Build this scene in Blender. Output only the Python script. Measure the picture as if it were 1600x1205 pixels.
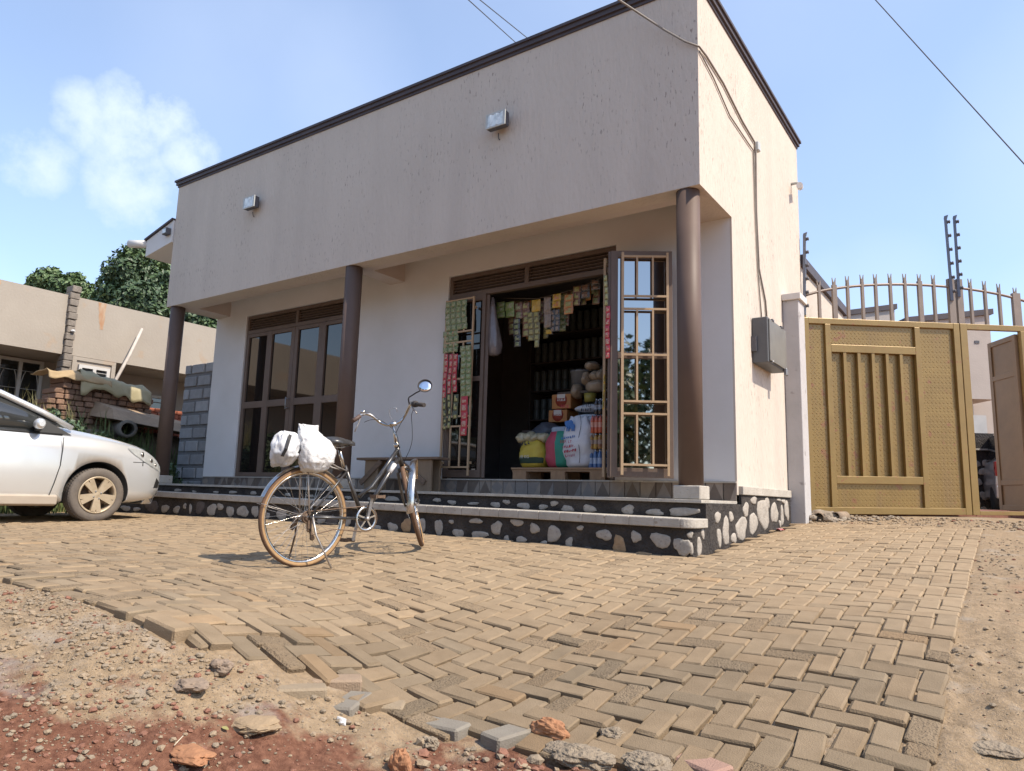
import bpy, bmesh, math, random
import numpy as np
from mathutils import Vector, Matrix, Euler
from mathutils import noise as mnoise
PI = math.pi
for o in list(bpy.data.objects): bpy.data.objects.remove(o)
SC = bpy.context.scene
COL = SC.collection
rnd = random.Random(7)

# ---------------------------------------------------------------- camera
F = 1121.6
PITCH, ROLL, YAW = .1552, .0278, -.6085
CAM = Vector((2.1225, -5.8889, .415))
FW = Vector((math.sin(YAW)*math.cos(PITCH), math.cos(YAW)*math.cos(PITCH), math.sin(PITCH)))
R0 = Vector((math.cos(YAW), -math.sin(YAW), 0)); U0 = R0.cross(FW)
RT = math.cos(ROLL)*R0 + math.sin(ROLL)*U0
UP = -math.sin(ROLL)*R0 + math.cos(ROLL)*U0
cd = bpy.data.cameras.new('camera'); cam = bpy.data.objects.new('camera', cd); COL.objects.link(cam)
cd.sensor_width = 36; cd.lens = F/1600*36; cd.clip_start = .05; cd.clip_end = 2000
m = Matrix.Identity(4)
for i in range(3):
    m[i][0] = RT[i]; m[i][1] = UP[i]; m[i][2] = -FW[i]; m[i][3] = CAM[i]
cam.matrix_world = m
SC.camera = cam
# survey helpers: where a sight line of the photograph meets a plane of the place
def ray(x, y): return FW + RT*((x-800)/F) - UP*((y-602.5)/F)
def _at(x, y, ax, v):
    d = ray(x, y); return CAM + d*((v-CAM[ax])/d[ax])
def atX(x, y, v): return _at(x, y, 0, v)
def atY(x, y, v): return _at(x, y, 1, v)
def atZ(x, y, v): return _at(x, y, 2, v)
def atD(x, y, D): return CAM + ray(x, y)*D
def pix(p):
    d = Vector(p)-CAM; z = d.dot(FW); return 800+F*d.dot(RT)/z, 602.5-F*d.dot(UP)/z, z

# ---------------------------------------------------------------- light
SUN = Vector((.62, .055, .78)).normalized()
EL = math.asin(SUN.z); AZ = math.atan2(SUN.x, SUN.y)
ld = bpy.data.lights.new('sun', 'SUN'); ld.energy = 3.5; ld.angle = math.radians(.5); ld.color = (1, .895, .75)
sun = bpy.data.objects.new('sun', ld); COL.objects.link(sun)
sun.rotation_euler = SUN.to_track_quat('Z', 'Y').to_euler()
SC.view_settings.view_transform = 'Standard'; SC.view_settings.look = 'None'
SC.view_settings.gamma = 1; SC.view_settings.exposure = 0.88
W = bpy.data.worlds.new('World'); SC.world = W; W.use_nodes = True
nt = W.node_tree; N = nt.nodes; L = nt.links
for n in list(N): N.remove(n)
out = N.new('ShaderNodeOutputWorld'); bg = N.new('ShaderNodeBackground'); bg.inputs['Strength'].default_value = .15
sky = N.new('ShaderNodeTexSky'); sky.sky_type = 'NISHITA'; sky.sun_disc = False
sky.sun_elevation = EL; sky.sun_rotation = AZ; sky.air_density = 1.0; sky.dust_density = .9; sky.ozone_density = 3.2
tc = N.new('ShaderNodeTexCoord')
def wmath(op, a, b=None, c=None):
    n = N.new('ShaderNodeMath'); n.operation = op
    for i, v in enumerate((a, b, c)):
        if v is None: continue
        if isinstance(v, (int, float)): n.inputs[i].default_value = v
        else: L.new(v, n.inputs[i])
    return n.outputs[0]
def cloud_blob(px, py, rx, amp):
    c = ray(px, py).normalized()
    d = N.new('ShaderNodeVectorMath'); d.operation = 'DISTANCE'
    L.new(tc.outputs['Generated'], d.inputs[0]); d.inputs[1].default_value = c
    mr = N.new('ShaderNodeMapRange'); mr.interpolation_type = 'SMOOTHSTEP'
    L.new(d.outputs['Value'], mr.inputs['Value'])
    mr.inputs['From Min'].default_value = 0; mr.inputs['From Max'].default_value = rx/F
    mr.inputs['To Min'].default_value = amp; mr.inputs['To Max'].default_value = 0
    return mr.outputs[0]
blobs = [(135, 185, 100, .70), (205, 185, 110, .80), (258, 185, 95, .84), (200, 225, 130, .70), (295, 245, 95, .80), (215, 285, 150, .72), (60, 250, 120, .60), (330, 262, 50, .6), (250, 285, 80, .6)]
acc = None
for b in blobs:
    o_ = cloud_blob(*b); acc = o_ if acc is None else wmath('MAXIMUM', acc, o_)
veil = None
for b in [(1380, 450, 170, .36), (1300, 440, 120, .3), (-200, 500, 300, .4), (1750, 200, 380, .34), (420, 80, 420, .3), (1700, 480, 200, .4), (800, 900, 2600, .22), (500, 120, 300, .34), (1150, -300, 700, .32)]:
    o_ = cloud_blob(*b); veil = o_ if veil is None else wmath('MAXIMUM', veil, o_)
nz = N.new('ShaderNodeTexNoise'); nz.inputs['Scale'].default_value = 9.5; nz.inputs['Detail'].default_value = 12; nz.inputs['Roughness'].default_value = .64
L.new(tc.outputs['Generated'], nz.inputs['Vector'])
nz2 = N.new('ShaderNodeTexNoise'); nz2.inputs['Scale'].default_value = 3.2; nz2.inputs['Detail'].default_value = 5; L.new(tc.outputs['Generated'], nz2.inputs['Vector'])
veil = wmath('MULTIPLY', veil, wmath('ADD', .35, wmath('MULTIPLY', nz2.outputs['Fac'], 1.1)))
sm = wmath('ADD', acc, wmath('MULTIPLY', wmath('SUBTRACT', nz.outputs['Fac'], .5), wmath('MULTIPLY', 2.0, acc)))
mk = N.new('ShaderNodeMapRange'); mk.interpolation_type = 'SMOOTHSTEP'
L.new(sm, mk.inputs['Value']); mk.inputs['From Min'].default_value = .16; mk.inputs['From Max'].default_value = .80
mk.inputs['To Min'].default_value = 0; mk.inputs['To Max'].default_value = .86
mx = N.new('ShaderNodeMixRGB'); L.new(wmath('MAXIMUM', mk.outputs[0], wmath('ADD', .10, wmath('MULTIPLY', veil, .95))), mx.inputs['Fac']); L.new(sky.outputs[0], mx.inputs['Color1'])
mx.inputs['Color2'].default_value = (3.4, 3.9, 4.9, 1)
L.new(mx.outputs[0], bg.inputs['Color']); L.new(bg.outputs[0], out.inputs['Surface'])
CLOUDMIX = mx

# ---------------------------------------------------------------- materials
MATS = {}
def mat(name, c1, c2=None, scale=6, rough=.75, bump=0, bscale=60, metal=0, spec=.4, detail=5, stretch=(1,1,1), contrast=.25, bdist=.01, coat=0, speck=None, speck_scale=90, speck_t=.66, speck_mask=None, streak=None, emit=None, trans=0, alpha=1, var=None):
    """principled material: two tones mixed by noise, optional dark specks, bump, per-face tone from the 'tone' attribute (var)"""
    if name in MATS: return MATS[name]
    m = bpy.data.materials.new(name); m.use_nodes = True
    nt = m.node_tree; N = nt.nodes; L = nt.links
    b = N['Principled BSDF']
    b.inputs['Roughness'].default_value = rough; b.inputs['Metallic'].default_value = metal
    b.inputs['Specular IOR Level'].default_value = spec
    b.inputs['Coat Weight'].default_value = coat; b.inputs['Coat Roughness'].default_value = .05
    if c2 is None: c2 = tuple(v*.78 for v in c1)
    tc = N.new('ShaderNodeTexCoord'); mp = N.new('ShaderNodeMapping'); mp.inputs['Scale'].default_value = stretch
    L.new(tc.outputs['Object'], mp.inputs['Vector'])
    nz = N.new('ShaderNodeTexNoise'); nz.inputs['Scale'].default_value = scale; nz.inputs['Detail'].default_value = detail; nz.inputs['Roughness'].default_value = .6
    L.new(mp.outputs[0], nz.inputs['Vector'])
    mr = N.new('ShaderNodeMapRange'); L.new(nz.outputs['Fac'], mr.inputs['Value'])
    mr.inputs['From Min'].default_value = .5-contrast; mr.inputs['From Max'].default_value = .5+contrast
    mx = N.new('ShaderNodeMixRGB'); L.new(mr.outputs[0], mx.inputs['Fac'])
    mx.inputs['Color1'].default_value = (*c1, 1); mx.inputs['Color2'].default_value = (*c2, 1)
    col = mx.outputs[0]
    if speck is not None:
        n2 = N.new('ShaderNodeTexNoise'); n2.inputs['Scale'].default_value = speck_scale; n2.inputs['Detail'].default_value = 3
        L.new(mp.outputs[0], n2.inputs['Vector'])
        m2 = N.new('ShaderNodeMapRange'); L.new(n2.outputs['Fac'], m2.inputs['Value']); m2.inputs['From Min'].default_value = speck_t; m2.inputs['From Max'].default_value = speck_t+.06
        
        fo = m2.outputs[0]
        if speck_mask:
            n3 = N.new('ShaderNodeTexNoise'); n3.inputs['Scale'].default_value = speck_mask; n3.inputs['Detail'].default_value = 4; L.new(tc.outputs['Object'], n3.inputs['Vector'])
            m3 = N.new('ShaderNodeMapRange'); L.new(n3.outputs['Fac'], m3.inputs['Value']); m3.inputs['From Min'].default_value = .44; m3.inputs['From Max'].default_value = .62; m3.inputs['To Min'].default_value = .12
            mm = N.new('ShaderNodeMath'); mm.operation = 'MULTIPLY'; L.new(fo, mm.inputs[0]); L.new(m3.outputs[0], mm.inputs[1]); fo = mm.outputs[0]
        x2 = N.new('ShaderNodeMixRGB'); L.new(fo, x2.inputs['Fac']); L.new(col, x2.inputs['Color1']); x2.inputs['Color2'].default_value = (*speck, 1)
        col = x2.outputs[0]
    if streak:
        ms = N.new('ShaderNodeMapping'); ms.inputs['Scale'].default_value = (streak[0], streak[0], streak[0]*.07); L.new(tc.outputs['Object'], ms.inputs['Vector'])
        n5 = N.new('ShaderNodeTexNoise'); n5.inputs['Scale'].default_value = 1; n5.inputs['Detail'].default_value = 6; L.new(ms.outputs[0], n5.inputs['Vector'])
        m5 = N.new('ShaderNodeMapRange'); L.new(n5.outputs['Fac'], m5.inputs['Value']); m5.inputs['From Min'].default_value = .50; m5.inputs['From Max'].default_value = .72; m5.inputs['To Max'].default_value = streak[1]
        x5 = N.new('ShaderNodeMixRGB'); L.new(m5.outputs[0], x5.inputs['Fac']); L.new(col, x5.inputs['Color1']); x5.inputs['Color2'].default_value = (*streak[2], 1); col = x5.outputs[0]
    if var is not None:
        at = N.new('ShaderNodeAttribute'); at.attribute_name = 'tone'
        x3 = N.new('ShaderNodeMixRGB'); x3.blend_type = 'MULTIPLY'; x3.inputs['Fac'].default_value = 1
        L.new(col, x3.inputs['Color1']); L.new(at.outputs['Color'], x3.inputs['Color2']); col = x3.outputs[0]
    L.new(col, b.inputs['Base Color'])
    if bump:
        nb = N.new('ShaderNodeTexNoise'); nb.inputs['Scale'].default_value = bscale; nb.inputs['Detail'].default_value = 4
        L.new(mp.outputs[0], nb.inputs['Vector'])
        bp = N.new('ShaderNodeBump'); bp.inputs['Strength'].default_value = bump; bp.inputs['Distance'].default_value = bdist
        L.new(nb.outputs['Fac'], bp.inputs['Height']); L.new(bp.outputs[0], b.inputs['Normal'])
    if emit: b.inputs['Emission Color'].default_value = (*emit[:3], 1); b.inputs['Emission Strength'].default_value = emit[3]
    if trans: b.inputs['Transmission Weight'].default_value = trans
    if alpha < 1: b.inputs['Alpha'].default_value = alpha
    MATS[name] = m
    return m

# ---------------------------------------------------------------- mesh builder
class MB:
    def __init__(s): s.v = []; s.f = []; s.mi = []; s.sm = []; s.tone = []; s.t = (1, 1, 1)
    def add(s, vs, fs, mi=0, smooth=False):
        o = len(s.v); s.v.extend([tuple(v) for v in vs])
        for f in fs:
            s.f.append([o+i for i in f]); s.mi.append(mi); s.sm.append(smooth); s.tone.append(s.t)
        return s
    def hexa(s, p, mi=0):
        # 8 points: bottom 4 ccw, top 4 ccw
        return s.add(p, [(3,2,1,0),(4,5,6,7),(0,1,5,4),(1,2,6,5),(2,3,7,6),(3,0,4,7)], mi)
    def box(s, x0, x1, y0, y1, z0, z1, mi=0):
        return s.hexa([(x0,y0,z0),(x1,y0,z0),(x1,y1,z0),(x0,y1,z0),(x0,y0,z1),(x1,y0,z1),(x1,y1,z1),(x0,y1,z1)], mi)
    def cbox(s, x0, x1, y0, y1, z0, z1, c=.006, mi=0, M=None):
        # box with chamfered edges
        def ring(z, i): return [(x0+i,y0+c+0*i,z)]
        vs = []; fs = []
        cx = ((x0,1),(x1,-1)); cy = ((y0,1),(y1,-1)); cz = ((z0,1),(z1,-1))
        idx = {}
        for a,(x,sx) in enumerate(cx):
            for b,(y,sy) in enumerate(cy):
                for d,(z,sz) in enumerate(cz):
                    idx[(a,b,d,0)] = len(vs); vs.append((x, y+sy*c, z+sz*c))
                    idx[(a,b,d,1)] = len(vs); vs.append((x+sx*c, y, z+sz*c))
                    idx[(a,b,d,2)] = len(vs); vs.append((x+sx*c, y+sy*c, z))
        I = lambda a,b,d,k: idx[(a,b,d,k)]
        for a in (0,1): fs.append([I(a,0,0,0),I(a,1,0,0),I(a,1,1,0),I(a,0,1,0)])
        for b in (0,1): fs.append([I(0,b,0,1),I(1,b,0,1),I(1,b,1,1),I(0,b,1,1)])
        for d in (0,1): fs.append([I(0,0,d,2),I(1,0,d,2),I(1,1,d,2),I(0,1,d,2)])
        for a in (0,1):
            for b in (0,1): fs.append([I(a,b,0,0),I(a,b,0,1),I(a,b,1,1),I(a,b,1,0)])
            for d in (0,1): fs.append([I(a,0,d,0),I(a,0,d,2),I(a,1,d,2),I(a,1,d,0)])
        for b in (0,1):
            for d in (0,1): fs.append([I(0,b,d,1),I(0,b,d,2),I(1,b,d,2),I(1,b,d,1)])
        for a in (0,1):
            for b in (0,1):
                for d in (0,1): fs.append([I(a,b,d,0),I(a,b,d,1),I(a,b,d,2)])
        if M is not None: vs = [tuple(M @ Vector(v)) for v in vs]
        return s.add(vs, fs, mi)
    def bar(s, a, b, w, h=None, mi=0, up=(0,0,1)):
        # rectangular bar from a to b
        h = h or w; a = Vector(a); b = Vector(b); d = (b-a).normalized(); u = Vector(up)
        if abs(d.dot(u)) > .95: u = Vector((0,1,0)) if abs(d.y) < .9 else Vector((1,0,0))
        x = d.cross(u).normalized(); y = x.cross(d).normalized()
        p = [a+x*sx*w/2+y*sy*h/2 for sx,sy in ((-1,-1),(1,-1),(1,1),(-1,1))] + [b+x*sx*w/2+y*sy*h/2 for sx,sy in ((-1,-1),(1,-1),(1,1),(-1,1))]
        return s.hexa(p, mi)
    def tube(s, pts, r, n=10, mi=0, cap=True, closed=False, smooth=True, flat=1.0):
        pts = [Vector(p) for p in pts]; k = len(pts)
        rs = r if isinstance(r, (list, tuple)) else [r]*k
        vs = []; fs = []; prev = None
        for i, p in enumerate(pts):
            if closed: t = (pts[(i+1)%k]-pts[i-1])
            else: t = pts[min(i+1,k-1)]-pts[max(i-1,0)]
            t.normalize()
            if prev is None:
                u = Vector((0,0,1)) if abs(t.z) < .9 else Vector((1,0,0))
                x = t.cross(u).normalized()
            else:
                x = (prev - t*prev.dot(t)).normalized()
            prev = x; y = t.cross(x)
            for j in range(n):
                a = 2*PI*j/n; vs.append(p + x*math.cos(a)*rs[i] + y*math.sin(a)*rs[i]*flat)
        for i in range(k if closed else k-1):
            for j in range(n):
                a = i*n+j; b = i*n+(j+1)%n; c = ((i+1)%k)*n+(j+1)%n; d = ((i+1)%k)*n+j
                fs.append((a,b,c,d))
        s.add(vs, fs, mi, smooth)
        if cap and not closed:
            o = len(s.v)-len(vs)
            s.f.append([o+j for j in range(n)][::-1]); s.mi.append(mi); s.sm.append(False); s.tone.append(s.t)
            s.f.append([o+(k-1)*n+j for j in range(n)]); s.mi.append(mi); s.sm.append(False); s.tone.append(s.t)
        return s
    def lathe(s, prof, c=(0,0,0), axis=(0,0,1), n=24, mi=0, smooth=True, mif=None):
        # profile of (radius, height) around axis through c
        ax = Vector(axis).normalized(); c = Vector(c)
        u = Vector((0,0,1)) if abs(ax.z) < .9 else Vector((1,0,0))
        x = ax.cross(u).normalized(); y = ax.cross(x)
        o = len(s.v)
        for (r, h) in prof:
            for j in range(n):
                a = 2*PI*j/n; s.v.append(tuple(c + ax*h + x*math.cos(a)*r + y*math.sin(a)*r))
        for i in range(len(prof)-1):
            for j in range(n):
                s.f.append([o+i*n+j, o+i*n+(j+1)%n, o+(i+1)*n+(j+1)%n, o+(i+1)*n+j]); s.mi.append(mif(i) if mif else mi); s.sm.append(smooth); s.tone.append(s.t)
        return s
    def loft(s, rings, mi=0, smooth=True, cap=True, mif=None):
        o = len(s.v); n = len(rings[0])
        for r in rings: s.v.extend([tuple(p) for p in r])
        for i in range(len(rings)-1):
            for j in range(n):
                s.f.append([o+i*n+j, o+i*n+(j+1)%n, o+(i+1)*n+(j+1)%n, o+(i+1)*n+j]); s.mi.append(mif(i,j) if mif else mi); s.sm.append(smooth); s.tone.append(s.t)
        if cap:
            s.f.append([o+j for j in range(n)][::-1]); s.mi.append(mi); s.sm.append(False); s.tone.append(s.t)
            s.f.append([o+(len(rings)-1)*n+j for j in range(n)]); s.mi.append(mi); s.sm.append(False); s.tone.append(s.t)
        return s
    def prism(s, poly, ax0, ax1, M, mi=0, bev=0):
        # poly in local (u,v), extruded w from ax0 to ax1 ; M maps (u,v,w) -> world Vector
        n = len(poly); vs = [M(u,v,ax0) for u,v in poly]
        if bev:
            cu = sum(p[0] for p in poly)/n; cv = sum(p[1] for p in poly)/n
            vs += [M(u,v,ax1-(ax1-ax0)*.4) for u,v in poly]
            vs += [M(cu+(u-cu)*(1-bev),cv+(v-cv)*(1-bev),ax1) for u,v in poly]
            k = 3
        else:
            vs += [M(u,v,ax1) for u,v in poly]; k = 2
        fs = [list(range(n))[::-1], [(k-1)*n+i for i in range(n)]]
        for r in range(k-1): fs += [(r*n+i, r*n+(i+1)%n, (r+1)*n+(i+1)%n, (r+1)*n+i) for i in range(n)]
        return s.add(vs, fs, mi)
    def rock(s, c, r, seed, mi=0, sub=1, rough=.35, flat=.7, smooth=False):
        bm = bmesh.new(); bmesh.ops.create_icosphere(bm, subdivisions=sub, radius=1)
        sv = Vector((seed*1.37, seed*.73, seed*2.1)); c = Vector(c)
        q = Euler((seed*1.3, seed*2.1, seed*.7)).to_matrix()
        rr = Vector(r) if not isinstance(r, (int, float)) else Vector((r, r, r*flat))
        vs = []
        for v in bm.verts:
            k = 1 + rough*mnoise.noise(v.co*1.3+sv) + rough*.5*mnoise.noise(v.co*3.1+sv) + (rough*.25*mnoise.noise(v.co*7+sv) if sub > 2 else 0)
            p = q @ (v.co*k) if isinstance(r, (int, float)) else v.co*k
            vs.append(c + Vector((p.x*rr.x, p.y*rr.y, p.z*rr.z)))
        fs = [[w.index for w in f.verts] for f in bm.faces]; bm.free()
        return s.add(vs, fs, mi, smooth)
    def build(s, name, mats, parent=None, loc=None, bevel=0, recalc=True, angle=None):
        me = bpy.data.meshes.new(name); me.from_pydata(s.v, [], s.f)
        if not isinstance(mats, (list, tuple)): mats = [mats]
        for m_ in mats: me.materials.append(m_)
        me.polygons.foreach_set('material_index', s.mi); me.polygons.foreach_set('use_smooth', s.sm)
        if any(t != (1,1,1) for t in s.tone):
            at = me.color_attributes.new('tone', 'FLOAT_COLOR', 'CORNER')
            buf = []
            for p, t in zip(me.polygons, s.tone): buf.extend((*t, 1)*len(p.vertices))
            at.data.foreach_set('color', buf)
        if recalc:
            bm = bmesh.new(); bm.from_mesh(me); bmesh.ops.recalc_face_normals(bm, faces=bm.faces); bm.to_mesh(me); bm.free()
        me.update()
        o = bpy.data.objects.new(name, me); COL.objects.link(o)
        if parent is not None:
            o.parent = parent
            if loc is None:
                q = parent; tot = Vector((0,0,0))
                while q is not None: tot += q.location; q = q.parent
                me.transform(Matrix.Translation(-tot))
        if loc is not None: o.location = loc
        if bevel:
            bv = o.modifiers.new('bevel', 'BEVEL'); bv.width = bevel; bv.segments = 2; bv.limit_method = 'ANGLE'; bv.angle_limit = .6
        return o
def thing(name, label, cat, loc=(0,0,0), group=None):
    o = bpy.data.objects.new(name, None); COL.objects.link(o); o.location = loc; o.empty_display_size = .1
    o['label'] = label; o['category'] = cat
    if group: o['group'] = group
    return o
def tag(o, label, cat, group=None):
    o['label'] = label; o['category'] = cat
    if group: o['group'] = group
    return o
def struct(o): o['kind'] = 'structure'; return o
def stuff(o, label=None, cat=None):
    o['kind'] = 'stuff'
    if label: tag(o, label, cat)
    return o
def centre(o):
    """move a top-level mesh's origin to the middle of its base"""
    me = o.data; xs = [v.co for v in me.vertices]
    c = Vector(((min(v.x for v in xs)+max(v.x for v in xs))/2, (min(v.y for v in xs)+max(v.y for v in xs))/2, min(v.z for v in xs)))
    me.transform(Matrix.Translation(-c)); o.location = c; return o
def solo(mb, name, mats, label, cat, group=None, **k):
    return tag(centre(mb.build(name, mats, **k)), label, cat, group)
def smoothstep(a, b, x):
    t = min(1, max(0, (x-a)/(b-a))); return t*t*(3-2*t)

# ---------------------------------------------------------------- terrain height (survey points, thin plate)
CP = [(-12,6,.2),(-12,-.4,.06),(-12,-4,.02),(-7.9,-.35,.052),(-5.1,-.35,.076),(-2.45,-.35,.03),(.12,-.35,-.009),(.03,.2,.025),(.03,.91,.082),(.03,2.54,.19),
      (1.58,1.82,.19),(1.64,.96,.114),(1.7,-.05,.03),(1.75,-.79,-.063),(1.785,-1.36,-.101),(1.806,-1.71,-.146),(1.833,-2.16,-.211),(1.851,-2.49,-.288),(1.895,-2.83,-.36),
      (-1.96,-2.52,-.1),(-1.75,-1.5,-.012),(-6.6,-1.72,.015),(-6.6,-4,-.02),(-8,-1.6,.02),
      (-2.02,-4.32,-.06),(-1,-4.32,-.09),(-.57,-4.285,-.13),(-.316,-4.09,-.22),(-.2,-3.99,-.28),(-.09,-3.83,-.34),(-.1,-3.415,-.37),(.6,-3.65,-.44),(1.6,-3.33,-.43),
      (.12,-4.35,-.42),(.66,-3.73,-.47),(2.1,-2.86,-.4),(0,3.5,.27),(0,5,.32),(1.6,4,.3),(1.6,6,.35),(3,6,.3),(2.6,1,.1),(3,-1,-.1),(4,-3,-.45),(4.5,5,.25),
      (2,-5.9,-.55),(0,-6.5,-.45),(-2,-6.5,-.2),(-5,-6.5,-.1),(4,-6.5,-.6),(0,-5.2,-.4),(-1,-5.2,-.22),(-3,-5,-.08)]
_c = np.array(CP)
def _tps(d): return np.where(d > 1e-9, d*d*np.log(np.maximum(d, 1e-9)), 0)
_d = np.hypot(_c[:,None,0]-_c[None,:,0], _c[:,None,1]-_c[None,:,1]); n_ = len(_c)
_A = np.zeros((n_+3, n_+3)); _A[:n_,:n_] = _tps(_d)+np.eye(n_)*.05; _A[:n_,n_:] = np.c_[np.ones(n_), _c[:,:2]]; _A[n_:,:n_] = _A[:n_,n_:].T
_w = np.linalg.solve(_A, np.r_[_c[:,2], 0, 0, 0])
def H(x, y):
    x = np.asarray(x, float); y = np.asarray(y, float); sh = x.shape; xf = x.ravel(); yf = y.ravel()
    out = np.empty(len(xf))
    for k in range(0, len(xf), 20000):
        a = np.clip(xf[k:k+20000], -13, 5); b = np.clip(yf[k:k+20000], -7, 7)
        d = np.hypot(a[:,None]-_c[None,:,0], b[:,None]-_c[None,:,1])
        out[k:k+20000] = _tps(d) @ _w[:n_] + _w[n_] + _w[n_+1]*a + _w[n_+2]*b
    return out.reshape(sh)
def h(x, y): return float(H(np.array([x]), np.array([y]))[0])
# ================================================================ ground
def vnoise(x, y, s, seed):
    """value noise, numpy"""
    x = x*s+seed*17.3; y = y*s+seed*9.1
    xi = np.floor(x).astype(np.int64); yi = np.floor(y).astype(np.int64); fx = x-xi; fy = y-yi
    fx = fx*fx*(3-2*fx); fy = fy*fy*(3-2*fy)
    def hsh(a, b):
        n = (a*374761393 + b*668265263 + seed*1274126177) & 0xffffffff
        n = ((n ^ (n >> 13))*1274126177) & 0xffffffff
        return ((n ^ (n >> 16)) & 0xffff)/65535.
    return (hsh(xi,yi)*(1-fx)+hsh(xi+1,yi)*fx)*(1-fy) + (hsh(xi,yi+1)*(1-fx)+hsh(xi+1,yi+1)*fx)*fy - .5
FRONT = [(-14,-4.55),(-3,-4.42),(-2.0,-4.32),(-1,-4.31),(-.57,-4.31),(-.316,-4.14),(-.2,-4.05),(.0,-3.88),(.6,-3.72),(1.0,-3.66),(1.6,-3.5),(1.9,-3.05),(2.2,-3.0)]
def yfront(x): return float(np.interp(x, [p[0] for p in FRONT], [p[1] for p in FRONT]))
XR = 1.86
def paved(X, Y):
    yf = np.interp(X, [p[0] for p in FRONT], [p[1] for p in FRONT])
    return (X < XR) & (Y > yf) & (X > -9.6) & (Y < 2.75)
def grow(a, b, step, g=1.35):
    o = []; v = a; s = step
    while abs(v-a) < abs(b-a): s *= g; v += s if b > a else -s; o.append(v)
    return o
xs = list(np.arange(-2.6, 2.9, .022)); xs = grow(-2.6, -14, .022, 1.08)[::-1] + xs + grow(2.9, 9, .022, 1.08); xs = grow(xs[0], -700, .8, 1.4)[::-1]+xs+grow(xs[-1], 700, .6, 1.4)
ys = list(np.arange(-5.6, -2.2, .022)); ys = grow(-5.6, -9, .022, 1.1)[::-1]+ys+grow(-2.2, 9, .022, 1.06); ys = grow(ys[0], -700, .4, 1.4)[::-1]+ys+grow(ys[-1], 700, .6, 1.4)
X, Y = np.meshgrid(np.array(xs), np.array(ys)); Z = H(X, Y)
far = np.clip((np.hypot(X+1, Y+1)-10)/25, 0, 1); Z = Z*(1-far)
pv = paved(X, Y)
lum = np.zeros_like(Z)
for s, a, sd in ((1.7,.05,1),(4.5,.035,2),(11,.022,3),(24,.013,4),(45,.006,5)): lum += vnoise(X, Y, s, sd)*a
ridge = np.abs(vnoise(X, Y, 7, 8))*.05
near = np.clip(1-(np.hypot(X-.5, Y+4)-2.5)/5, .25, 1)
Z = Z + np.where(pv, -.0125+.010*vnoise(X, Y, 2.2, 6)+.006*vnoise(X, Y, 30, 7), (lum*.8+ridge-.010)*near)
inside = (X < .02) & (X > -8.62) & (Y > -.3) & (Y < 5); Z = np.where(inside, Z-.3, Z)
nx, ny = len(xs), len(ys)
vv = np.stack([X, Y, Z], -1).reshape(-1, 3)
ii = np.arange((ny-1)*nx).reshape(ny-1, nx)[:, :-1].ravel()
ff = np.stack([ii, ii+1, ii+nx+1, ii+nx], -1)
me = bpy.data.meshes.new('ground'); me.from_pydata(vv.tolist(), [], ff.tolist()); me.polygons.foreach_set('use_smooth', [True]*len(ff))
ground = bpy.data.objects.new('ground', me); COL.objects.link(ground); struct(ground)
# soil material: dusty tan, grey grit and red laterite in irregular patches
gm = bpy.data.materials.new('soil'); gm.use_nodes = True
nt = gm.node_tree; N = nt.nodes; L = nt.links; b = N['Principled BSDF']; b.inputs['Roughness'].default_value = .95; b.inputs['Specular IOR Level'].default_value = .15
tcg = N.new('ShaderNodeTexCoord')
def nse(scale, det=6, ro=.6):
    n = N.new('ShaderNodeTexNoise'); n.inputs['Scale'].default_value = scale; n.inputs['Detail'].default_value = det; n.inputs['Roughness'].default_value = ro
    L.new(tcg.outputs['Object'], n.inputs['Vector']); return n.outputs['Fac']
def rmp(v, a, b_, lo=0, hi=1):
    n = N.new('ShaderNodeMapRange'); L.new(v, n.inputs['Value']); n.inputs['From Min'].default_value = a; n.inputs['From Max'].default_value = b_; n.inputs['To Min'].default_value = lo; n.inputs['To Max'].default_value = hi; return n.outputs[0]
def mixc(f, c1, c2):
    n = N.new('ShaderNodeMixRGB')
    L.new(f, n.inputs['Fac']) if not isinstance(f, float) else setattr(n.inputs['Fac'], 'default_value', f)
    for k, c in (('Color1', c1), ('Color2', c2)):
        if isinstance(c, tuple): n.inputs[k].default_value = (*c, 1)
        else: L.new(c, n.inputs[k])
    return n.outputs[0]
def mth(op, a, b_):
    n = N.new('ShaderNodeMath'); n.operation = op
    for i, v in enumerate((a, b_)):
        if isinstance(v, (int, float)): n.inputs[i].default_value = v
        else: L.new(v, n.inputs[i])
    return n.outputs[0]
sx = N.new('ShaderNodeSeparateXYZ'); L.new(tcg.outputs['Object'], sx.inputs[0])
c = mixc(rmp(nse(26), .35, .65), (.25,.18,.11), (.36,.262,.165))
c = mixc(rmp(nse(140, 3), .55, .7), c, (.20,.165,.13))
# laterite: towards the road edge (diagonal) and in blotches
dg = mth('ADD', mth('MULTIPLY', sx.outputs['Y'], -1), mth('MULTIPLY', sx.outputs['X'], .91))     # grows towards the road
e1 = mth('ADD', dg, mth('ADD', mth('MULTIPLY', mth('SUBTRACT', nse(2.2), .5), 1.7), mth('MULTIPLY', mth('SUBTRACT', nse(9), .5), .9)))
redm = mth('MULTIPLY', rmp(e1, 4.12, 4.34), rmp(sx.outputs['X'], 1.15, .85))
redc = mixc(rmp(nse(38), .35, .65), (.115,.05,.031), (.22,.105,.065))
c = mixc(redm, c, redc)
rx = rmp(mth('ADD', sx.outputs['X'], mth('MULTIPLY', mth('SUBTRACT', nse(1.3), .5), 1.2)), 2.2, 2.6)
c = mixc(mth('MULTIPLY', rx, .8), c, mixc(rmp(nse(9), .35, .65), (.33,.135,.075), (.40,.22,.13)))
c = mixc(rmp(nse(3.2), .56, .68, 0, .5), c, (.36,.33,.29))
L.new(c, b.inputs['Base Color'])
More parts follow.
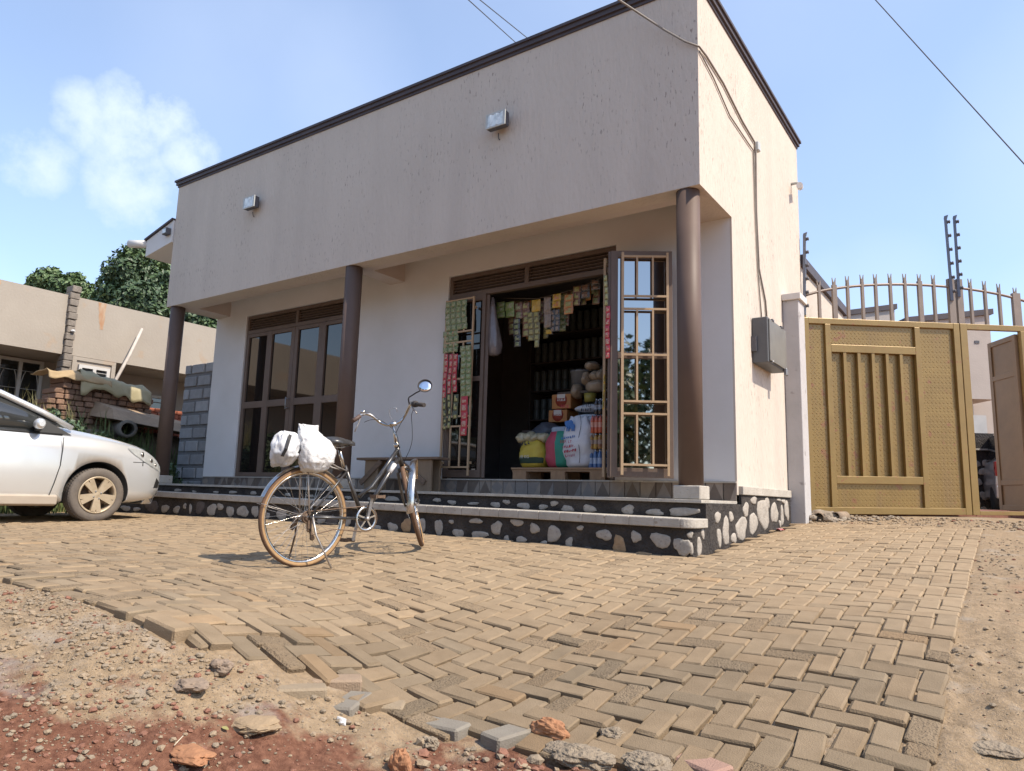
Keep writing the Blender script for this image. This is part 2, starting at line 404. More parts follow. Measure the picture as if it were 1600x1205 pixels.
bp = N.new('ShaderNodeBump'); bp.inputs['Strength'].default_value = .9; bp.inputs['Distance'].default_value = .012
L.new(mth('ADD', nse(70, 5, .7), mth('MULTIPLY', nse(220, 3), .4)), bp.inputs['Height']); L.new(bp.outputs[0], b.inputs['Normal'])
me.materials.append(gm)

# ================================================================ herringbone paving (one sheet of blocks)
PVM = mat('paver concrete', (.325,.24,.152), (.255,.186,.116), scale=9, rough=.9, bump=.55, bscale=170, spec=.2, bdist=.006, speck=(.2,.16,.12), speck_scale=190, speck_t=.66, var=True, contrast=.22)
PVM_R = mat('paver rough', (.33,.245,.157), (.25,.182,.115), scale=40, rough=.95, bump=1.0, bscale=120, spec=.15, bdist=.012, var=True, speck=(.14,.105,.075), speck_scale=120, speck_t=.6)
Pw = .1035
def block(mb, cx, cy, lx, ly, z, tilt=(0,0), rot=0, c=.006, mi=0, th=.06, jit=0):
    M = Matrix.Translation((cx, cy, z)) @ Euler((tilt[0], tilt[1], rot)).to_matrix().to_4x4()
    n0 = len(mb.v)
    mb.cbox(-lx/2, lx/2, -ly/2, ly/2, -th, 0, c, mi, M)
    if jit:
        for q_ in range(n0, len(mb.v)):
            v = mb.v[q_]; mb.v[q_] = (v[0]+prng.gauss(0, jit), v[1]+prng.gauss(0, jit), v[2]+prng.gauss(0, jit*.7))
pm = MB(); prng = random.Random(11)
jobs = []
y0 = -4.6
for j in range(0, int(7.6/Pw)):
    for i in range(0, int(11.6/Pw)):
        t = (i-j) % 4
        if t == 0: jobs.append((i, j, i+2, j+1))
        elif t == 2: jobs.append((i, j-1, i+1, j+1))
X0 = XR - int(11.6/Pw)*Pw
rows = []
for (a, b_, c_, d) in jobs:
    x0, x1, ya, yb = X0+a*Pw, X0+c_*Pw, y0+b_*Pw, y0+d*Pw
    x1 = min(x1, XR)
    if x1-x0 < .03: continue
    if (x0+x1)/2 < -.3: ya = max(ya, yfront((x0+x1)/2)+.004)
    if yb-ya < .03: continue
    cx, cy = (x0+x1)/2, (ya+yb)/2
    if cx < -9.6 or cy > 2.7+.12*math.sin(cx*3) or (cx < .06 and cy > -.33) : continue
    e = cy - yfront(cx)
    if e < (.0 if cx < -.3 else .03+.05*prng.random()): continue
    if e < .16 and cx > -.4 and prng.random() < .35: continue
    rows.append((cx, cy, x1-x0-.006, yb-ya-.006, e))
cxs = np.array([r[0] for r in rows]); cys = np.array([r[1] for r in rows]); q = .04
Zc = H(cxs, cys); Sx = (H(cxs+q, cys)-H(cxs-q, cys))/(2*q); Sy = (H(cxs, cys+q)-H(cxs, cys-q))/(2*q)
HOLES = [atZ(*q_, -.3) for q_ in ((640,978),(700,988),(858,966),(905,1003),(1010,985))]
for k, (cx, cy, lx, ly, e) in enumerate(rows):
    sunk = any((cx-q_.x)**2+(cy-q_.y)**2 < .0085 for q_ in HOLES)
    w = 1 if e > 1.2 else 1+2.2*(1-e/1.2)*(1 if cx > -.7 else .45)
    dust = smoothstep(-1.2, .2, cy) if cx > .2 else smoothstep(-3.4, -2.0, cy)
    t = 1+prng.gauss(0, .045); g = prng.gauss(0, .012)
    if e < 1.3 and prng.random() < .3: t *= .9; g -= .02
    if prng.random() < .035: g += .07
    tt = (t*(1+g), t, t*(1-g*1.1))
    soil_vignette = .74+.26*smoothstep(-2.9, -.9, cy) if cx > -.6 else .9; tt = tuple(v*soil_vignette for v in tt); pm.t = tuple(v*(1-.5*dust)+1.06*.5*dust for v in tt)  # blocks nearer the viewer darker: soiling plus vignette shading put into their tone
    near = cx > -2.2 and cy < -1.2
    mi = 1 if prng.random() < (.16 if e < 2 else .06) else 0
    if sunk: Zc[k] += prng.uniform(-.022, .014); Sy[k] += prng.uniform(-.12, .12); Sx[k] += prng.uniform(-.1, .1); lx -= .008; ly -= .008
    rz = prng.gauss(0, .012)*w
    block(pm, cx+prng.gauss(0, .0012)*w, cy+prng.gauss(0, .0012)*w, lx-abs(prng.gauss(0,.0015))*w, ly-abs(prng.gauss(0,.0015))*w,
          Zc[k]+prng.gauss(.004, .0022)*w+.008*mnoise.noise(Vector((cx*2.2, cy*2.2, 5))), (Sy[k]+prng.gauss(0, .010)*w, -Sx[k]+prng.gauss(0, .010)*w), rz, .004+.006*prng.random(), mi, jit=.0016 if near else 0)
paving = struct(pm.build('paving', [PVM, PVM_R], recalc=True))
# ================================================================ the shop
ROUGHCAST = mat('roughcast render', (.575,.505,.43), (.50,.44,.375), scale=2.2, rough=.95, bump=1.0, bscale=24, spec=.15, stretch=(1,1,.28), bdist=.012, speck=(.30,.25,.215), speck_scale=44, speck_t=.61, speck_mask=1.3, contrast=.3, streak=(2.2, .2, (.36,.315,.275)))
WHITE = mat('white emulsion', (.66,.64,.62), (.60,.58,.55), scale=1.6, rough=.8, bump=.12, bscale=30, spec=.25)
CEIL = mat('ceiling plaster', (.55,.48,.42), (.47,.40,.35), scale=1.5, rough=.85)
COPING = mat('dark coping', (.055,.045,.05), (.08,.065,.07), scale=3, rough=.6)
BROWN = mat('brown gloss paint', (.125,.082,.062), (.10,.066,.05), scale=3, rough=.55, spec=.3, bump=.06, bscale=25)
BROWNM = mat('brown metal', (.15,.105,.08), (.115,.08,.06), scale=5, rough=.5, spec=.4)
TANM = mat('tan metal paint', (.46,.32,.19), (.36,.25,.15), scale=7, rough=.5, spec=.4)
CEM = mat('white cement', (.47,.43,.37), (.33,.295,.25), scale=7, rough=.9, bump=.5, bscale=60, spec=.2, speck=(.30,.25,.2), speck_scale=25, speck_t=.64)
BLACKM = mat('black stone mortar', (.024,.021,.020), (.065,.055,.048), scale=7, rough=.85, bump=1.0, bscale=38, spec=.25, bdist=.02, contrast=.2)
STONE = mat('pale field stone', (.42,.375,.32), (.28,.25,.215), scale=14, rough=.9, bump=.8, bscale=45, spec=.2, speck=(.26,.225,.2), speck_scale=40, speck_t=.63)
STONEB = mat('brown field stone', (.40,.27,.15), (.27,.18,.11), scale=14, rough=.9, bump=.8, bscale=45, spec=.2)
STONED = mat('dark field stone', (.13,.11,.10), (.09,.075,.07), scale=14, rough=.9, bump=.8, bscale=45, spec=.2)
TGLASS = bpy.data.materials.new('tinted glass'); TGLASS.use_nodes = True
_b = TGLASS.node_tree.nodes['Principled BSDF']; _b.inputs['Base Color'].default_value = (.012,.010,.009,1); _b.inputs['Roughness'].default_value = .03
_b.inputs['Specular IOR Level'].default_value = .8; _b.inputs['IOR'].default_value = 1.6
_b.inputs['Specular Tint'].default_value = (1,.9,.8,1)
MIRROR = mat('reflective glass', (.42,.40,.38), (.42,.40,.38), rough=.02, metal=1)
STEELG = mat('grey steel', (.32,.32,.32), rough=.45, metal=.6)
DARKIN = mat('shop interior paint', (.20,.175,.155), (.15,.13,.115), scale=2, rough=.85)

LX = -8.64; ZB = 3.228; ZT = 5.21; YD = .887; YW = 3.77; ZS = .62
shop = thing('shop_building', 'single storey shop with tall beige rendered parapet, dark coping and brown columns', 'shop', (-4.3, 0, 0))
# parapet box: front, right, left and back panels with real thickness
m1 = MB()
m1.box(LX, 0, 0, .21, ZB, ZT)
m1.build('fascia', ROUGHCAST, shop)
m1 = MB()
m1.box(-.2, 0, .21, YD+.2, ZB, ZT); m1.box(-.02, 0, YD+.001, YD+.2, .5, ZB); m1.box(-.2, 0, YD+.2, YW, .3, ZT)
m1.build('side_wall', ROUGHCAST, shop)
m1 = MB(); m1.box(LX, LX+.2, .21, YD, ZB, ZT); m1.box(LX, LX+.2, YD+.2, YW, .2, ZT); m1.box(LX+.2, -.2, YW-.2, YW, .2, ZT)
m1.build('rear_wall', ROUGHCAST, shop)
m1 = MB(); m1.box(LX+.2, -.2, .21, YW-.2, 4.3, 4.4); m1.build('roof', CEIL, shop)
# coping with a small moulding
m1 = MB()
for (z0, z1, o) in ((ZT, ZT+.035, .014), (ZT+.035, ZT+.085, .035), (ZT+.085, ZT+.115, .055)):
    m1.box(LX-o, o, -o, .21, z0, z1); m1.box(-.22, o, .21, YW-.22, z0, z1); m1.box(LX-o, LX+.22, .21, YW-.22, z0, z1); m1.box(LX-o, o, YW-.22, YW+o, z0, z1)
m1.build('coping', COPING, shop)
# beams and porch ceiling
m1 = MB()
bw = .30
m1.box(LX+.2, -.2, .21, .32, ZB+.001, ZB+.5)
m1.box(-.36, -.2, .32, YD, ZB+.001, ZB+.5); m1.box(LX+.2, LX+.36, .32, YD, ZB+.001, ZB+.5)
m1.box(-4.66, -4.40, .32, YD, ZB+.001, ZB+.5)
m1.build('beam', CEIL, shop)
m1 = MB(); m1.box(LX+.36, -4.66, .32, YD, ZB+.36, ZB+.44); m1.box(-4.40, -.36, .32, YD, ZB+.36, ZB+.44); m1.build('porch_ceiling', CEIL, shop)
# front wall with two door openings
DL = (-7.82, -5.36); DR = (-3.62, -1.265); ZH = 3.178
m1 = MB(); T = .2
for a, b in ((LX, DL[0]), (DL[1], DR[0]), (DR[1], -.2), (-.2, -.02)): m1.box(a, b, YD, YD+T, ZS, ZB if b > -.1 else ZB+.45)
for a, b in (DL, DR): m1.box(a, b, YD, YD+T, ZH, ZB+.45)
m1.build('front_wall', WHITE, shop)
# plinth and steps (tread edges fall slightly to the right as built)
def zlow(x): return .289 + (.369-.289)*(x-.13)/(-7.76)
def zup(x): return .442 + (.487-.442)*(x+.04)/(-8.2)
def slab(mb, x0, x1, y0, y1, zf, t, mi=0, n=12, wob=.004, seed=1):
    for k in range(n):
        a = x0+(x1-x0)*k/n; b_ = x0+(x1-x0)*(k+1)/n
        wa = wob*mnoise.noise(Vector((a*2.3, seed, 0))); wb = wob*mnoise.noise(Vector((b_*2.3, seed, 0)))
        mb.hexa([(a,y0+wa,zf(a)-t+wa*.6),(b_,y0+wb,zf(b_)-t+wb*.6),(b_,y1,zf(b_)-t),(a,y1,zf(a)-t),(a,y0+wa,zf(a)+wa),(b_,y0+wb,zf(b_)+wb),(b_,y1,zf(b_)),(a,y1,zf(a))], mi)
m1 = MB()
slab(m1, LX-.25, -.06, -.385, -.062, zlow, .075, seed=1, n=40)
# rounded outer corner of the low tread
cz = zlow(0)
pts = [(-.06, -.385)] + [(-.06+.115*math.sin(a), -.27-.115*math.cos(a)) for a in [k*PI/2/6 for k in range(1, 7)]] + [(.055, -.062), (-.06, -.062)]
m1.prism(pts, cz-.075, cz, lambda u, v, w: (u, v, w))
m1.build('lower_tread', CEM, shop, bevel=.008)
m1 = MB(); slab(m1, LX-.25, -.0, -.06, YD-.008, zup, .028, seed=2, n=40); m1.build('upper_tread', CEM, shop, bevel=.004)
m1 = MB()
m1.box(-.02, .045, .93, 2.72, .503, .583); m1.build('side_ledge', CEM, shop, bevel=.006)
m1 = MB()
def bodyslab(x0, x1, y0, y1, zf, zb, n=10):
    for k in range(n):
        a = x0+(x1-x0)*k/n; b_ = x0+(x1-x0)*(k+1)/n
        m1.hexa([(a,y0,zb),(b_,y0,zb),(b_,y1,zb),(a,y1,zb),(a,y0,zf(a)),(b_,y0,zf(b_)),(b_,y1,zf(b_)),(a,y1,zf(a))])
bodyslab(LX-.2, -.06, -.35, -.03, lambda x: zlow(x)-.076, -.4)
pts = [(-.06, -.35)] + [(-.06+.085*math.sin(a), -.265-.085*math.cos(a)) for a in [k*PI/2/6 for k in range(1, 7)]] + [(.025, -.03), (-.06, -.03)]
m1.prism(pts, -.4, zlow(0)-.076, lambda u, v, w: (u, v, w))
bodyslab(LX-.2, -.001, -.029, YD+.19, lambda x: zup(x)-.029, -.3)
m1.box(0, .025, -.029, 2.74, -.3, .412); m1.box(-.001+.002, .0245, .93, 2.735, .412, .502)
plinth = m1.build('plinth', BLACKM, shop)
# field stones set in the black mortar
def stone(mb, p, ua, va, na, w, hh, seed, mi=0, dome=.010):
    r = random.Random(seed); n = 13; poly = []
    ph = r.random()*6
    for k in range(n):
        a = 2*PI*k/n
        rr = 1.04+.12*math.sin(2*a+ph)+.12*math.sin(3*a+ph*2)+.05*math.sin(5*a+ph)+r.uniform(-.07, .07)
        ca, sa = math.cos(a), math.sin(a)
        poly.append((math.copysign(abs(ca)**.88, ca)*w/2*rr, math.copysign(abs(sa)**.88, sa)*hh/2*rr))
    p, ua, va, na = map(Vector, (p, ua, va, na))
    n_ = len(poly); vs = []; fs = []
    for s_, d in ((1, -.004), (.97, .004), (.84, dome*.75), (.5, dome)):
        for u, v in poly: vs.append(p+ua*u*s_+va*v*s_+na*(d+r.uniform(-.001,.001)))
    vs.append(p+na*dome*1.02)
    for q_ in range(3): fs += [(q_*n_+i, q_*n_+(i+1)%n_, (q_+1)*n_+(i+1)%n_, (q_+1)*n_+i) for i in range(n_)]
    fs += [(3*n_+i, 3*n_+(i+1)%n_, 4*n_) for i in range(n_)]
    mb.add(vs, fs, mi, True)
st = MB()
def stz(ox, oy, k, lst, planeY=None, planeX=None, seed=0):
    for i, q_ in enumerate(lst):
        cx, cy, w, hh = q_[:4]; mi = q_[4] if len(q_) > 4 else 0
        px, py = ox+cx*k, oy+cy*k; pw, phh = w*k, hh*k
        if planeY is not None:
            p = atY(px, py, planeY); a = atY(px-pw/2, py, planeY); b_ = atY(px+pw/2, py, planeY); u = atY(px, py-phh/2, planeY); d = atY(px, py+phh/2, planeY)
            stone(st, p, (1,0,0), (0,0,1), (0,-1,0), abs(b_.x-a.x), abs(u.z-d.z), seed+i, mi)
        else:
            p = atX(px, py, planeX); a = atX(px-pw/2, py, planeX); b_ = atX(px+pw/2, py, planeX); u = atX(px, py-phh/2, planeX); d = atX(px, py+phh/2, planeX)
            stone(st, p, (0,1,0), (0,0,1), (1,0,0), abs(b_.y-a.y), abs(u.z-d.z), seed+i, mi)
stz(680, 700, .3625, [(15,345,35,60),(70,318,20,18),(100,368,45,40),(175,315,50,25),(190,375,65,35),(265,345,45,55),(308,393,20,35),(352,322,55,28),(370,395,40,30),(428,348,45,40),(468,413,30,25),(510,372,50,80),(578,408,30,45),(625,345,30,20),(660,440,40,25,2),(728,375,60,48),(793,420,58,75,1),(865,383,45,45),(895,460,70,26,1),(972,398,85,62),(1068,425,80,70)], planeY=-.351, seed=10)
stz(680, 700, .3625, [(8,225,30,15),(72,235,35,20),(165,240,50,12),(260,245,40,25),(308,233,30,20),(382,250,50,30),(465,255,35,25),(512,240,30,25),(570,262,55,25),(665,262,60,30),(832,267,55,40),(945,278,70,30),(1070,275,120,40)], planeY=-.030, seed=60)
stz(180, 700, .325, [(50,290,45,25),(103,295,30,20),(175,280,60,60,2),(240,292,35,40),(295,297,30,35),(335,280,15,25),(362,292,12,45),(408,285,35,65,2),(465,297,45,55),(505,283,30,30),(553,305,35,50),(613,305,50,55),(673,305,30,55),(733,325,20,30),(800,325,45,55),(870,330,40,50,2),(930,335,35,40),(990,350,35,30),(1040,352,50,60,2),(1110,362,40,50),(1180,365,45,50,2),(1260,385,35,30),(1333,382,50,42),(1400,373,48,62,1),(1470,370,42,68),(1557,380,35,62)], planeY=-.351, seed=120)
stz(180, 700, .325, [(300,203,30,15),(380,210,20,10),(485,213,25,12),(565,213,35,15),(665,217,25,20),(750,222,25,14),(830,225,25,18),(940,232,30,16),(1030,236,40,16),(1120,240,30,18),(1235,245,40,20),(1330,245,70,22),(1450,250,30,14),(1550,250,30,20)], planeY=-.030, seed=180)
stz(1030, 720, .1625, [(640,680,60,250),(690,540,40,90),(715,745,45,100),(790,650,105,215),(832,470,50,130),(905,605,70,205),(908,382,55,70),(1000,510,105,280),(1035,415,50,100),(1107,505,60,205),(1150,378,30,26),(1195,392,35,40),(1180,530,26,170),(1160,605,18,66),(1225,480,34,200),(560,545,50,110),(575,740,36,190)], planeX=.0262, seed=240)
stone(st, (.0005, -.3255, .06), (.707,.707,0), (0,0,1), (.707,-.707,0), .048, .10, 301); stone(st, (.0005, -.3255, .165), (.707,.707,0), (0,0,1), (.707,-.707,0), .05, .05, 302); stone(st, (.0262, -.2, .07), (0,1,0), (0,0,1), (1,0,0), .085, .16, 305); stone(st, (.0262, -.12, .17), (0,1,0), (0,0,1), (1,0,0), .06, .09, 306)
o = st.build('stone_facing', [STONE, STONEB, STONED], shop); o['kind'] = 'stuff'
# broken-marble skirting under the doors
T1 = mat('brown tile', (.15,.115,.09), (.11,.085,.07), scale=20, rough=.4); T2 = mat('fawn tile', (.28,.23,.185), (.22,.18,.15), scale=20, rough=.4); T3 = mat('grey tile', (.22,.19,.17), (.17,.15,.135), scale=20, rough=.4)
sk = MB(); r_ = random.Random(5); x = LX+.01
while x < -.05:
    w = .17; x1 = min(x+w, -.004); z0 = zup(x)+.001; z1 = ZS-.012; ya = YD-.007; ty = r_.choice((0,0,1,1,2,3)); a, b_ = r_.sample([0,1,2], 2)
    def tri(ps, mi): sk.add([(px_, ya, pz) for px_, pz in ps]+[(px_, YD+.002, pz) for px_, pz in ps], [list(range(len(ps)))]+[(i,(i+1)%len(ps),len(ps)+(i+1)%len(ps),len(ps)+i) for i in range(len(ps))], mi)
    g = .004; xa, xb = x+g, x1-g; xm = (xa+xb)/2; zm = (z0+z1)/2
    if ty == 0: tri([(xa,z0),(xb,z0),(xm,z1)], a); tri([(xa,z0),(xm,z1),(xa,z1)], b_); tri([(xb,z0),(xb,z1),(xm,z1)], b_)
    elif ty == 1: tri([(xa,z0),(xm,z0),(xb,z1),(xa,z1)], a); tri([(xm,z0),(xb,z0),(xb,z1)], b_)
    elif ty == 2: tri([(xm,z0),(xb,zm),(xm,z1),(xa,zm)], a); tri([(xa,z0),(xm,z0),(xa,zm)], b_); tri([(xm,z0),(xb,z0),(xb,zm)], b_); tri([(xa,zm),(xm,z1),(xa,z1)], b_); tri([(xb,zm),(xb,z1),(xm,z1)], b_)
    else: tri([(xa,z0),(xb,z0),(xb,z1),(xa,z1)], a)
    x += w
sk.build('tile_skirting', [T1, T2, T3], shop)
m1 = MB(); m1.box(LX+.01, -.004, YD-.022, YD+.004, ZS-.012, ZS+.004); m1.build('sill', CEM, shop)
m1 = MB(); m1.box(DL[0], DL[1], YD+.004, YD+.4, .5, ZS+.003); m1.build('threshold', CEM, shop); m1 = MB(); m1.box(DR[0], DR[1], YD+.004, YD+.4, .5, ZS+.003); m1.build('threshold', CEM, shop)
# columns on small pedestals
for cx in (-8.50, -4.53, -.153):
    c_ = MB().tube([(cx, .112, zup(cx)+.115), (cx, .112, ZB+.02)], .106, 32).build('column', BROWN, shop)
    MB().cbox(cx-.12, cx+.12, .0, .235, zup(cx)+.001, zup(cx)+.118, .008).build('pedestal', CEM, c_)
# small sloping eave at the left end
m1 = MB()
p = [(-9.42, -.02, 4.18), (-8.66, -.02, 4.30), (-8.66, .5, 4.30), (-9.42, .5, 4.18), (-9.42, -.02, 4.46), (-8.66, -.02, 4.66), (-8.66, .5, 4.66), (-9.42, .5, 4.46)]
ev = m1.hexa(p).build('eave', WHITE, shop)
m1 = MB().hexa([(-9.46,-.05,4.462),(-8.66,-.05,4.665),(-8.66,.55,4.665),(-9.46,.55,4.462),(-9.46,-.05,4.49),(-8.66,-.05,4.695),(-8.66,.55,4.695),(-9.46,.55,4.49)])
m1.build('eave_roof', COPING, shop)
MB().tube([(-9.43, .06, 4.42), (-9.78, -.12, 4.44)], .065, 14).build('gutter_pipe', WHITE, shop)

# ---------------------------------------------------------------- the glazed double door (left) and the transoms
def louvre(parent, x0, x1, z0, z1, y):
    fr = MB(); t = .045
    fr.box(x0, x1, y, y+.07, z1-t, z1); fr.box(x0, x1, y, y+.07, z0, z0+.055); fr.box(x0, x0+t, y, y+.07, z0+.055, z1-t); fr.box(x1-t, x1, y, y+.07, z0+.055, z1-t)
    xm = (x0+x1)/2; fr.box(xm-.028, xm+.028, y-.004, y+.07, z0+.055, z1-t)
    f = fr.build('transom', BROWNM, parent)
    sl = MB(); n = 5; zz = (z1-t-z0-.055)/n
    for k in range(n):
        za = z0+.055+k*zz
        sl.hexa([(x0+t,y+.012,za),(x1-t,y+.012,za),(x1-t,y+.055,za+zz*.75),(x0+t,y+.055,za+zz*.75),(x0+t,y+.012,za+.008),(x1-t,y+.012,za+.008),(x1-t,y+.055,za+zz*.75+.008),(x0+t,y+.055,za+zz*.75+.008)])
    sl.box(x0+t, x1-t, y+.06, y+.066, z0+.055, z1-t)
    s_ = sl.build('louvre', BROWNM, f)
    return f
ZTB = 2.878
yf = YD+.02
louvre(shop, DL[0]+.01, DL[1]-.01, ZTB, ZH-.01, yf)
louvre(shop, DR[0]+.01, DR[1]-.01, ZTB, ZH-.01, yf)
xL = [-7.81, -7.741, -7.287, -7.162, -6.703, -6.625, -6.619, -6.541, -6.083, -5.931, -5.475, -5.37]
def leaf(x0, g1, g2, g3, g4, x1, name):
    d_ = MB(); z0, z1 = ZS+.008, ZTB-.004; y = yf
    d_.box(x0, g1, y, y+.05, z0, z1); d_.box(g2, g3, y, y+.05, z0, z1); d_.box(g4, x1, y, y+.05, z0, z1)
    for a, b_ in ((g1, g2), (g3, g4)):
        d_.box(a, b_, y+.001, y+.05, z0, .69); d_.box(a, b_, y+.001, y+.05, 1.683, 1.785); d_.box(a, b_, y+.001, y+.05, 2.82, z1)
    o = d_.build('door', BROWNM, shop, bevel=.003)
    for a, b_ in ((g1, g2), (g3, g4)):
        for za, zb in ((.69, 1.683), (1.785, 2.82)):
            g = MB().box(a-.002, b_+.002, y+.026, y+.032, za-.002, zb+.002).build('pane', TGLASS, o)
    return o
dl1 = leaf(*xL[0:6], 'door'); dl2 = leaf(*xL[6:12], 'door')
hd = MB(); hd.tube([(-6.655, yf-.05, 1.62), (-6.655, yf-.05, 1.80)], .011, 8); hd.tube([(-6.655, yf, 1.64), (-6.655, yf-.05, 1.64)], .009, 8); hd.tube([(-6.655, yf, 1.78), (-6.655, yf-.05, 1.78)], .009, 8)
o = hd.build('handle', STEELG, dl1)
# a few inner window blinds of brick boxes seen through the glass: dark room
# ---------------------------------------------------------------- right door: open, with burglar grilles
def P3(J, dirx, u, z, off=0, n=(0,0)): return (J[0]+dirx[0]*u+n[0]*off, J[1]+dirx[1]*u+n[1]*off, z)
def swung_leaf(J, K, name, glass, grille, zb=ZS+.02, zt=2.9, uscale=None):
    d = Vector((K[0]-J[0], K[1]-J[1], 0)); w = d.length; d /= w; n = Vector((d.y, -d.x, 0))
    if n.dot(Vector((CAM.x-J[0], CAM.y-J[1], 0))) < 0: n = -n
    Jv = Vector((*J, 0))
    def M(u, v, q): return Jv + d*u + Vector((0,0,v)) + n*q
    def bx(mb, u0, u1, v0, v1, q0, q1, mi=0):
        mb.hexa([M(u0,v0,q0),M(u1,v0,q0),M(u1,v0,q1),M(u0,v0,q1),M(u0,v1,q0),M(u1,v1,q0),M(u1,v1,q1),M(u0,v1,q1)], mi)
    mb = MB(); t = .07
    bx(mb, 0, t, zb, zt, -.025, .025); bx(mb, w-t*.7, w, zb, zt, -.025, .025); bx(mb, t, w-t*.7, zt-t, zt, -.024, .024); bx(mb, t, w-t*.7, zb, zb+.09, -.024, .024); bx(mb, t, w-t*.7, 1.80, 1.86, -.024, .024)
    o = mb.build('folding_door', BROWNM, shop, bevel=.003)
    g = MB(); bx(g, t-.002, w-t*.7+.002, zb+.09, 1.80, -.004, .002); bx(g, t-.002, w-t*.7+.002, 1.86, zt-t, -.004, .002)
    g = g.build('pane', glass, o)
    if grille:
        gm_ = MB(); u0, u1, q0, q1, b = grille[0], grille[1], grille[2], grille[2]+.02, .02
        bx(gm_, u0, u0+.025, zb+.02, zt-.03, q0, q1); bx(gm_, u1-.022, u1, zb+.02, zt-.03, q0, q1)
        for v in (2.83, 2.42, 2.29, 1.83, 1.37, 1.25, .76): bx(gm_, u0+.025, u1-.022, v-b/2, v+b/2, q0+.001, q1-.001)
        for k in (1, 2):
            uu = u0+(u1-u0)*k/3
            for a, c in ((2.42, 2.83), (1.83, 2.29), (1.37, 1.83), (.76, 1.25)): bx(gm_, uu-.009, uu+.009, a+b/2, c-b/2, q0+.002, q1-.002)
        for v in (2.7, .8): bx(gm_, u0+.004, u0+.02, v, v+.03, .025, q0); bx(gm_, u1-.02, u1-.004, v, v+.03, .025, q0)
        gg = gm_.build('grille', TANM, o)
    return o
Jj = (-1.30, .86); Kk = (-1.06, .36); Mm = (-.545, .685)
swung_leaf(Jj, Kk, 'folding_door', TGLASS, None)
swung_leaf(Kk, Mm, 'folding_door', MIRROR, (.10, .565, .05))
# closed left quarter
swung_leaf((-3.60, .915), (-3.03, .915), 'folding_door', TGLASS, (.0, .45, .075), zt=2.874)
swung_leaf((-3.02, .93), (-3.34, 1.36), 'folding_door', TGLASS, None, zt=2.874)
m1 = MB(); m1.box(DR[1]-.06, DR[1]-.002, yf, yf+.08, ZS+.005, ZTB-.002); m1.build('door_frame', BROWNM, shop); m1 = MB(); m1.box(DR[0]+.002, DR[0]+.014, yf+.002, yf+.08, ZS+.005, ZTB-.002); m1.build('door_frame', BROWNM, shop)
# dark room behind
m1 = MB()
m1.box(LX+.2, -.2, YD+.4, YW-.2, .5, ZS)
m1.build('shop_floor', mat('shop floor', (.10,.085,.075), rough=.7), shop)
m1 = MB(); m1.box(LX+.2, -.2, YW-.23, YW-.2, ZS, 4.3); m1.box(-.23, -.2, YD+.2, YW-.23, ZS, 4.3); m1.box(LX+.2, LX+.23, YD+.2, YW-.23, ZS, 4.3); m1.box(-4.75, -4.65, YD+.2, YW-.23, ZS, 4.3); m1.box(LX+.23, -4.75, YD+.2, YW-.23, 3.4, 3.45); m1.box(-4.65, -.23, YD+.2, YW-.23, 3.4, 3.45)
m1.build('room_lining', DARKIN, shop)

# ---------------------------------------------------------------- fittings on the walls
LENS = mat('floodlight lens', (.75,.82,.82), (.50,.56,.57), scale=14, rough=.15, spec=.7, contrast=.12)
DGREY = mat('dark grey casting', (.10,.10,.11), (.07,.07,.08), scale=8, rough=.55)
LGREY = mat('light grey enamel', (.5,.52,.5), rough=.4)
def floodlight(px, py, label):
    p = atY(px, py, 0)
    t = thing('floodlight', label, 'floodlight', (p.x, -.001, p.z), 'floodlights on the parapet')
    w, hh = .125, .082
    mb = MB(); rings = []
    for (yy, s_) in ((-.03,.75), (-.05,.98), (-.12,1.0)):
        rings.append([(p.x-w*s_, yy, p.z-hh*s_), (p.x+w*s_, yy, p.z-hh*s_), (p.x+w*s_, yy+.0, p.z+hh*s_), (p.x-w*s_, yy, p.z+hh*s_)])
    mb.loft(rings, smooth=False); mb.box(p.x-.06, p.x+.06, -.04, -.001, p.z-.05, p.z+.05)
    mb.build('housing', DGREY, t, bevel=.006)
    f = MB(); f.box(p.x-w*1.02, p.x+w*1.02, -.135, -.121, p.z-hh*1.02, p.z-hh*.82); f.box(p.x-w*1.02, p.x+w*1.02, -.135, -.121, p.z+hh*.82, p.z+hh*1.02); f.box(p.x-w*1.02, p.x-w*.88, -.135, -.121, p.z-hh*.82, p.z+hh*.82); f.box(p.x+w*.8, p.x+w*1.02, -.135, -.121, p.z-hh*.82, p.z+hh*.82)
    f.build('rim', LGREY, t)
    l = MB(); n = 5
    for k in range(n):
        xa = p.x-w*.87+k*w*1.66/n; xb = xa+w*1.66/n; d = .012 if k % 2 else .002
        l.hexa([(xa,-.128-d,p.z-hh*.81),(xb,-.128-.012+d,p.z-hh*.81),(xb,-.122,p.z-hh*.81),(xa,-.122,p.z-hh*.81),(xa,-.128-d,p.z+hh*.81),(xb,-.128-.012+d,p.z+hh*.81),(xb,-.122,p.z+hh*.81),(xa,-.122,p.z+hh*.81)])
    l.build('lens', LENS, t)
    MB().tube([(p.x-.02, -.04, p.z-.11), (p.x-.03, -.02, p.z-.16), (p.x-.03, -.002, p.z-.17)], .006, 6).build('cable', DGREY, t)
floodlight(401, 321, 'small grey floodlight on the parapet above the glazed door')
floodlight(785, 195, 'small grey floodlight on the parapet above the open shop door')
t = thing('eave_lamp', 'tiny dark square lamp under the white eave at the left end of the parapet', 'lamp', (-8.75, -.03, 4.48))
MB().box(-8.83, -8.70, -.10, -.021, 4.42, 4.53).build('housing', DGREY, t, bevel=.01); MB().box(-8.81, -8.72, -.106, -.1005, 4.44, 4.51).build('lens', LENS, t)
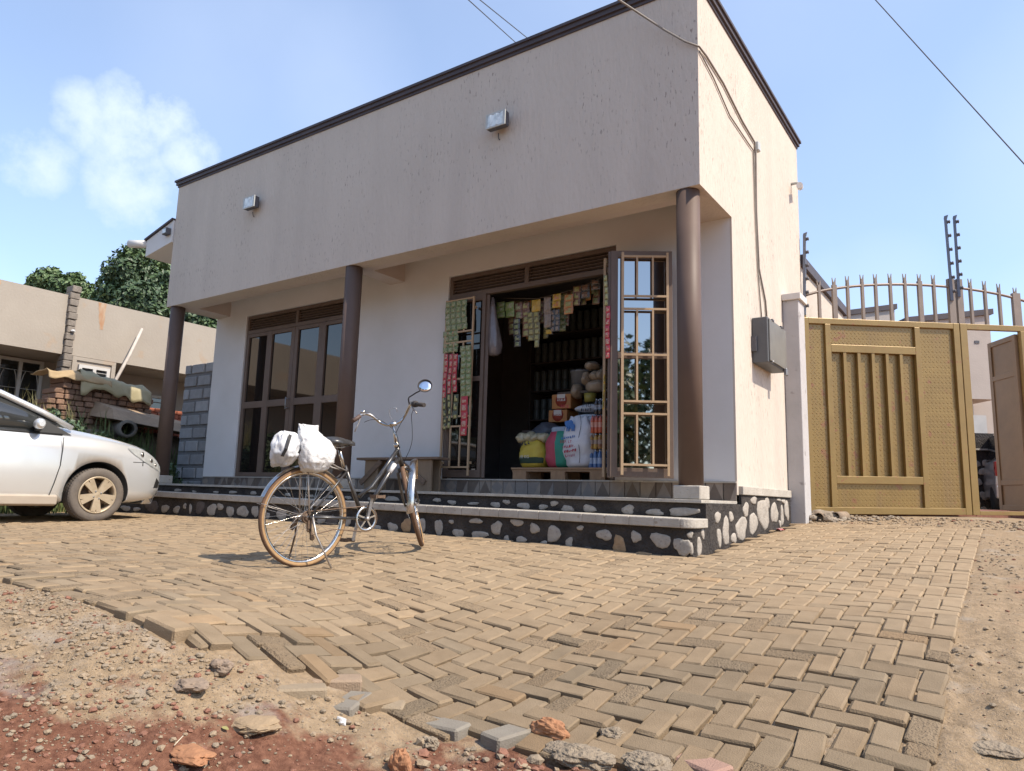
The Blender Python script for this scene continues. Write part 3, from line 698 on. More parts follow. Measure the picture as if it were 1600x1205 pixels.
# meter box on the sunlit wall
my0, my1, mz0, mz1 = 1.47, 2.16, 1.85, 2.33
t = thing('meter_box', 'dark grey steel electricity meter box hung on the sunlit side wall', 'meter box', (0, 1.9, 1.8))
BOXM = mat('box enamel', (.115,.12,.125), (.09,.092,.095), scale=4, rough=.5)
MB().cbox(.003, .165, my0, my1, mz0, mz1, .008).build('box', BOXM, t)
MB().cbox(.1655, .18, my0+.02, my1-.02, mz0+.02, mz1-.02, .004).build('lid', mat('box lid', (.20,.19,.165), (.15,.14,.125), scale=6, rough=.4), t)
hb = MB(); hb.tube([(.19, my0+.06, mz0+.02), (.19, my0+.06, mz0-.0)], .012, 8); hb.build('latch', STEELG, t); hb = MB(); hb.cbox(.168, .20, my1-.12, my1-.05, mz0-.05, mz0+.03, .006); hb.build('latch', STEELG, t)
for yy in (my0+.15, my1-.2):
    MB().cbox(.1655, .186, yy-.03, yy+.03, mz1-.028, mz1-.004, .003).build('hinge', DGREY, t)
pm_ = MB().box(.003, .05, my0-.03, my0-.001, mz0+.12, mz0+.28).build('side_plate', DGREY, t)
# supply cables down the side wall
CABM = mat('cable sheath', (.25,.22,.19), rough=.6)
cb = MB()
def onwall(px, py, o=.014): return atX(px, py, o)
A = atY(967, 0, -.35); B_ = atY(1000, 22, -.12)
p1 = [A+(A-B_)*4, A, B_, atY(1040, 48, -.06), atY(1070, 65, -.03), Vector((.02, -.02, atY(1090, 76, 0).z)), onwall(1104, 88), onwall(1130, 130), onwall(1160, 190), onwall(1179, 222), onwall(1181, 240), onwall(1182, 330), onwall(1186, 420), onwall(1196, 470), onwall(1198, 497)]
tag(MB().tube(p1, .010, 8).build('supply_cable', CABM), 'grey supply cable running round the parapet corner and down to the meter box', 'cable')
p2 = [onwall(1093, 80, .012), onwall(1115, 122, .012), onwall(1140, 180, .012), onwall(1170, 225, .012), onwall(1177, 235, .012), onwall(1180, 330, .012), onwall(1184, 420, .012), onwall(1188, 470, .012), onwall(1190, 497, .012)]
tag(MB().tube(p2, .007, 8).build('thin_cable', CABM), 'thin cable beside the supply cable on the side wall', 'cable')
cl = MB().cbox(-.0, .05, atX(1180, 230, 0).y-.04, atX(1180, 230, 0).y+.04, atX(1180, 230, 0).z-.06, atX(1180, 230, 0).z+.05, .01); solo(cl, 'cable_clamp', LGREY, 'small pale clamp holding the two cables high on the side wall', 'clamp')
cc = atX(1236, 288, .0)
t = thing('security_camera', 'small white camera near the far top edge of the sunlit side wall', 'camera', (0, cc.y, cc.z))
MB().tube([(.002, cc.y, cc.z), (.08, cc.y, cc.z), (.11, cc.y-.02, cc.z-.04)], .018, 10).build('arm', LGREY, t); MB().tube([(.10, cc.y+.06, cc.z-.05), (.13, cc.y-.12, cc.z-.09)], [.035, .04], 14).build('body', mat('white plastic', (.75,.75,.73), rough=.4), t)
# ================================================================ gate, pillar, compound
GOLD = mat('gold gate paint', (.275,.18,.058), (.21,.134,.042), scale=3, rough=.38, spec=.55, metal=.25, bump=.08, bscale=30, speck=(.25,.12,.05), speck_scale=18, speck_t=.64)
GOLDP = mat('gold tread plate', (.275,.177,.054), (.20,.125,.039), scale=2.5, rough=.36, spec=.6, metal=.3, speck=(.24,.115,.05), speck_scale=9, speck_t=.62, streak=(5, .55, (.20,.125,.06)))
BRONZE = mat('bronze bar paint', (.24,.19,.155), (.18,.145,.12), scale=6, rough=.5, metal=.3)
PLAST = mat('pillar plaster', (.48,.46,.45), (.38,.365,.355), scale=2.6, rough=.9, bump=.25, bscale=25, spec=.2, speck=(.30,.28,.27), speck_scale=7, speck_t=.63)
# masonry gate pillar against the shop's side wall
pt = thing('gate_pillar', 'plain grey plastered gate pillar with a shallow cap, against the side wall', 'pillar', (.09, 2.9, .2))
m1 = MB().box(.003, .185, 2.745, 3.03, .05, 2.82); m1.build('shaft', PLAST, pt, bevel=.008)
MB().box(.003, .215, 2.715, 3.06, 2.821, 2.90).build('cap', mat('white cap paint', (.66,.63,.59), (.55,.52,.48), scale=6, rough=.85), pt, bevel=.006)
# gate frame of reference
GL = atD(1264, 803, 9.0); GR = atD(1517, 805, 9.0*1.027)
gd = Vector((GR.x-GL.x, GR.y-GL.y, 0)); GW = gd.length; gd /= GW; gn = Vector((gd.y, -gd.x, 0))
if gn.dot(Vector((CAM.x-GL.x, CAM.y-GL.y, 0))) < 0: gn = -gn
G0 = Vector((GL.x, GL.y, GL.z)); GRISE = (GR.z-GL.z)/GW
def gu(px, py, q=0):
    d = ray(px, py); p0 = G0+gn*q; t = ((p0-CAM).dot(gn))/d.dot(gn); p = CAM+d*t
    return (p-G0).dot(gd), p.z-G0.z
def GM(u, v, q): return G0 + gd*u + Vector((0, 0, v+GRISE*u)) + gn*q
def gbx(mb, u0, u1, v0, v1, q0, q1, mi=0):
    mb.hexa([GM(u0,v0,q0),GM(u1,v0,q0),GM(u1,v0,q1),GM(u0,v0,q1),GM(u0,v1,q0),GM(u1,v1,q0),GM(u1,v1,q1),GM(u0,v1,q1)], mi)
GH = gu(1258, 497)[1]
print('gate', GW, GH, [gu(*p) for p in ((1300,500),(1447,510),(1486,508),(1310,540),(1310,552),(1320,745),(1320,757),(1480,570),(1440,432),(1255,470),(1595,455),(1500,445))])
gt = thing('gate_leaf', 'tall golden steel gate leaf of tread plate panels with bars in the middle', 'gate', tuple(G0))
fw = MB(); T_ = .03
uA, uB, uC = .30, 1.555, 1.83
gbx(fw, 0, .075, 0, GH, -.03, .03); gbx(fw, GW-.085, GW, 0, GH, -.03, .03)
gbx(fw, .075, GW-.085, GH-.075, GH, -.028, .028); gbx(fw, .075, GW-.085, 0, .085, -.028, .028)
zz0, zz1 = .085, GH-.075
gbx(fw, uA, uA+.075, zz0, zz1, -.027, .027); gbx(fw, uB, uB+.075, zz0, zz1, -.027, .027)
gbx(fw, uA+.075, uB, 2.08, 2.18, -.026, .026); gbx(fw, uA+.075, uB, .38, .477, -.026, .026)
fw.build('frame', GOLD, gt, bevel=.004)
# tread plate with raised lozenges
def plate(u0, u1, v0, v1, q, name='tread_plate'):
    pl = MB(); gbx(pl, u0, u1, v0, v1, q-.006, q)
    s = .055; k = 0; v = v0+s*.5
    while v < v1-s*.3:
        u = u0+s*.45+(s*.5 if k % 2 else 0)
        while u < u1-s*.35:
            a = PI/4 if k % 2 else -PI/4
            ca, sa = math.cos(a), math.sin(a); l, w = .021, .006
            ps = [(-l,0),(0,-w),(l,0),(0,w)]
            vs = [GM(u+x*ca-y*sa, v+x*sa+y*ca, q) for x, y in ps]+[GM(u+x*.5*ca-y*.3*sa, v+x*.5*sa+y*.3*ca, q+.003) for x, y in ps]
            pl.add(vs, [(4,5,6,7),(0,1,5,4),(1,2,6,5),(2,3,7,6),(3,0,4,7)])
            u += s
        v += s*.62; k += 1
    return pl.build(name, GOLDP, gt)
plate(.075, uA, zz0, 1.37, -.004); plate(.075, uA, 1.365, zz1, -.009)
plate(uB+.075, GW-.085, zz0, 1.36, -.004); plate(uB+.075, GW-.085, 1.355, zz1, -.009)
plate(uA+.075, uB, 2.18, zz1, -.008); plate(uA+.075, uB, .085, .38, -.008); plate(uA+.04, uB+.04, .45, 2.11, -.032)
ub = [uA+.075+(uB-uA-.075)*(k+1)/6-.01 for k in range(5)]
for u in ub:
    b_ = MB(); gbx(b_, u-.02, u+.02, .477, 2.08, -.029, .02); b_.build('bar', GOLD, gt)
hg = MB()
for v in (.5, 2.05):
    hg.tube([GM(-.02, v-.05, .01), GM(-.02, v+.05, .01)], .018, 10)
hg.build('hinge', GOLD, gt)
# arched top rail with palisade spikes
def arch(u):  # height over the gate leaf top
    a = (u-1.72)/1.95; return .20+.45*math.sqrt(max(0, 1-a*a)) if abs(a) < 1 else .2
for (ua, ub_) in ((.0, GW-.01),):
    MB().tube([GM(u, GH+arch(u)-.13+.0, 0) for u in np.linspace(ua, ub_, 22)], .018, 8).build('arch_rail', BRONZE, gt)
def spike(u, wide, base, top, parent, name='spike'):
    s_ = MB(); w = .03 if wide else .017
    gbx(s_, u-w, u+w, base, top-.10, -.018, .018)
    for sg in (-1, 1):   # forked tip
        s_.hexa([GM(u,top-.10,-.01),GM(u+sg*.02,top-.10,-.01),GM(u+sg*.02,top-.10,.01),GM(u,top-.10,.01),GM(u+sg*.021,top,-.004),GM(u+sg*.027,top,-.004),GM(u+sg*.027,top,.004),GM(u+sg*.021,top,.004)])
    gbx(s_, u-.016, u+.016, top-.10, top-.06, -.012, .012)
    return s_.build(name, BRONZE, parent)
spx = [(1278,0),(1302,1),(1323,0),(1346,0),(1367,0),(1390,0),(1413,0),(1436,1),(1458,0)]
for px, wd in spx:
    u = gu(px+2, 470)[0]; spike(u, wd, GH, GH+arch(u)+.02, gt)
MBp = MB(); gbx(MBp, 0, .05, GH, GH+.21, -.02, .02); MBp.build('stub_post', GOLD, gt)
MBp = MB(); gbx(MBp, GW-.11, GW-.02, GH, GH+.62, -.022, .022); MBp.build('stub_post', BRONZE, gt)
# right leaf: frame with an open wicket door
o2 = GW+.012
gt2 = thing('gate_leaf', 'golden gate frame holding the open pedestrian doorway, right of the tread plate leaf', 'gate', tuple(GM(o2, 0, 0)))
f2 = MB(); W2 = 2.3
gbx(f2, o2, o2+.10, 0, GH, -.03, .03); gbx(f2, o2+.10, o2+1.0, GH-.075, GH, -.028, .028); gbx(f2, o2+.10, o2+.88, 0, .05, -.03, .03)
gbx(f2, o2+.88, o2+1.0, .05, GH-.075, -.03, .03)
gbx(f2, o2+W2-.1, o2+W2, 0, GH, -.03, .03); gbx(f2, o2+1.0, o2+W2-.1, GH-.075, GH, -.027, .027); gbx(f2, o2+1.0, o2+W2-.1, 0, .08, -.027, .027)
f2.build('frame', GOLD, gt2, bevel=.004)
MBp = MB(); gbx(MBp, o2, o2+.085, GH, GH+.62, -.022, .022); MBp.build('stub_post', BRONZE, gt2); MBp = MB(); gbx(MBp, o2+.82, o2+.93, GH, GH+.46, -.022, .022); MBp.build('stub_post', BRONZE, gt2)
MB().tube([GM(u, GH+arch(u)-.13, 0) for u in np.linspace(o2+.02, o2+W2-.3, 22)], .018, 8).build('arch_rail', BRONZE, gt2)
for u in (o2+.21, o2+.42, o2+.63, o2+.87, o2+1.06, o2+1.25, o2+1.44): spike(u, 0, GH, GH+arch(u)+.02, gt2)
p2_ = MB(); gbx(p2_, o2+1.0, o2+W2-.1, .08, GH-.075, -.012, -.004); p2_.build('panel', GOLDP, gt2)
# wicket door swung inward, seen at an angle
wd = thing('wicket_door', 'brown steel pedestrian door standing ajar in the golden gate', 'door', tuple(GM(o2+.87, .05, -.03)))
hinge = GM(o2+.87, 0, -.04); wdir = (-gn*.95 + gd*.17).normalized(); wn = Vector((wdir.y, -wdir.x, 0))
def WM(u, v, q): return hinge + wdir*u + Vector((0,0,v)) + wn*q
def wbx(mb, u0, u1, v0, v1, q0, q1): mb.hexa([WM(u0,v0,q0),WM(u1,v0,q0),WM(u1,v0,q1),WM(u0,v0,q1),WM(u0,v1,q0),WM(u1,v1,q0),WM(u1,v1,q1),WM(u0,v1,q1)])
w_ = MB(); ww = .62; wz0, wz1 = .06, GH-.10
wbx(w_, 0, .07, wz0, wz1, -.025, .025); wbx(w_, ww-.07, ww, wz0, wz1, -.025, .025)
for a, b_ in ((wz0, wz0+.07), (.40, .47), (1.86, 1.93), (wz1-.07, wz1)): wbx(w_, .07, ww-.07, a, b_, -.024, .024)
WDM = mat('brown wicket paint', (.26,.165,.085), (.20,.125,.065), scale=4, rough=.45, metal=.2)
w_.build('frame', WDM, wd, bevel=.003)
w_ = MB(); wbx(w_, .07, ww-.07, wz0+.07, .40, -.008, 0); wbx(w_, .07, ww-.07, .47, 1.86, -.014, -.006); wbx(w_, .07, ww-.07, 1.93, wz1-.07, -.008, 0); w_.build('panel', WDM, wd)
for k in range(3):
    w_ = MB(); u = .07+(ww-.14)*(k+1)/4; wbx(w_, u-.018, u+.018, .47, 1.86, -.005, .02); w_.build('bar', WDM, wd)
w_ = MB(); wbx(w_, ww-.06, ww-.01, 1.02, 1.18, .026, .06); w_.build('lock', DGREY, wd)
# electric fence standards
BLUEM = mat('weathered post paint', (.19,.21,.25), (.14,.155,.19), scale=8, rough=.5, metal=.4)
def fence_post(base, top, n, label, side):
    d = top-base; t = thing('electric_fence_post', label, 'fence post', tuple(base), 'electric fence posts over the gate')
    MB().bar(base, top, .035, .03).build('post', BLUEM, t)
    cap = MB(); cap.hexa([Vector(p)+top for p in ((-.02,-.015,-.02),(.02,-.015,-.02),(.02,.015,-.02),(-.02,.015,-.02),(-.012,-.01,.02),(.035,-.01,.03),(.035,.01,.03),(-.012,.01,.02))]); cap.build('cap', BLUEM, t)
    for k in range(n):
        p = base+d*(1-(k+.35)/(n))
        MB().lathe([(0,0),(.022,.002),(.026,.012),(.016,.02),(.026,.028),(.022,.04),(0,.044)], p+side*.012, side, 10).build('insulator', DGREY, t)
sd = (gd*.75+gn*.65).normalized()
def gp(px, py, q=0):
    u, v = gu(px, py, q); return G0+gd*u+Vector((0,0,v))+gn*q
fence_post(gp(1488, 470, .03), gp(1477, 340, .03), 6, 'left of the twin slanting electric fence posts on top of the gate', sd)
fence_post(gp(1499, 464, .03), gp(1491, 340, .03), 6, 'right of the twin slanting electric fence posts on top of the gate', sd)
fence_post(gp(1257, 492, .03), gp(1257, 367, .03), 6, 'upright electric fence post beside the shop wall above the pillar', sd)
# yard paving behind the gate
yp = MB(); RED = mat('red yard pavers', (.30,.14,.10), (.2,.095,.07), scale=20, rough=.9, bump=.3)
a = GM(0, 0, -.1)
for k in range(14):
    q0 = -.15-k*.6
    for j in range(9):
        u0 = -.1+j*.5; yp.hexa([GM(u0,-.05,q0-.59),GM(u0+.49,-.05,q0-.59),GM(u0+.49,-.05,q0),GM(u0,-.05,q0),GM(u0,.035+.006*((k+j)%2),q0-.59),GM(u0+.49,.035+.006*((k+j)%2),q0-.59),GM(u0+.49,.035+.006*((k+j)%2),q0),GM(u0,.035+.006*((k+j)%2),q0)])
struct(yp.build('yard_paving', RED))
# rear annex of the shop: lower wall with dark coping running back
za = atX(1252, 404, 0).z; ye = atX(1318, 494, -.02)
an = thing('annex_building', 'cream annex with a dark roof edge running back behind the gate pillar', 'building', (-2, 6, .2))
MB().box(-6, -.02, YW+.01, ye.y, .2, za-.1).build('wall', ROUGHCAST, an)
MB().box(-6.02, .03, YW+.01, ye.y+.05, za-.099, za+.04).build('roof_edge', COPING, an)
# house inside the compound
HP = mat('house plaster', (.46,.40,.35), (.40,.345,.30), scale=2, rough=.9, bump=.3, bscale=30)
hd_ = 15.5
def hp(px, py, D=hd_): return atD(px, py, D)
A_ = hp(1500, 640); B_ = hp(1557, 640)
hv = Vector((B_.x-A_.x, B_.y-A_.y, 0)).normalized(); hn = Vector((-hv.y, hv.x, 0))
if hn.dot(Vector((FW.x, FW.y, 0))) < 0: hn = -hn
ho = thing('compound_house', 'plain grey brown house with dark roof edges inside the gated yard', 'house', (B_.x, B_.y, .3))
def hbox(mb, u0, u1, q0, q1, z0a, z1a, z0b=None, z1b=None):
    z0b = z0a if z0b is None else z0b; z1b = z1a if z1b is None else z1b
    P_ = lambda u, q, z: B_ + hv*u + hn*q + Vector((0,0,z-B_.z))
    mb.hexa([P_(u0,q0,z0a),P_(u1,q0,z0b),P_(u1,q1,z0b),P_(u0,q1,z0a),P_(u0,q0,z1a),P_(u1,q0,z1b),P_(u1,q1,z1b),P_(u0,q1,z1a)])
zr = hp(1557, 486).z; zr2 = hp(1500, 492).z; zl_ = hp(1557, 624).z
k_ = (zr-zr2)/(B_-A_).length
m1 = MB(); hbox(m1, -1.75, 0, 0, 4, zl_, zr-1.75*k_, zl_, zr); m1.build('upper_wall', HP, ho)
m1 = MB(); hbox(m1, -1.85, .06, -.06, 4.1, zr-1.85*k_+.002, zr-1.85*k_+.13, zr+.008, zr+.13); m1.build('roof_edge', COPING, ho)
m1 = MB(); hbox(m1, -3, 2.5, .8, 3.9, .3, zl_+.5); m1.build('lower_wall', HP, ho)
zk = hp(1447, 480, 17).z
m1 = MB(); hbox(m1, -4.2, -1.0, 2, 6, 1.5, zk-.35, 1.5, zk+.18); m1.build('upper_wall', HP, ho)
m1 = MB(); hbox(m1, -4.3, -.95, 1.95, 6.1, zk-.348, zk-.22, zk+.182, zk+.31); m1.build('roof_edge', COPING, ho)
m1 = MB(); hbox(m1, -.62, -.40, .15, .4, .3, zl_); m1.build('column', HP, ho)
pv_ = hp(1537, 531)
m1 = MB(); hbox(m1, (pv_-B_).dot(hv)-.05, (pv_-B_).dot(hv)+.05, -.012, .01, pv_.z-.03, pv_.z+.03); m1.build('vent', DGREY, ho)
rt = thing('tiled_roof', 'small red tiled roof ridge seen over the golden gate', 'roof', tuple(hp(1345, 492, 24)))
c_ = hp(1345, 488, 24); m1 = MB()
for k in range(5):
    m1.hexa([c_+RT*(-.9+.1*k)+Vector((0,0,-.5+.11*k)), c_+RT*(1.2-.2*k)+Vector((0,0,-.5+.11*k)), c_+RT*(1.2-.2*k)+FW*1+Vector((0,0,-.5+.11*k)), c_+RT*(-.9+.1*k)+FW*1+Vector((0,0,-.5+.11*k)), c_+RT*(-.9+.1*k)+Vector((0,0,-.4+.11*k)), c_+RT*(1.2-.2*k)+Vector((0,0,-.4+.11*k)), c_+RT*(1.2-.2*k)+FW*1+Vector((0,0,-.3+.11*k)), c_+RT*(-.9+.1*k)+FW*1+Vector((0,0,-.3+.11*k))])
m1.build('tiles', mat('clay tiles', (.32,.15,.10), (.2,.10,.075), scale=12, rough=.8), rt)
# stone retaining wall in the yard
rw = thing('stone_wall', 'low dark wall of crazy stone under a pale ledge inside the yard', 'wall', (0, 0, 0)); 
a = hp(1512, 795, 13.5); b2 = hp(1556, 795, 13.5); wv = Vector((b2.x-a.x, b2.y-a.y, 0)); wl = wv.length; wv /= wl; wq = Vector((-wv.y, wv.x, 0))
if wq.dot(Vector((FW.x, FW.y, 0))) < 0: wq = -wq
rw.location = (a.x, a.y, .3)
def RM(u, v, q): return Vector((a.x, a.y, 0))+wv*u+wq*q+Vector((0,0,v))
def rbx(mb, u0, u1, v0, v1, q0, q1): mb.hexa([RM(u0,v0,q0),RM(u1,v0,q0),RM(u1,v0,q1),RM(u0,v0,q1),RM(u0,v1,q0),RM(u1,v1,q0),RM(u1,v1,q1),RM(u0,v1,q1)])
zt1 = hp(1530, 700, 13.5).z; zt0 = hp(1530, 675, 13.5).z; zt2 = hp(1530, 646, 13.5).z
m1 = MB(); rbx(m1, -1.5, wl+.6, .25, zt0, 0, .3); m1.build('wall', BLACKM, rw)
m1 = MB(); rbx(m1, -1.5, wl+.62, zt1-.03, zt1+.0, -.05, -.001); m1.build('ledge', CEM, rw)
m1 = MB(); rbx(m1, -1.5, wl-.05, zt0+.001, zt2, .0, .28); m1.build('plaster_band', mat('pale yard plaster', (.52,.5,.47), (.4,.38,.36), scale=3, rough=.9), rw)
st = MB(); r_ = random.Random(3)
for (u, v, w, hh) in [(.1,.45,.14,.12),(.3,.42,.13,.16),(.12,.66,.12,.14),(.33,.70,.16,.15),(.05,.9,.14,.12),(.25,.95,.12,.12),(.42,.9,.1,.18),(.1,1.12,.13,.14),(.34,1.15,.16,.14),(.5,.6,.1,.14),(.5,1.1,.1,.12),(-.2,.6,.2,.2),(-.2,.95,.2,.2),(.22,.55,.06,.08),(.2,1.3,.2,.14),(.42,1.32,.16,.12),(.05,1.32,.1,.12)]:
    stone(st, RM(u, v, -.002), wv, (0,0,1), -wq, w, hh, int(1000*abs(u)+v*77), 0)
st.build('stone_facing', STONE, rw)
# parked vehicle in the yard: tail corner only is seen, built as the rear of an estate car
SILV = mat('silver car paint', (.50,.50,.49), (.46,.46,.45), scale=2, rough=.28, metal=.45, coat=.6, spec=.5)
BLK = mat('black rubber trim', (.02,.02,.02), rough=.6); CGL = mat('car glass', (.02,.022,.022), (.02,.022,.022), rough=.03, spec=1.0)
REDL = mat('red lamp', (.30,.02,.02), (.22,.015,.015), rough=.15, spec=.7)
c0 = hp(1560, 790, 12.2); cv = (gd*.55-gn*.85).normalized(); cw_ = Vector((-cv.y, cv.x, 0))
if cw_.dot(gd) < 0: cw_ = -cw_
vc = thing('parked_suv', 'rear corner of a silver estate car with a red tail lamp inside the yard', 'car', (c0.x, c0.y, .33))
def VM(u, w, z): return Vector((c0.x, c0.y, .33))+cv*u+cw_*w+Vector((0,0,z))
rings = []
for z, o_ in ((.28,.05),(.34,0),(.55,-.02),(.80,0),(.95,.03),(1.0,.06)): rings.append([VM(o_,0.0+o_,z),VM(o_,1.65-o_,z),VM(2.2,1.65-o_,z),VM(2.2,0+o_,z)])
MB().loft(rings, smooth=False).build('body', SILV, vc, bevel=.03)
rings = []
for z, o_ in ((1.001,.08),(1.45,.26),(1.5,.34)): rings.append([VM(o_,.02+o_*.4,z),VM(o_,1.63-o_*.4,z),VM(2.2,1.63-o_*.4,z),VM(2.2,.02+o_*.4,z)])
MB().loft(rings, smooth=False).build('cabin', CGL, vc, bevel=.02)
m1 = MB(); m1.hexa([VM(-.012,-.01,.68),VM(-.012,.22,.68),VM(.12,.22,.68),VM(.12,-.012,.68),VM(.0,-.01,.93),VM(.0,.22,.93),VM(.14,.22,.93),VM(.14,-.01,.93)]); m1.build('tail_lamp', REDL, vc, bevel=.012)
m1 = MB().hexa([VM(-.05,-.02,.30),VM(-.05,1.67,.30),VM(.1,1.67,.30),VM(.1,-.02,.30),VM(-.06,-.02,.52),VM(-.06,1.67,.52),VM(.1,1.67,.52),VM(.1,-.02,.52)]); m1.build('bumper', SILV, vc, bevel=.03)
wc = VM(.55, .08, .3); MB().lathe([(0,-.1),(.2,-.1),(.30,-.08),(.31,0),(.30,.08),(0,.08)], wc, cw_, 20).build('wheel', BLK, vc)
# rubble and pipes at the foot of the gate
PIPE = mat('clay pipe', (.30,.22,.15), (.2,.15,.11), scale=15, rough=.9, bump=.4)
pp = atD(1305, 807, 8.3); p0 = Vector((pp.x, pp.y, h(pp.x, pp.y)+.05))
PIPEIN = mat('pipe bore', (.03,.025,.02), rough=.9)
def pipe(p, d, L_, r, label):
    d = Vector(d).normalized(); mb = MB()
    mb.lathe([(r*.8, .001), (r, 0), (r, L_), (r*.8, L_)], p, d, 20); mb.lathe([(r*.8, 0), (r*.78, L_*.96), (0, L_*.96)], p, d, 20, mi=1)
    return solo(mb, 'pipe_offcut', [PIPE, PIPEIN], label, 'pipe')
pipe(p0, (.15, .9, .02), .32, .055, 'open clay pipe end poking out of the rubble by the gate')
q0 = atD(1279, 807, 8.25); pipe(Vector((q0.x, q0.y, h(q0.x, q0.y)+.05)), (-.2, .9, .05), .3, .062, 'clay pipe end plugged with mortar beside the gate pillar')
rb = MB(); r_ = random.Random(21)
for k in range(90):
    px = r_.uniform(1266, 1420); D = r_.uniform(8.15, 8.8); p = atD(px, 806, D); s_ = r_.uniform(.01, .035)*(1.7 if px < 1315 else .8)
    rb.rock((p.x, p.y, h(p.x, p.y)+s_*.4+ (.04 if px < 1300 else 0)*r_.random()), s_, k+50, mi=0)
rb.rock((q0.x+.0, q0.y+.2, h(q0.x, q0.y)+.01), (.2, .13, .12), 7, sub=3, rough=.35); rb.rock((p0.x-.05, p0.y+.12, h(p0.x, p0.y)-.01), (.14, .12, .10), 9, sub=3, rough=.35)
RUB = mat('mortar rubble', (.34,.285,.22), (.22,.18,.14), scale=18, rough=.95, bump=.8, bscale=70, spec=.15)
stuff(rb.build('mortar_rubble', RUB), 'heap of mortar rubble against the foot of the gate pillar', 'rubble')
w_ = atX(1218, 827, .12); wr = MB(); wr.loft([[(w_.x-.03+.012*math.sin(k*1.7)+i*.016, w_.y-.09+k*.045, h(w_.x, w_.y)+.022+.012*math.sin(k*2.1+i)) for k in range(5)] for i in range(5)], cap=False)
solo(wr, 'crisp_wrapper', mat('wrapper foil', (.65,.60,.58), (.55,.10,.10), scale=12, rough=.3, contrast=.05), 'crumpled red and white wrapper at the foot of the stone plinth', 'litter')
# ================================================================ bicycle
BO = Vector((-1.962, -2.517, 0)); bF = Vector((.14, .99, 0)).normalized(); bN = Vector((bF.y, -bF.x, 0))   # forward, right
def BP(s, n, z): return BO + bF*s + bN*n + Vector((0, 0, z))
BLKP = mat('black frame enamel', (.018,.018,.02), (.05,.045,.042), scale=16, rough=.3, spec=.6, coat=.3)
CHROME = mat('worn chrome', (.62,.60,.57), (.42,.38,.34), scale=22, rough=.22, metal=1)
DULL = mat('dull alloy', (.48,.45,.42), (.30,.26,.23), scale=30, rough=.45, metal=.8)
RUST = mat('rusty steel', (.20,.13,.085), (.10,.07,.05), scale=40, rough=.7, metal=.3)
TYRE = mat('dusty brown tyre', (.155,.085,.048), (.10,.06,.038), scale=26, rough=.85, bump=.3, bscale=120)
TANW = mat('tan tyre wall', (.36,.22,.10), (.27,.165,.08), scale=22, rough=.8)
RUBB = mat('grip rubber', (.05,.04,.035), (.035,.03,.028), rough=.7)
LEATH = mat('saddle vinyl', (.03,.03,.032), (.05,.048,.046), scale=20, rough=.32, spec=.6, bump=.1, bscale=60)
bike = thing('bicycle', 'black roadster bicycle with tan tyres parked on the paving before the steps', 'bicycle', tuple(BP(.5, 0, -.05)))
RW = .343
def wheel(c, ax, parent, name, side=1):
    c = Vector(c); ax = Vector(ax).normalized()
    t = MB(); R_, r = RW-.018, .0185
    prof = [(R_+r*math.cos(a), r*math.sin(a)*1.0) for a in [2*PI*k/14 for k in range(15)]]
    def mif(i):
        a = 2*PI*(i+.5)/14; return 0 if math.cos(a) > .32 else 1
    t.lathe(prof, c, ax, 56, mif=mif); w = t.build(name, [TYRE, TANW], parent)
    u = Vector((0,0,1)); x = ax.cross(u).normalized(); y = ax.cross(x)
    rim = MB(); rr = R_-.014
    rim.lathe([(rr,-.012),(rr-.004,-.013),(rr-.016,-.009),(rr-.016,.009),(rr-.004,.013),(rr,.012),(rr,-.012)], c, ax, 56); rim.build('rim', CHROME, w)
    hb = MB(); hb.lathe([(0,-.052),(.012,-.052),(.012,-.036),(.026,-.034),(.026,-.03),(.016,-.026),(.016,.026),(.026,.03),(.026,.034),(.012,.036),(.012,.052),(0,.052)], c, ax, 16); hb.build('hub', DULL, w)
    sp = MB(); n = 36
    for k in range(n):
        s_ = 1 if k % 2 else -1; a = 2*PI*k/n; a2 = a + (1.15 if (k//2) % 2 else -1.15)
        p = c + ax*.031*s_ + (x*math.cos(a2)+y*math.sin(a2))*.024; q = c + (x*math.cos(a)+y*math.sin(a))*(rr-.012)
        sp.tube([p, q], .0011, 5, cap=False)
    o = sp.build('spoke', CHROME, w); o['kind'] = 'stuff'
    return w
rc = BP(0, 0, .243)
wheel(rc, bN, bike, 'rear_wheel')
# steered front wheel
hd_top = BP(.772, 0, .805); hd_bot = BP(.838, 0, .640)
sa = (hd_bot-hd_top).normalized()
Hd = Vector((-.645, .765, 0)); Hd = (Hd - sa*Hd.dot(sa)).normalized()      # heading of the front wheel
fax = Hd.cross(Vector((0,0,1))).normalized()
fax = (fax - sa*fax.dot(sa)).normalized()
fc = hd_bot + sa*.335 + Hd*.05
fg = h(fc.x, fc.y); fc.z = max(fc.z, fg+RW-.004) if abs(fc.z-fg-RW) < .08 else fc.z
print('front hub', fc, fg, 'pix', pix(fc), pix(fc-Vector((0,0,RW))), pix(fc+Vector((0,0,RW))))
wheel(fc, fax, bike, 'front_wheel')
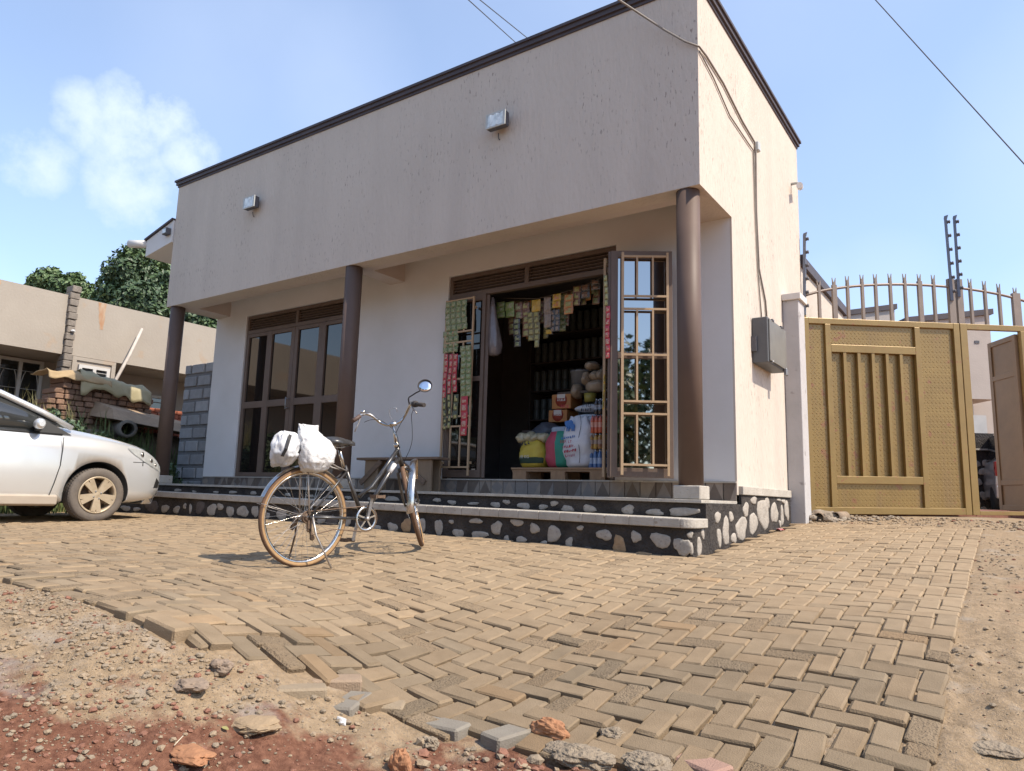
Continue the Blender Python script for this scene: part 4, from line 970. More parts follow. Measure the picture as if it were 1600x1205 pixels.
# frame
fr = MB()
bb = BP(.492, 0, .232); st_top = BP(.305, 0, .615)
def tb(a, b, r, m_=None): fr.tube([a, b], r, 12)
fr.tube([bb, st_top], .0155, 12); fr.tube([hd_top, hd_bot], .0185, 12)
fr.tube([BP(.497,0,.25), BP(.66,0,.50), BP(.805,0,.705)], .0165, 12)          # down tube
fr.tube([BP(.445,0,.395), BP(.56,0,.47), BP(.68,0,.625), BP(.79,0,.775)], .0145, 12)     # swept low top tube
for sg in (-1, 1):
    fr.tube([BP(.47, .022*sg, .232), BP(.25, .045*sg, .238), BP(0, .062*sg, .243)], .010, 8)
    fr.tube([BP(.325, .016*sg, .585), BP(.2, .045*sg, .46), BP(0, .062*sg, .243)], .0075, 8)
fr.tube([bb-bN*.036, bb+bN*.036], .021, 14)
fr.build('frame', BLKP, bike)
lab = MB(); 
d = (BP(.805,0,.705)-BP(.66,0,.50)).normalized(); p = BP(.66,0,.50)+d*.10; q = p+d*.085
lab.tube([p, q], .0178, 12); lab.build('frame_label', mat('white paper label', (.75,.74,.72), rough=.5), bike)
# fork, crown, front mudguard
fk = MB()
cr = hd_bot + sa*.02
for sg in (-1, 1):
    fk.tube([cr+fax*.012*sg, cr+fax*.045*sg+sa*.03, cr+fax*.052*sg+sa*.17, fc+fax*.056*sg-Hd*.03-sa*.06, fc+fax*.056*sg], [.012,.012,.0115,.009,.008], 10)
fk.tube([cr-fax*.04, cr+fax*.04], .014, 10); fk.build('fork', BLKP, bike)
def guard(c, ax, a0, a1, R_, w, n=26):
    ax = Vector(ax).normalized(); u = Vector((0,0,1)); f = u.cross(ax).normalized()
    rings = []; mbg = MB(); m_ = 7; vs = []; fs = []
    for k in range(n):
        a = a0+(a1-a0)*k/(n-1)
        for j in range(m_):
            t = (j/(m_-1)-.5)*2; rr = R_ + .010*(1-t*t)
            vs.append(Vector(c) + (f*math.cos(a)+u*math.sin(a))*rr + ax*t*w)
    for k in range(n-1):
        for j in range(m_-1): fs.append((k*m_+j, k*m_+j+1, (k+1)*m_+j+1, (k+1)*m_+j))
    mbg.add(vs, fs, 0, True); return mbg
# a measured from the axle's forward direction, upwards
ufr = Vector((0,0,1)).cross(bN).normalized()
sgn = 1 if ufr.dot(bF) > 0 else -1
def ang(deg): return math.radians(deg if sgn > 0 else 180-deg)
guard(rc, bN, ang(35), ang(158), RW+.012, .026).build('rear_mudguard', CHROME, bike)
uf2 = Vector((0,0,1)).cross(fax).normalized(); s2 = 1 if uf2.dot(Hd) > 0 else -1
def ang2(deg): return math.radians(deg if s2 > 0 else 180-deg)
guard(fc, fax, ang2(35), ang2(190), RW+.013, .026).build('front_mudguard', CHROME, bike)
gs = MB()
for sg in (-1, 1):
    gs.tube([rc+bN*.06*sg, rc+(-bF*.36*.97+Vector((0,0,.36*.25)))+bN*.027*sg], .0022, 6); gs.tube([fc+fax*.058*sg, fc+(-Hd*.35+Vector((0,0,-.01)))+fax*.027*sg], .0022, 6)
gs.build('mudguard_stay', DULL, bike)
# transmission
cr_ = MB(); cc = bb+bN*.048; cr_.lathe([(.072,0),(.095,0),(.095,.003),(.072,.003),(.072,0)], cc, bN, 36)
for k in range(5):
    a = 2*PI*k/5+.3; e = bF*math.cos(a)+Vector((0,0,1))*math.sin(a); cr_.bar(cc+e*.018+bN*.002, cc+e*.078+bN*.002, .012, .003, up=tuple(bN))
cr_.build('chainring', CHROME, bike)
ckg = MB()
a1 = Vector((0,0,1))*.165 + bF*.03; 
ckg.bar(cc+bN*.014, cc+bN*.018+a1, .02, .011, up=tuple(bN)); ckg.bar(bb-bN*.055, bb-bN*.062-a1, .02, .011, up=tuple(bN)); ckg.tube([bb-bN*.055, cc+bN*.022], .011, 10); ckg.lathe([(0,0),(.016,0),(.016,.012),(0,.012)], cc+bN*.012, bN, 12); ckg.build('crank', DULL, bike)
for sg, aa in ((1, a1), (-1, -a1)):
    p = (cc if sg > 0 else bb-bN*.055)+aa+bN*.02*sg
    pe = MB(); pe.tube([p, p+bN*.1*sg], .007, 8); 
    for o_ in (-.032, .032): pe.bar(p+bN*.02*sg+bF*o_, p+bN*.10*sg+bF*o_, .02, .026)
    pe.bar(p+bN*.02*sg-bF*.03, p+bN*.02*sg+bF*.03, .01, .02); pe.bar(p+bN*.1*sg-bF*.03, p+bN*.1*sg+bF*.03, .01, .02); pe.build('pedal', RUST, bike)
ch = MB(); pts = []
for k in range(13): a = -PI/2+PI*k/12; pts.append(cc+bF*math.cos(a)*.093+Vector((0,0,1))*math.sin(a)*.093)
r2c = rc+bN*.046
for k in range(13): a = PI/2+PI*k/12; pts.append(r2c+bF*math.cos(a)*.04+Vector((0,0,1))*math.sin(a)*.04)
pts.insert(13, (pts[12]+pts[13])/2); pts.append(r2c+bF*.05+Vector((0,0,-.12))); pts.append(r2c+bF*.22+Vector((0,0,-.085)))
ch.tube(pts, .0042, 6, closed=True, flat=1.0); ch.build('chain', RUST, bike)
sk_ = MB(); 
for k, r_ in enumerate((.045,.038,.031,.026)): sk_.lathe([(.015,0),(r_,0),(r_,.003),(.015,.003)], rc+bN*(.036+.005*k), bN, 22)
sk_.build('sprocket', RUST, bike)
dm = MB(); p = r2c+Vector((0,0,-.03))+bF*.012
dm.cbox(-.012,.012,-.016,.02,-.05,.012,.004, M=Matrix.Translation(p)); dm.bar(p+Vector((0,0,-.03)), p+bF*.035+Vector((0,0,-.115)), .012, .02); dm.lathe([(0,0),(.02,0),(.02,.006),(0,.006)], p+bF*.03+Vector((0,0,-.11)), bN, 12); dm.lathe([(0,0),(.018,0),(.018,.006),(0,.006)], p+bF*.0+Vector((0,0,-.055)), bN, 12); dm.build('derailleur', RUST, bike)
sb = MB(); p = rc-bN*.075; sb.tube([rc-bN*.062+Vector((0,0,0)), p+Vector((0,0,-.02))-bF*.02, p+Vector((0,0,-.09))-bF*.05], [.016,.02,.014], 8); sb.build('stand_bracket', RUST, bike)
for sg, s0, s1 in ((1, .02, .115), (-1, -.02, -.02)):
    q = BP(s1, .20 if sg > 0 else -.14, 0); q.z = h(q.x, q.y)+.008
    MB().tube([rc+bN*.075*sg+bF*s0, rc+bN*.10*sg+bF*(s0+.02)+Vector((0,0,-.12)), q], [.009,.007,.006], 8).build('stand_leg', DULL if sg > 0 else RUST, bike)
# saddle and seat post
MB().tube([st_top-Vector((0,0,.03)), BP(.245,0,.745)], .0135, 12).build('seat_post', CHROME, bike)
sd_ = MB(); rings = []
for t, w, zt, zb in ((0,.05,.802,.775),(.02,.085,.815,.765),(.07,.105,.822,.75),(.12,.085,.820,.752),(.17,.045,.812,.765),(.215,.030,.806,.768),(.25,.026,.800,.765),(.262,.014,.792,.768)):
    s_ = .115+t; ring = []
    for k in range(16):
        a = 2*PI*k/16; y = math.cos(a)*w; z = zb+(zt-zb)*(.5+.5*math.sin(a)) - (.012*(abs(math.cos(a))**3)*1)
        ring.append(BP(s_, y, z))
    rings.append(ring)
sd_.loft(rings); o = sd_.build('saddle', LEATH, bike)
sp = MB()
for sg in (-1, 1):
    sp.tube([BP(.15,.045*sg,.76), BP(.19,.04*sg,.742), BP(.25,.025*sg,.742), BP(.35,.012*sg,.775)], .004, 6)
    cpts = [BP(.16+.016*math.cos(a), .05*sg+.016*math.sin(a), .745+.0032*a/1.2) for a in np.linspace(0, 14, 50)]; sp.tube(cpts, .0025, 5)
sp.build('saddle_spring', CHROME, o)
# stem and handlebar
stem_top = BP(.728, 0, .962)
MB().tube([hd_top+sa*.01, BP(.758,0,.86), stem_top], [.013,.012,.012], 12).build('stem', CHROME, bike)
hs = MB(); hs.tube([hd_top-sa*.012, hd_top+sa*.02], .021, 14); hs.build('headset', CHROME, bike); hs = MB(); hs.tube([stem_top-fax*.028, stem_top+fax*.028], .019, 12); hs.build('stem_clamp', CHROME, bike)
D0 = pix(stem_top)[2]
def hp_(px, py, dD=0): return atD(px, py, D0+dD)
barL = [stem_top, hp_(604,664), hp_(594,660,.02), hp_(583,651,.0), hp_(574,647,-.02), hp_(567,647,-.06), hp_(560,652,-.11), hp_(551,658,-.17)]
barR = [stem_top, hp_(625,659), hp_(631,652,.01), hp_(636,643,.0), hp_(640,635,-.03), hp_(644,631,-.07), hp_(653,632,-.13), hp_(663,633,-.19)]
def smoothp(p, n=5):
    q = []
    for i in range(len(p)-1):
        a = p[max(i-1,0)]; b = p[i]; c = p[i+1]; d = p[min(i+2,len(p)-1)]
        for k in range(n):
            t = k/n; q.append(.5*((2*b)+(c-a)*t+(2*a-5*b+4*c-d)*t*t+(3*b-a-3*c+d)*t**3))
    q.append(p[-1]); return q
MB().tube(smoothp(barL[:7])[::-1]+smoothp(barR[:7])[1:], .011, 12).build('handlebar', CHROME, bike)
for b_ in (barL, barR): MB().tube([b_[-2]*.72+b_[-3]*.28, b_[-2], b_[-1]], .0165, 12).build('grip', mat('brown grip', (.11,.065,.05), (.08,.05,.04), rough=.6) if b_ is barL else RUBB, bike)
bl = MB(); p = barL[5]; bl.lathe([(0,.018),(.012,.016),(.02,.008),(.021,0),(0,0)], p+Vector((0,0,.012)), (0,0,1), 14); bl.build('bell', CHROME, bike)
for b_, px_ in ((barL, [(563,650),(561,659),(558,666),(554,675)]), (barR, [(643,634),(646,640),(649,643),(651,646)])):
    lv = MB(); lv.cbox(-.014,.014,-.016,.016,-.012,.02,.004, M=Matrix.Translation(b_[5])); lv.tube([hp_(*px_[0],-.08), hp_(*px_[1],-.09), hp_(*px_[2],-.10), hp_(*px_[3],-.12)], [.006,.006,.005,.0045], 8); lv.build('brake_lever', DULL, bike)
gsr = MB(); gsr.lathe([(.0,-.02),(.024,-.02),(.027,0),(.024,.02),(0,.02)], (barR[5]+barR[6])/2, (barR[6]-barR[5]), 16); gsr.build('gear_shifter', RUBB, bike)
def cab(pp): MB().tube(smoothp(pp), .0024, 6).build('brake_cable', BLK, bike)
cab([hp_(646,640,-.09), hp_(643,650,-.05), hp_(644,668,-.03), hp_(644,688,-.05), hp_(640,703,-.06), hp_(634,716,-.05), cr-sa*.01])
cab([hp_(569,660,-.06), hp_(580,656,-.05), hp_(594,657,-.03), hp_(607,665,-.03), hp_(618,676,-.03), hp_(623,692,-.04), hp_(622,700,-.02), cr])
cab([hp_(639,637,-.03), hp_(630,655,-.03), hp_(619,676,-.03), hp_(618,690,-.03), BP(.79,.02,.77), BP(.68,.02,.63), BP(.55,.02,.50), BP(.44,.02,.37)])
hk = [hp_(616,661,-.01), hp_(612,654,-.01), hp_(609,648,-.01), hp_(608,642,-.01), hp_(611,638,-.01), hp_(615,637,-.01), hp_(620,639,-.01), hp_(620,644,-.01)]
MB().tube(smoothp(hk), .0018, 6).build('wire_hook', CHROME, bike)
# mirror
mc = hp_(664, 603, -.05); mn = (CAM-mc).normalized()
md = (mn*.62 + Vector((.05,-.35,.93))*.38)
mdir = (Vector((.5,-.7,.33))).normalized()
ms = MB(); ms.tube([hp_(640,634,-.03), hp_(638,624,-.03), hp_(639,621,-.03), hp_(650,614,-.04), hp_(656,611,-.045)], .0055, 8); ms.build('mirror_stalk', RUBB, bike)
vx = mdir.cross(Vector((0,0,1))).normalized(); vy = vx.cross(mdir)
def mpt(a, r, q): return mc + (vx*math.cos(a)*r*1.0+vy*math.sin(a)*r*1.0) + mdir*q
mm = MB(); mm.loft([[mpt(2*PI*k/32, r, q) for k in range(32)] for r, q in ((.02,-.022),(.042,-.016),(.0565,-.002),(.0575,.004),(.0535,.0045),(.053,.001))]); mm.build('mirror_housing', RUBB, bike)
mg = MB(); mg.loft([[mpt(2*PI*k/32, r, q) for k in range(32)] for r, q in ((.0528,-.001),(.0528,.0022),(.02,.0022))]); mg.build('mirror_glass', mat('mirror silver', (.85,.87,.9), rough=.01, metal=1), bike)
# carrier
ca = MB()
for sg in (-1, 1):
    ca.tube([BP(-.235,.05*sg,.648), BP(.10,.05*sg,.648), BP(.22,.04*sg,.60), BP(.325,.016*sg,.575)], .0055, 8)
    ca.tube([BP(.0,.066*sg,.255), BP(-.02,.055*sg,.46), BP(-.03,.05*sg,.648)], .0055, 8)
ca.tube([BP(-.235,-.05,.648), BP(-.235,.05,.648)], .0055, 8)
for s_ in (-.15, -.03, .08): ca.tube([BP(s_,-.05,.648), BP(s_,.05,.648)], .0045, 8)
ca.bar(BP(-.25,-.04,.655), BP(-.10,-.04,.655), .02, .008); ca.build('carrier', DULL, bike)
# load: two white carrier bags strapped on
BAGM = mat('white plastic bag', (.62,.61,.59), (.52,.51,.50), scale=5, rough=.38, spec=.5, bump=.6, bscale=26, bdist=.02)
def bag(name, rings, seed, label, mats=BAGM, amp=.016, group=None):
    mb = MB(); n = 72; R_ = []
    m_ = len(rings); full = []
    for i in range(m_-1):
        for k in range(8):
            t = k/8; full.append([rings[i][j]*(1-t)+rings[i+1][j]*t for j in range(5)])
    full.append(rings[-1])
    for (z, rx, ry, ox, oy) in full:
        ring = []
        for k in range(n):
            a = 2*PI*k/n; v = Vector((math.cos(a)*2.4, math.sin(a)*2.4, z*11+seed))
            d = amp*(mnoise.noise(v*.8)*1.2 + (1-abs(mnoise.noise(v*1.4+Vector((0,0,ox*9))))*2.4)*.5 + (1-abs(mnoise.noise(v*2.9))*2.4)*.28)
            ring.append(BP(ox+math.cos(a)*(rx+d), oy+math.sin(a)*(ry+d), z+.6*d*math.sin(a*3)))
        R_.append(ring)
    mb.loft(R_, smooth=True)
    return solo(mb, name, mats, label, 'bag', group)
bag('plastic_bag', [(.555,.03,.03,-.02,.085),(.57,.085,.05,.0,.09),(.62,.125,.085,.01,.085),(.69,.135,.095,.015,.075),(.76,.115,.085,.01,.05),(.81,.085,.06,-.01,.03),(.845,.065,.04,-.03,.02),(.885,.075,.02,-.025,.01)], 3, 'bulging white plastic bag tied on the carrier behind the saddle, nearest the saddle')
bag('plastic_bag', [(.585,.03,.02,-.20,-.03),(.60,.06,.05,-.19,-.02),(.66,.085,.085,-.185,.0),(.74,.09,.085,-.185,.0),(.80,.075,.06,-.175,-.01),(.825,.05,.03,-.17,-.01)], 11, 'smaller white and grey bag at the rear end of the bicycle carrier', [mat('grey white bag', (.66,.66,.66), (.36,.37,.39), scale=6, rough=.45, contrast=.12)])
sp = MB()
def strap(pts, w=.03):
    pts = [BP(*p) for p in pts]
    for a, b_ in zip(pts[:-1], pts[1:]): sp.bar(a, b_, .004, w, up=tuple(bF))
strap([(-.13,.062,.65),(-.11,.085,.70),(-.095,.08,.77),(-.07,.05,.83),(-.06,.0,.845),(-.07,-.07,.80)]); strap([(-.245,.07,.65),(-.235,.096,.70),(-.215,.085,.76),(-.19,.06,.80)], .022)
solo(sp, 'rubber_strap', mat('black strap', (.022,.022,.024), rough=.6), 'black rubber strap holding the bags down on the bicycle carrier', 'strap')
# ================================================================ bench
WOOD = mat('weathered timber', (.22,.15,.10), (.14,.095,.065), scale=6, rough=.8, stretch=(1,1,6), bump=.2)
bx0 = atY(566, 716, .60); bx1 = atY(693, 714, .60); by0, by1, bz = .50, .74, .865
bn = thing('bench', 'rough wooden bench with braced plank legs against the white wall', 'bench', ((bx0.x+bx1.x)/2, .62, .46))
mb = MB(); mb.box(bx0.x, bx1.x, by0, by0+.112, bz-.03, bz); mb.box(bx0.x+.01, bx1.x-.02, by0+.12, by1, bz-.032, bz-.002); mb.build('seat', WOOD, bn, bevel=.004)
WOOD2 = mat('pale timber', (.30,.21,.13), (.20,.14,.09), scale=6, rough=.8, stretch=(1,1,.3), bump=.2)
for xa, xb in ((bx0.x+.13, bx0.x+.34), (bx1.x-.42, bx1.x-.12)):
    zl = zup(xa)
    mb = MB(); mb.box(xa, xb, by0+.03, by0+.06, zl, bz-.031); mb.box(xa, xb, by1-.06, by1-.03, zl, bz-.033); mb.build('leg', WOOD2, bn, bevel=.003)
mb = MB(); mb.bar((bx0.x+.08, by0+.015, zup(-4)+.08), (bx0.x+.42, by0+.015, bz-.05), .022, .06); mb.bar((bx1.x-.20, by0+.015, zup(-4)+.10), (bx1.x-.62, by0+.015, bz-.05), .022, .06); mb.build('brace', WOOD, bn)

# ================================================================ goods in the open doorway
PAL = mat('pallet wood', (.36,.22,.12), (.25,.155,.09), scale=8, rough=.85, stretch=(3,1,1), bump=.2)
FZ = ZS+.004
pa = atY(802, 735, .98); pb_ = atY(975, 742, .98); pz = FZ+.135
pl = thing('pallet', 'wooden pallet carrying the sacks in the shop doorway', 'pallet', ((pa.x+pb_.x)/2, 1.3, FZ))
x0p, x1p = pa.x, -1.30
for k in range(4): 
    MB().cbox(x0p, x1p, .93+k*.2, 1.09+k*.2, pz-.022, pz, .002).build('deck_board', PAL, pl)
for k in range(3):
    mb = MB(); y = .94+k*.33; mb.box(x0p+.01, x1p-.01, y, y+.07, pz-.044, pz-.023)
    for t in (0, .46, .9): mb.box(x0p+.02+t*(x1p-x0p-.2), x0p+.2+t*(x1p-x0p-.2), y+.001, y+.069, FZ, pz-.0445)
    mb.box(x0p+.0, x1p, y+.002, y+.068, FZ, FZ+.02) if False else None
    mb.build('bearer', PAL, pl)
def sackmesh(cx, cy, z0, w, d, hh, seed, mif=None, lean=0, top=.75, amp=.02, n=36, m_=20, exp=.72, gather=.0):
    mb = MB(); rings = []
    for i in range(m_):
        t = i/(m_-1); z = z0+hh*t
        s_ = .86+.22*math.sin(PI*min(1, t*1.15)) if t < .8 else None
        prof = (.80+.24*math.sin(PI*(t**.75)))*(1 if t < .75 else 1-(1-top)*((t-.75)/.25)**1.5)
        if i == 0: prof *= .88
        ring = []
        for k in range(n):
            a = 2*PI*k/n; c_, s__ = math.cos(a), math.sin(a)
            v = Vector((c_*1.6+seed, s__*1.6, t*4)); dd = amp*(mnoise.noise(v)+.7*abs(mnoise.noise(v*2.7))+gather*t**6*math.sin(a*7+seed))
            ring.append((cx+lean*t+math.copysign(abs(c_)**exp, c_)*(w/2*prof+dd), cy+math.copysign(abs(s__)**exp, s__)*(d/2*prof+dd), z+.4*dd))
        rings.append(ring)
    mb.loft(rings, mif=mif)
    return mb
def letters(txt, loc, size, matl, parent, rx=PI/2, rz=0, ry=0, ext=.001):
    c_ = bpy.data.curves.new('lettering', 'FONT'); c_.body = txt; c_.size = size; c_.extrude = ext; c_.align_x = 'CENTER'
    c_.materials.append(matl); o = bpy.data.objects.new('lettering', c_); COL.objects.link(o); o.parent = parent
    tot = Vector((0,0,0)); q = parent
    while q is not None: tot += q.location; q = q.parent
    me = bpy.data.meshes.new_from_object(o); bpy.data.objects.remove(o); o = bpy.data.objects.new('lettering', me); COL.objects.link(o); o.parent = parent
    o.location = Vector(loc)-tot; o.rotation_euler = (rx, ry, rz); return o
def smudge(cx_, y, z, w, hh, matl, parent, seed=1, slope=0):
    # print too small to read: a row of little ink marks
    r_ = random.Random(seed); mb = MB(); x = cx_-w/2
    while x < cx_+w/2-.004:
        k = r_.uniform(.35, .8)*hh; z0 = z+slope*(x-cx_)
        mb.box(x, x+k*.35, y-.0015, y+.001, z0, z0+hh*r_.uniform(.75, 1)); mb.box(x+k*.35, x+k*.8, y-.0015, y+.001, z0+hh*r_.choice((0,.35,.7)), z0+hh*r_.choice((.3,.6,1))+.0005)
        x += k+hh*.18
    return mb.build('small_print', matl, parent)
INK = mat('printed ink', (.03,.03,.035), rough=.6); REDINK = mat('red ink', (.42,.04,.06), rough=.6); BLUEINK = mat('blue ink', (.05,.16,.42), rough=.6); PALEINK = mat('pale ink', (.55,.55,.48), rough=.6)
YEL = mat('yellow woven sack', (.50,.38,.05), (.42,.31,.04), scale=10, rough=.6, bump=.15, bscale=80); DGR = mat('dark green print', (.03,.06,.035), (.02,.045,.03), rough=.6)
def ctr(px, py, y): return atY(px, py, y)
def span(pxa, pxb, y, py=700): return atY(pxa, py, y).x, atY(pxb, py, y).x
# yellow sack with a green band
xa, xb = span(804, 845, .99); zt_ = atY(822, 683, .99).z
def ymif(i, j): return 1 if (3 <= i <= 6 and (j > 20 and j < 33)) else 0
o = solo(sackmesh((xa+xb)/2, 1.18, pz+.001, xb-xa, .34, zt_-pz-.03, 3, mif=ymif, top=.8), 'grain_sack', [YEL, DGR], 'full yellow sack with a dark green printed band on the pallet', 'sack')
letters('10 KG', ((xa+xb)/2-.04, .985, pz+.11), .05, PALEINK, o); smudge((xa+xb)/2-.05, .995, pz+.26, .12, .05, INK, o, 4, .2)
CLEAR = mat('milky polythene', (.46,.40,.26), (.30,.26,.16), scale=12, rough=.3, spec=.6, bump=.3, bscale=40)
rr_ = MB(); 
for k in range(4): rr_.rock((xa+.02+k*.095, 1.13+.02*(k%2), zt_+.0+.01*math.sin(k*2)), (.075,.11,.062), 20+k, sub=3, rough=.3, smooth=True)
solo(rr_, 'polythene_bag', CLEAR, 'crinkled polythene bag of yellow goods lying on the yellow sack', 'bag')
# green sack with a pink stripe
GRN = mat('green woven sack', (.03,.24,.16), (.025,.19,.13), scale=9, rough=.55, bump=.15, bscale=80); PNK = mat('pink stripe', (.40,.06,.09), (.34,.05,.08), rough=.55)
xa, xb = span(846, 882, 1.0); zt_ = atY(868, 672, 1.0).z
def gmif(i, j): return 1 if 22 <= j <= 26 else 0
solo(sackmesh((xa+xb)/2+.03, 1.2, pz+.001, (xb-xa)*1.2, .36, zt_-pz-.01, 8, mif=gmif, top=.85, lean=-.02), 'grain_sack', [GRN, PNK], 'green sack with a pink stripe between the yellow and the white sack', 'sack')
# large white sack
WSK = mat('white woven sack', (.62,.62,.64), (.52,.52,.55), scale=8, rough=.6, bump=.2, bscale=70)
xa, xb = span(874, 922, .96); zt_ = atY(895, 650, .96).z
cxw = (xa+xb)/2
o = solo(sackmesh(cxw, 1.16, pz+.001, xb-xa, .38, zt_-pz, 14, top=.62, amp=.026, gather=1.0), 'grain_sack', WSK, 'tall white sack with a gathered neck and red and blue print', 'sack')
letters('RICE', (cxw-.13, .955, pz+.66), .05, REDINK, o, rz=.12); 
bl_ = MB(); bl_.rock((cxw-.08, .972, pz+.48), (.055,.004,.05), 5, sub=2, rough=.5); bl_.rock((cxw-.03, .968, pz+.45), (.03,.004,.035), 6, sub=2, rough=.5); bl_.build('printed_emblem', BLUEINK, o)
letters('EXP. LTD', (cxw-.09, .955, pz+.27), .042, REDINK, o, rz=.12)
for k in range(4): smudge(cxw-.08+.01*k, .958, pz+(.32,.22,.17,.12)[k], .17-.015*k, .03, REDINK if k else BLUEINK, o, 20+k, .12)
lg = MB()
for q_ in (-.11, -.085, -.045, -.02): lg.box(cxw+q_, cxw+q_+.014, .964, .968, pz+.40, pz+.46)
lg.build('printed_emblem', BLUEINK, o)
sm_ = MB(); sm_.tube([(cxw+.06+.012*math.sin(k), .962-.01*math.sin(k*.6), pz+.05+k*.055) for k in range(11)], .003, 5); sm_.build('seam', INK, o)
# grey bag and white packets behind
xa, xb = span(833, 862, 1.35); z_ = atY(848, 672, 1.35).z
solo(MB().rock(((xa+xb)/2, 1.45, z_-.03), (.19,.16,.12), 31, sub=3, rough=.25, smooth=True), 'goods_bag', mat('slate bag', (.075,.08,.095), (.06,.062,.075), rough=.45), 'slumped dark grey bag behind the green sack', 'bag')
xa, xb = span(862, 880, 1.35)
solo(MB().cbox(xa, xb+.05, 1.32, 1.42, z_-.12, z_+.03, .02), 'goods_packet', mat('pale blue packet', (.33,.38,.46), (.5,.52,.55), scale=14, rough=.4), 'pale blue and white packet beside the dark grey bag', 'packet')
blk = MB().cbox(-3.05+.22, -1.35, 1.45, 1.9, FZ, atY(860, 668, 1.5).z-.03, .01); tb_ = solo(blk, 'counter', mat('counter board', (.08,.06,.05), rough=.6), 'dark low counter behind the sacks in the shop', 'counter')
# cartons
CART = mat('orange carton', (.40,.175,.05), (.33,.14,.045), scale=8, rough=.6); TAPE = mat('white label', (.55,.5,.45), rough=.5)
def carton(pxa, pxb, pya, pyb, y, txt, label):
    a = atY(pxa, pyb, y); b_ = atY(pxb, pya, y); 
    t = solo(MB().cbox(a.x, b_.x, y, y+.28, a.z, b_.z, .004), 'carton', CART, label, 'carton', 'orange cartons on the counter')
    cx_ = (a.x+b_.x)/2; w = b_.x-a.x; hh = b_.z-a.z
    MB().box(cx_-w*.22, cx_+w*.2, y-.0015, y+.002, b_.z-.05, b_.z-.0005).build('tape', TAPE, t)
    e = MB(); e.lathe([(0,-.0015),(w*.3,-.0012),(w*.3,.001)], (cx_, y, a.z+hh*.58), (0,1,0), 24); e.build('printed_oval', mat('carton red', (.28,.04,.02), rough=.6), t)
    smudge(cx_, y-.003, a.z+hh*.52, w*.4, w*.11, TAPE, t, len(txt)+3); smudge(cx_, y-.0005, a.z+hh*.2, w*.4, w*.07, mat('carton red', (.28,.04,.02)), t, 9); smudge(cx_, y-.0005, a.z+hh*.3, w*.25, w*.06, mat('carton red', (.28,.04,.02)), t, 12)
    return t
carton(857, 886, 640, 660, 1.46, 'LAVA', 'lower orange carton of the two, on the counter behind the sacks')
carton(862, 892, 615, 639.5, 1.47, 'NEWE', 'upper orange carton, stacked under the clear bucket')
bk = MB(); p = atY(899, 609, 1.6); 
bk.lathe([(.0,0),(.11,0),(.135,.26),(.142,.262),(.142,.28),(.138,.28),(.130,.26),(.105,.008),(0,.008)], (p.x, 1.75, atY(899, 613, 1.6).z), (0,0,1), 28)
solo(bk, 'bucket', mat('translucent bucket', (.20,.20,.20), (.15,.15,.155), rough=.3, spec=.5), 'grey translucent bucket standing above the orange cartons', 'bucket')
tb2 = MB(); tb2.box(-2.35, -1.35, 1.5, 2.0, atY(899, 613, 1.6).z-.03, atY(899, 613, 1.6).z-.004); tb2.box(-1.42, -1.36, 1.5, 1.95, FZ, atY(899, 613, 1.6).z-.031)
solo(tb2, 'side_shelf', mat('shelf board', (.09,.07,.055), rough=.7), 'dark plank shelf carrying the bucket and bread packs', 'shelf')
# stacked flour bags
FLR = mat('flour bag', (.50,.52,.55), (.42,.44,.48), scale=7, rough=.6)
zc_ = None
for k, (pya, pyb, pxa, pxb) in enumerate([(629,644,891,930),(644.5,656,889,930),(656.5,668,893,930)]):
    a = atY(pxa, pyb, 1.22); b_ = atY(pxb, pya, 1.22); mb = MB(); rings = []
    for i in range(13):
        t = i/12; s_ = math.sin(PI*min(.97,max(.03,t)))**.45; ring = []
        for q in range(16):
            an_ = 2*PI*q/16; ring.append((a.x+(b_.x+.08-a.x)*t, 1.36+math.cos(an_)*.13*s_, (a.z+b_.z)/2+math.copysign(abs(math.sin(an_))**.8, math.sin(an_))*(b_.z-a.z)*.5*s_))
        rings.append(ring)
    o = solo(mb.loft(rings), 'flour_bag', FLR, ('top white flour bag of the small stack left of the bottles', 'middle white flour bag of the small stack left of the bottles', 'lowest white flour bag of the small stack left of the bottles')[k], 'flour bag', 'stacked flour bags')
    letters('T.TO', ((a.x*.35+b_.x*.65), 1.222, (a.z+b_.z)/2+.0), .055, INK, o) if k == 0 else None
    smudge(a.x*.35+b_.x*.65, 1.2275, (a.z+b_.z)/2-.045, .15, .035, INK, o, 30+k)
# shrink-wrapped bottle packs, one above another
def bottles(pxa, pxb, pya, pyb, y, c1, c2, cap, label, nx=4):
    a = atY(pxa, pyb, y); b_ = atY(pxb, pya, y); hh = b_.z-a.z; w = (b_.x-a.x)/nx
    t = thing('bottle_pack', label, 'bottle pack', ((a.x+b_.x)/2, y+.1, a.z), 'shrink wrapped bottle packs')
    for i in range(nx):
        for j in range(2):
            r_ = w*.48; mb = MB(); c_ = (a.x+w*(i+.5), y+r_+j*w, a.z)
            pr = [(0,0),(r_*.9,0),(r_,.02*hh),(r_,.3*hh),(r_*.96,.32*hh),(r_*.96,.6*hh),(r_,.62*hh),(r_*.9,.75*hh),(r_*.4,.9*hh),(r_*.36,.92*hh),(r_*.38,hh),(0,hh)]
            mb.lathe(pr, c_, (0,0,1), 14, mif=lambda i_: 1 if i_ == 4 else (2 if i_ >= 9 else 0)); mb.build('bottle', [c1, c2, cap], t)
    return t
WAT = mat('water bottle', (.10,.18,.36), (.07,.13,.28), scale=18, rough=.2, spec=.7); LBW = mat('bottle label', (.5,.55,.6), (.2,.3,.5), scale=30, rough=.4)
COLA = mat('cola bottle', (.03,.025,.028), rough=.15, spec=.7); LBS = mat('silver label', (.33,.35,.38), (.15,.16,.2), scale=30, rough=.4)
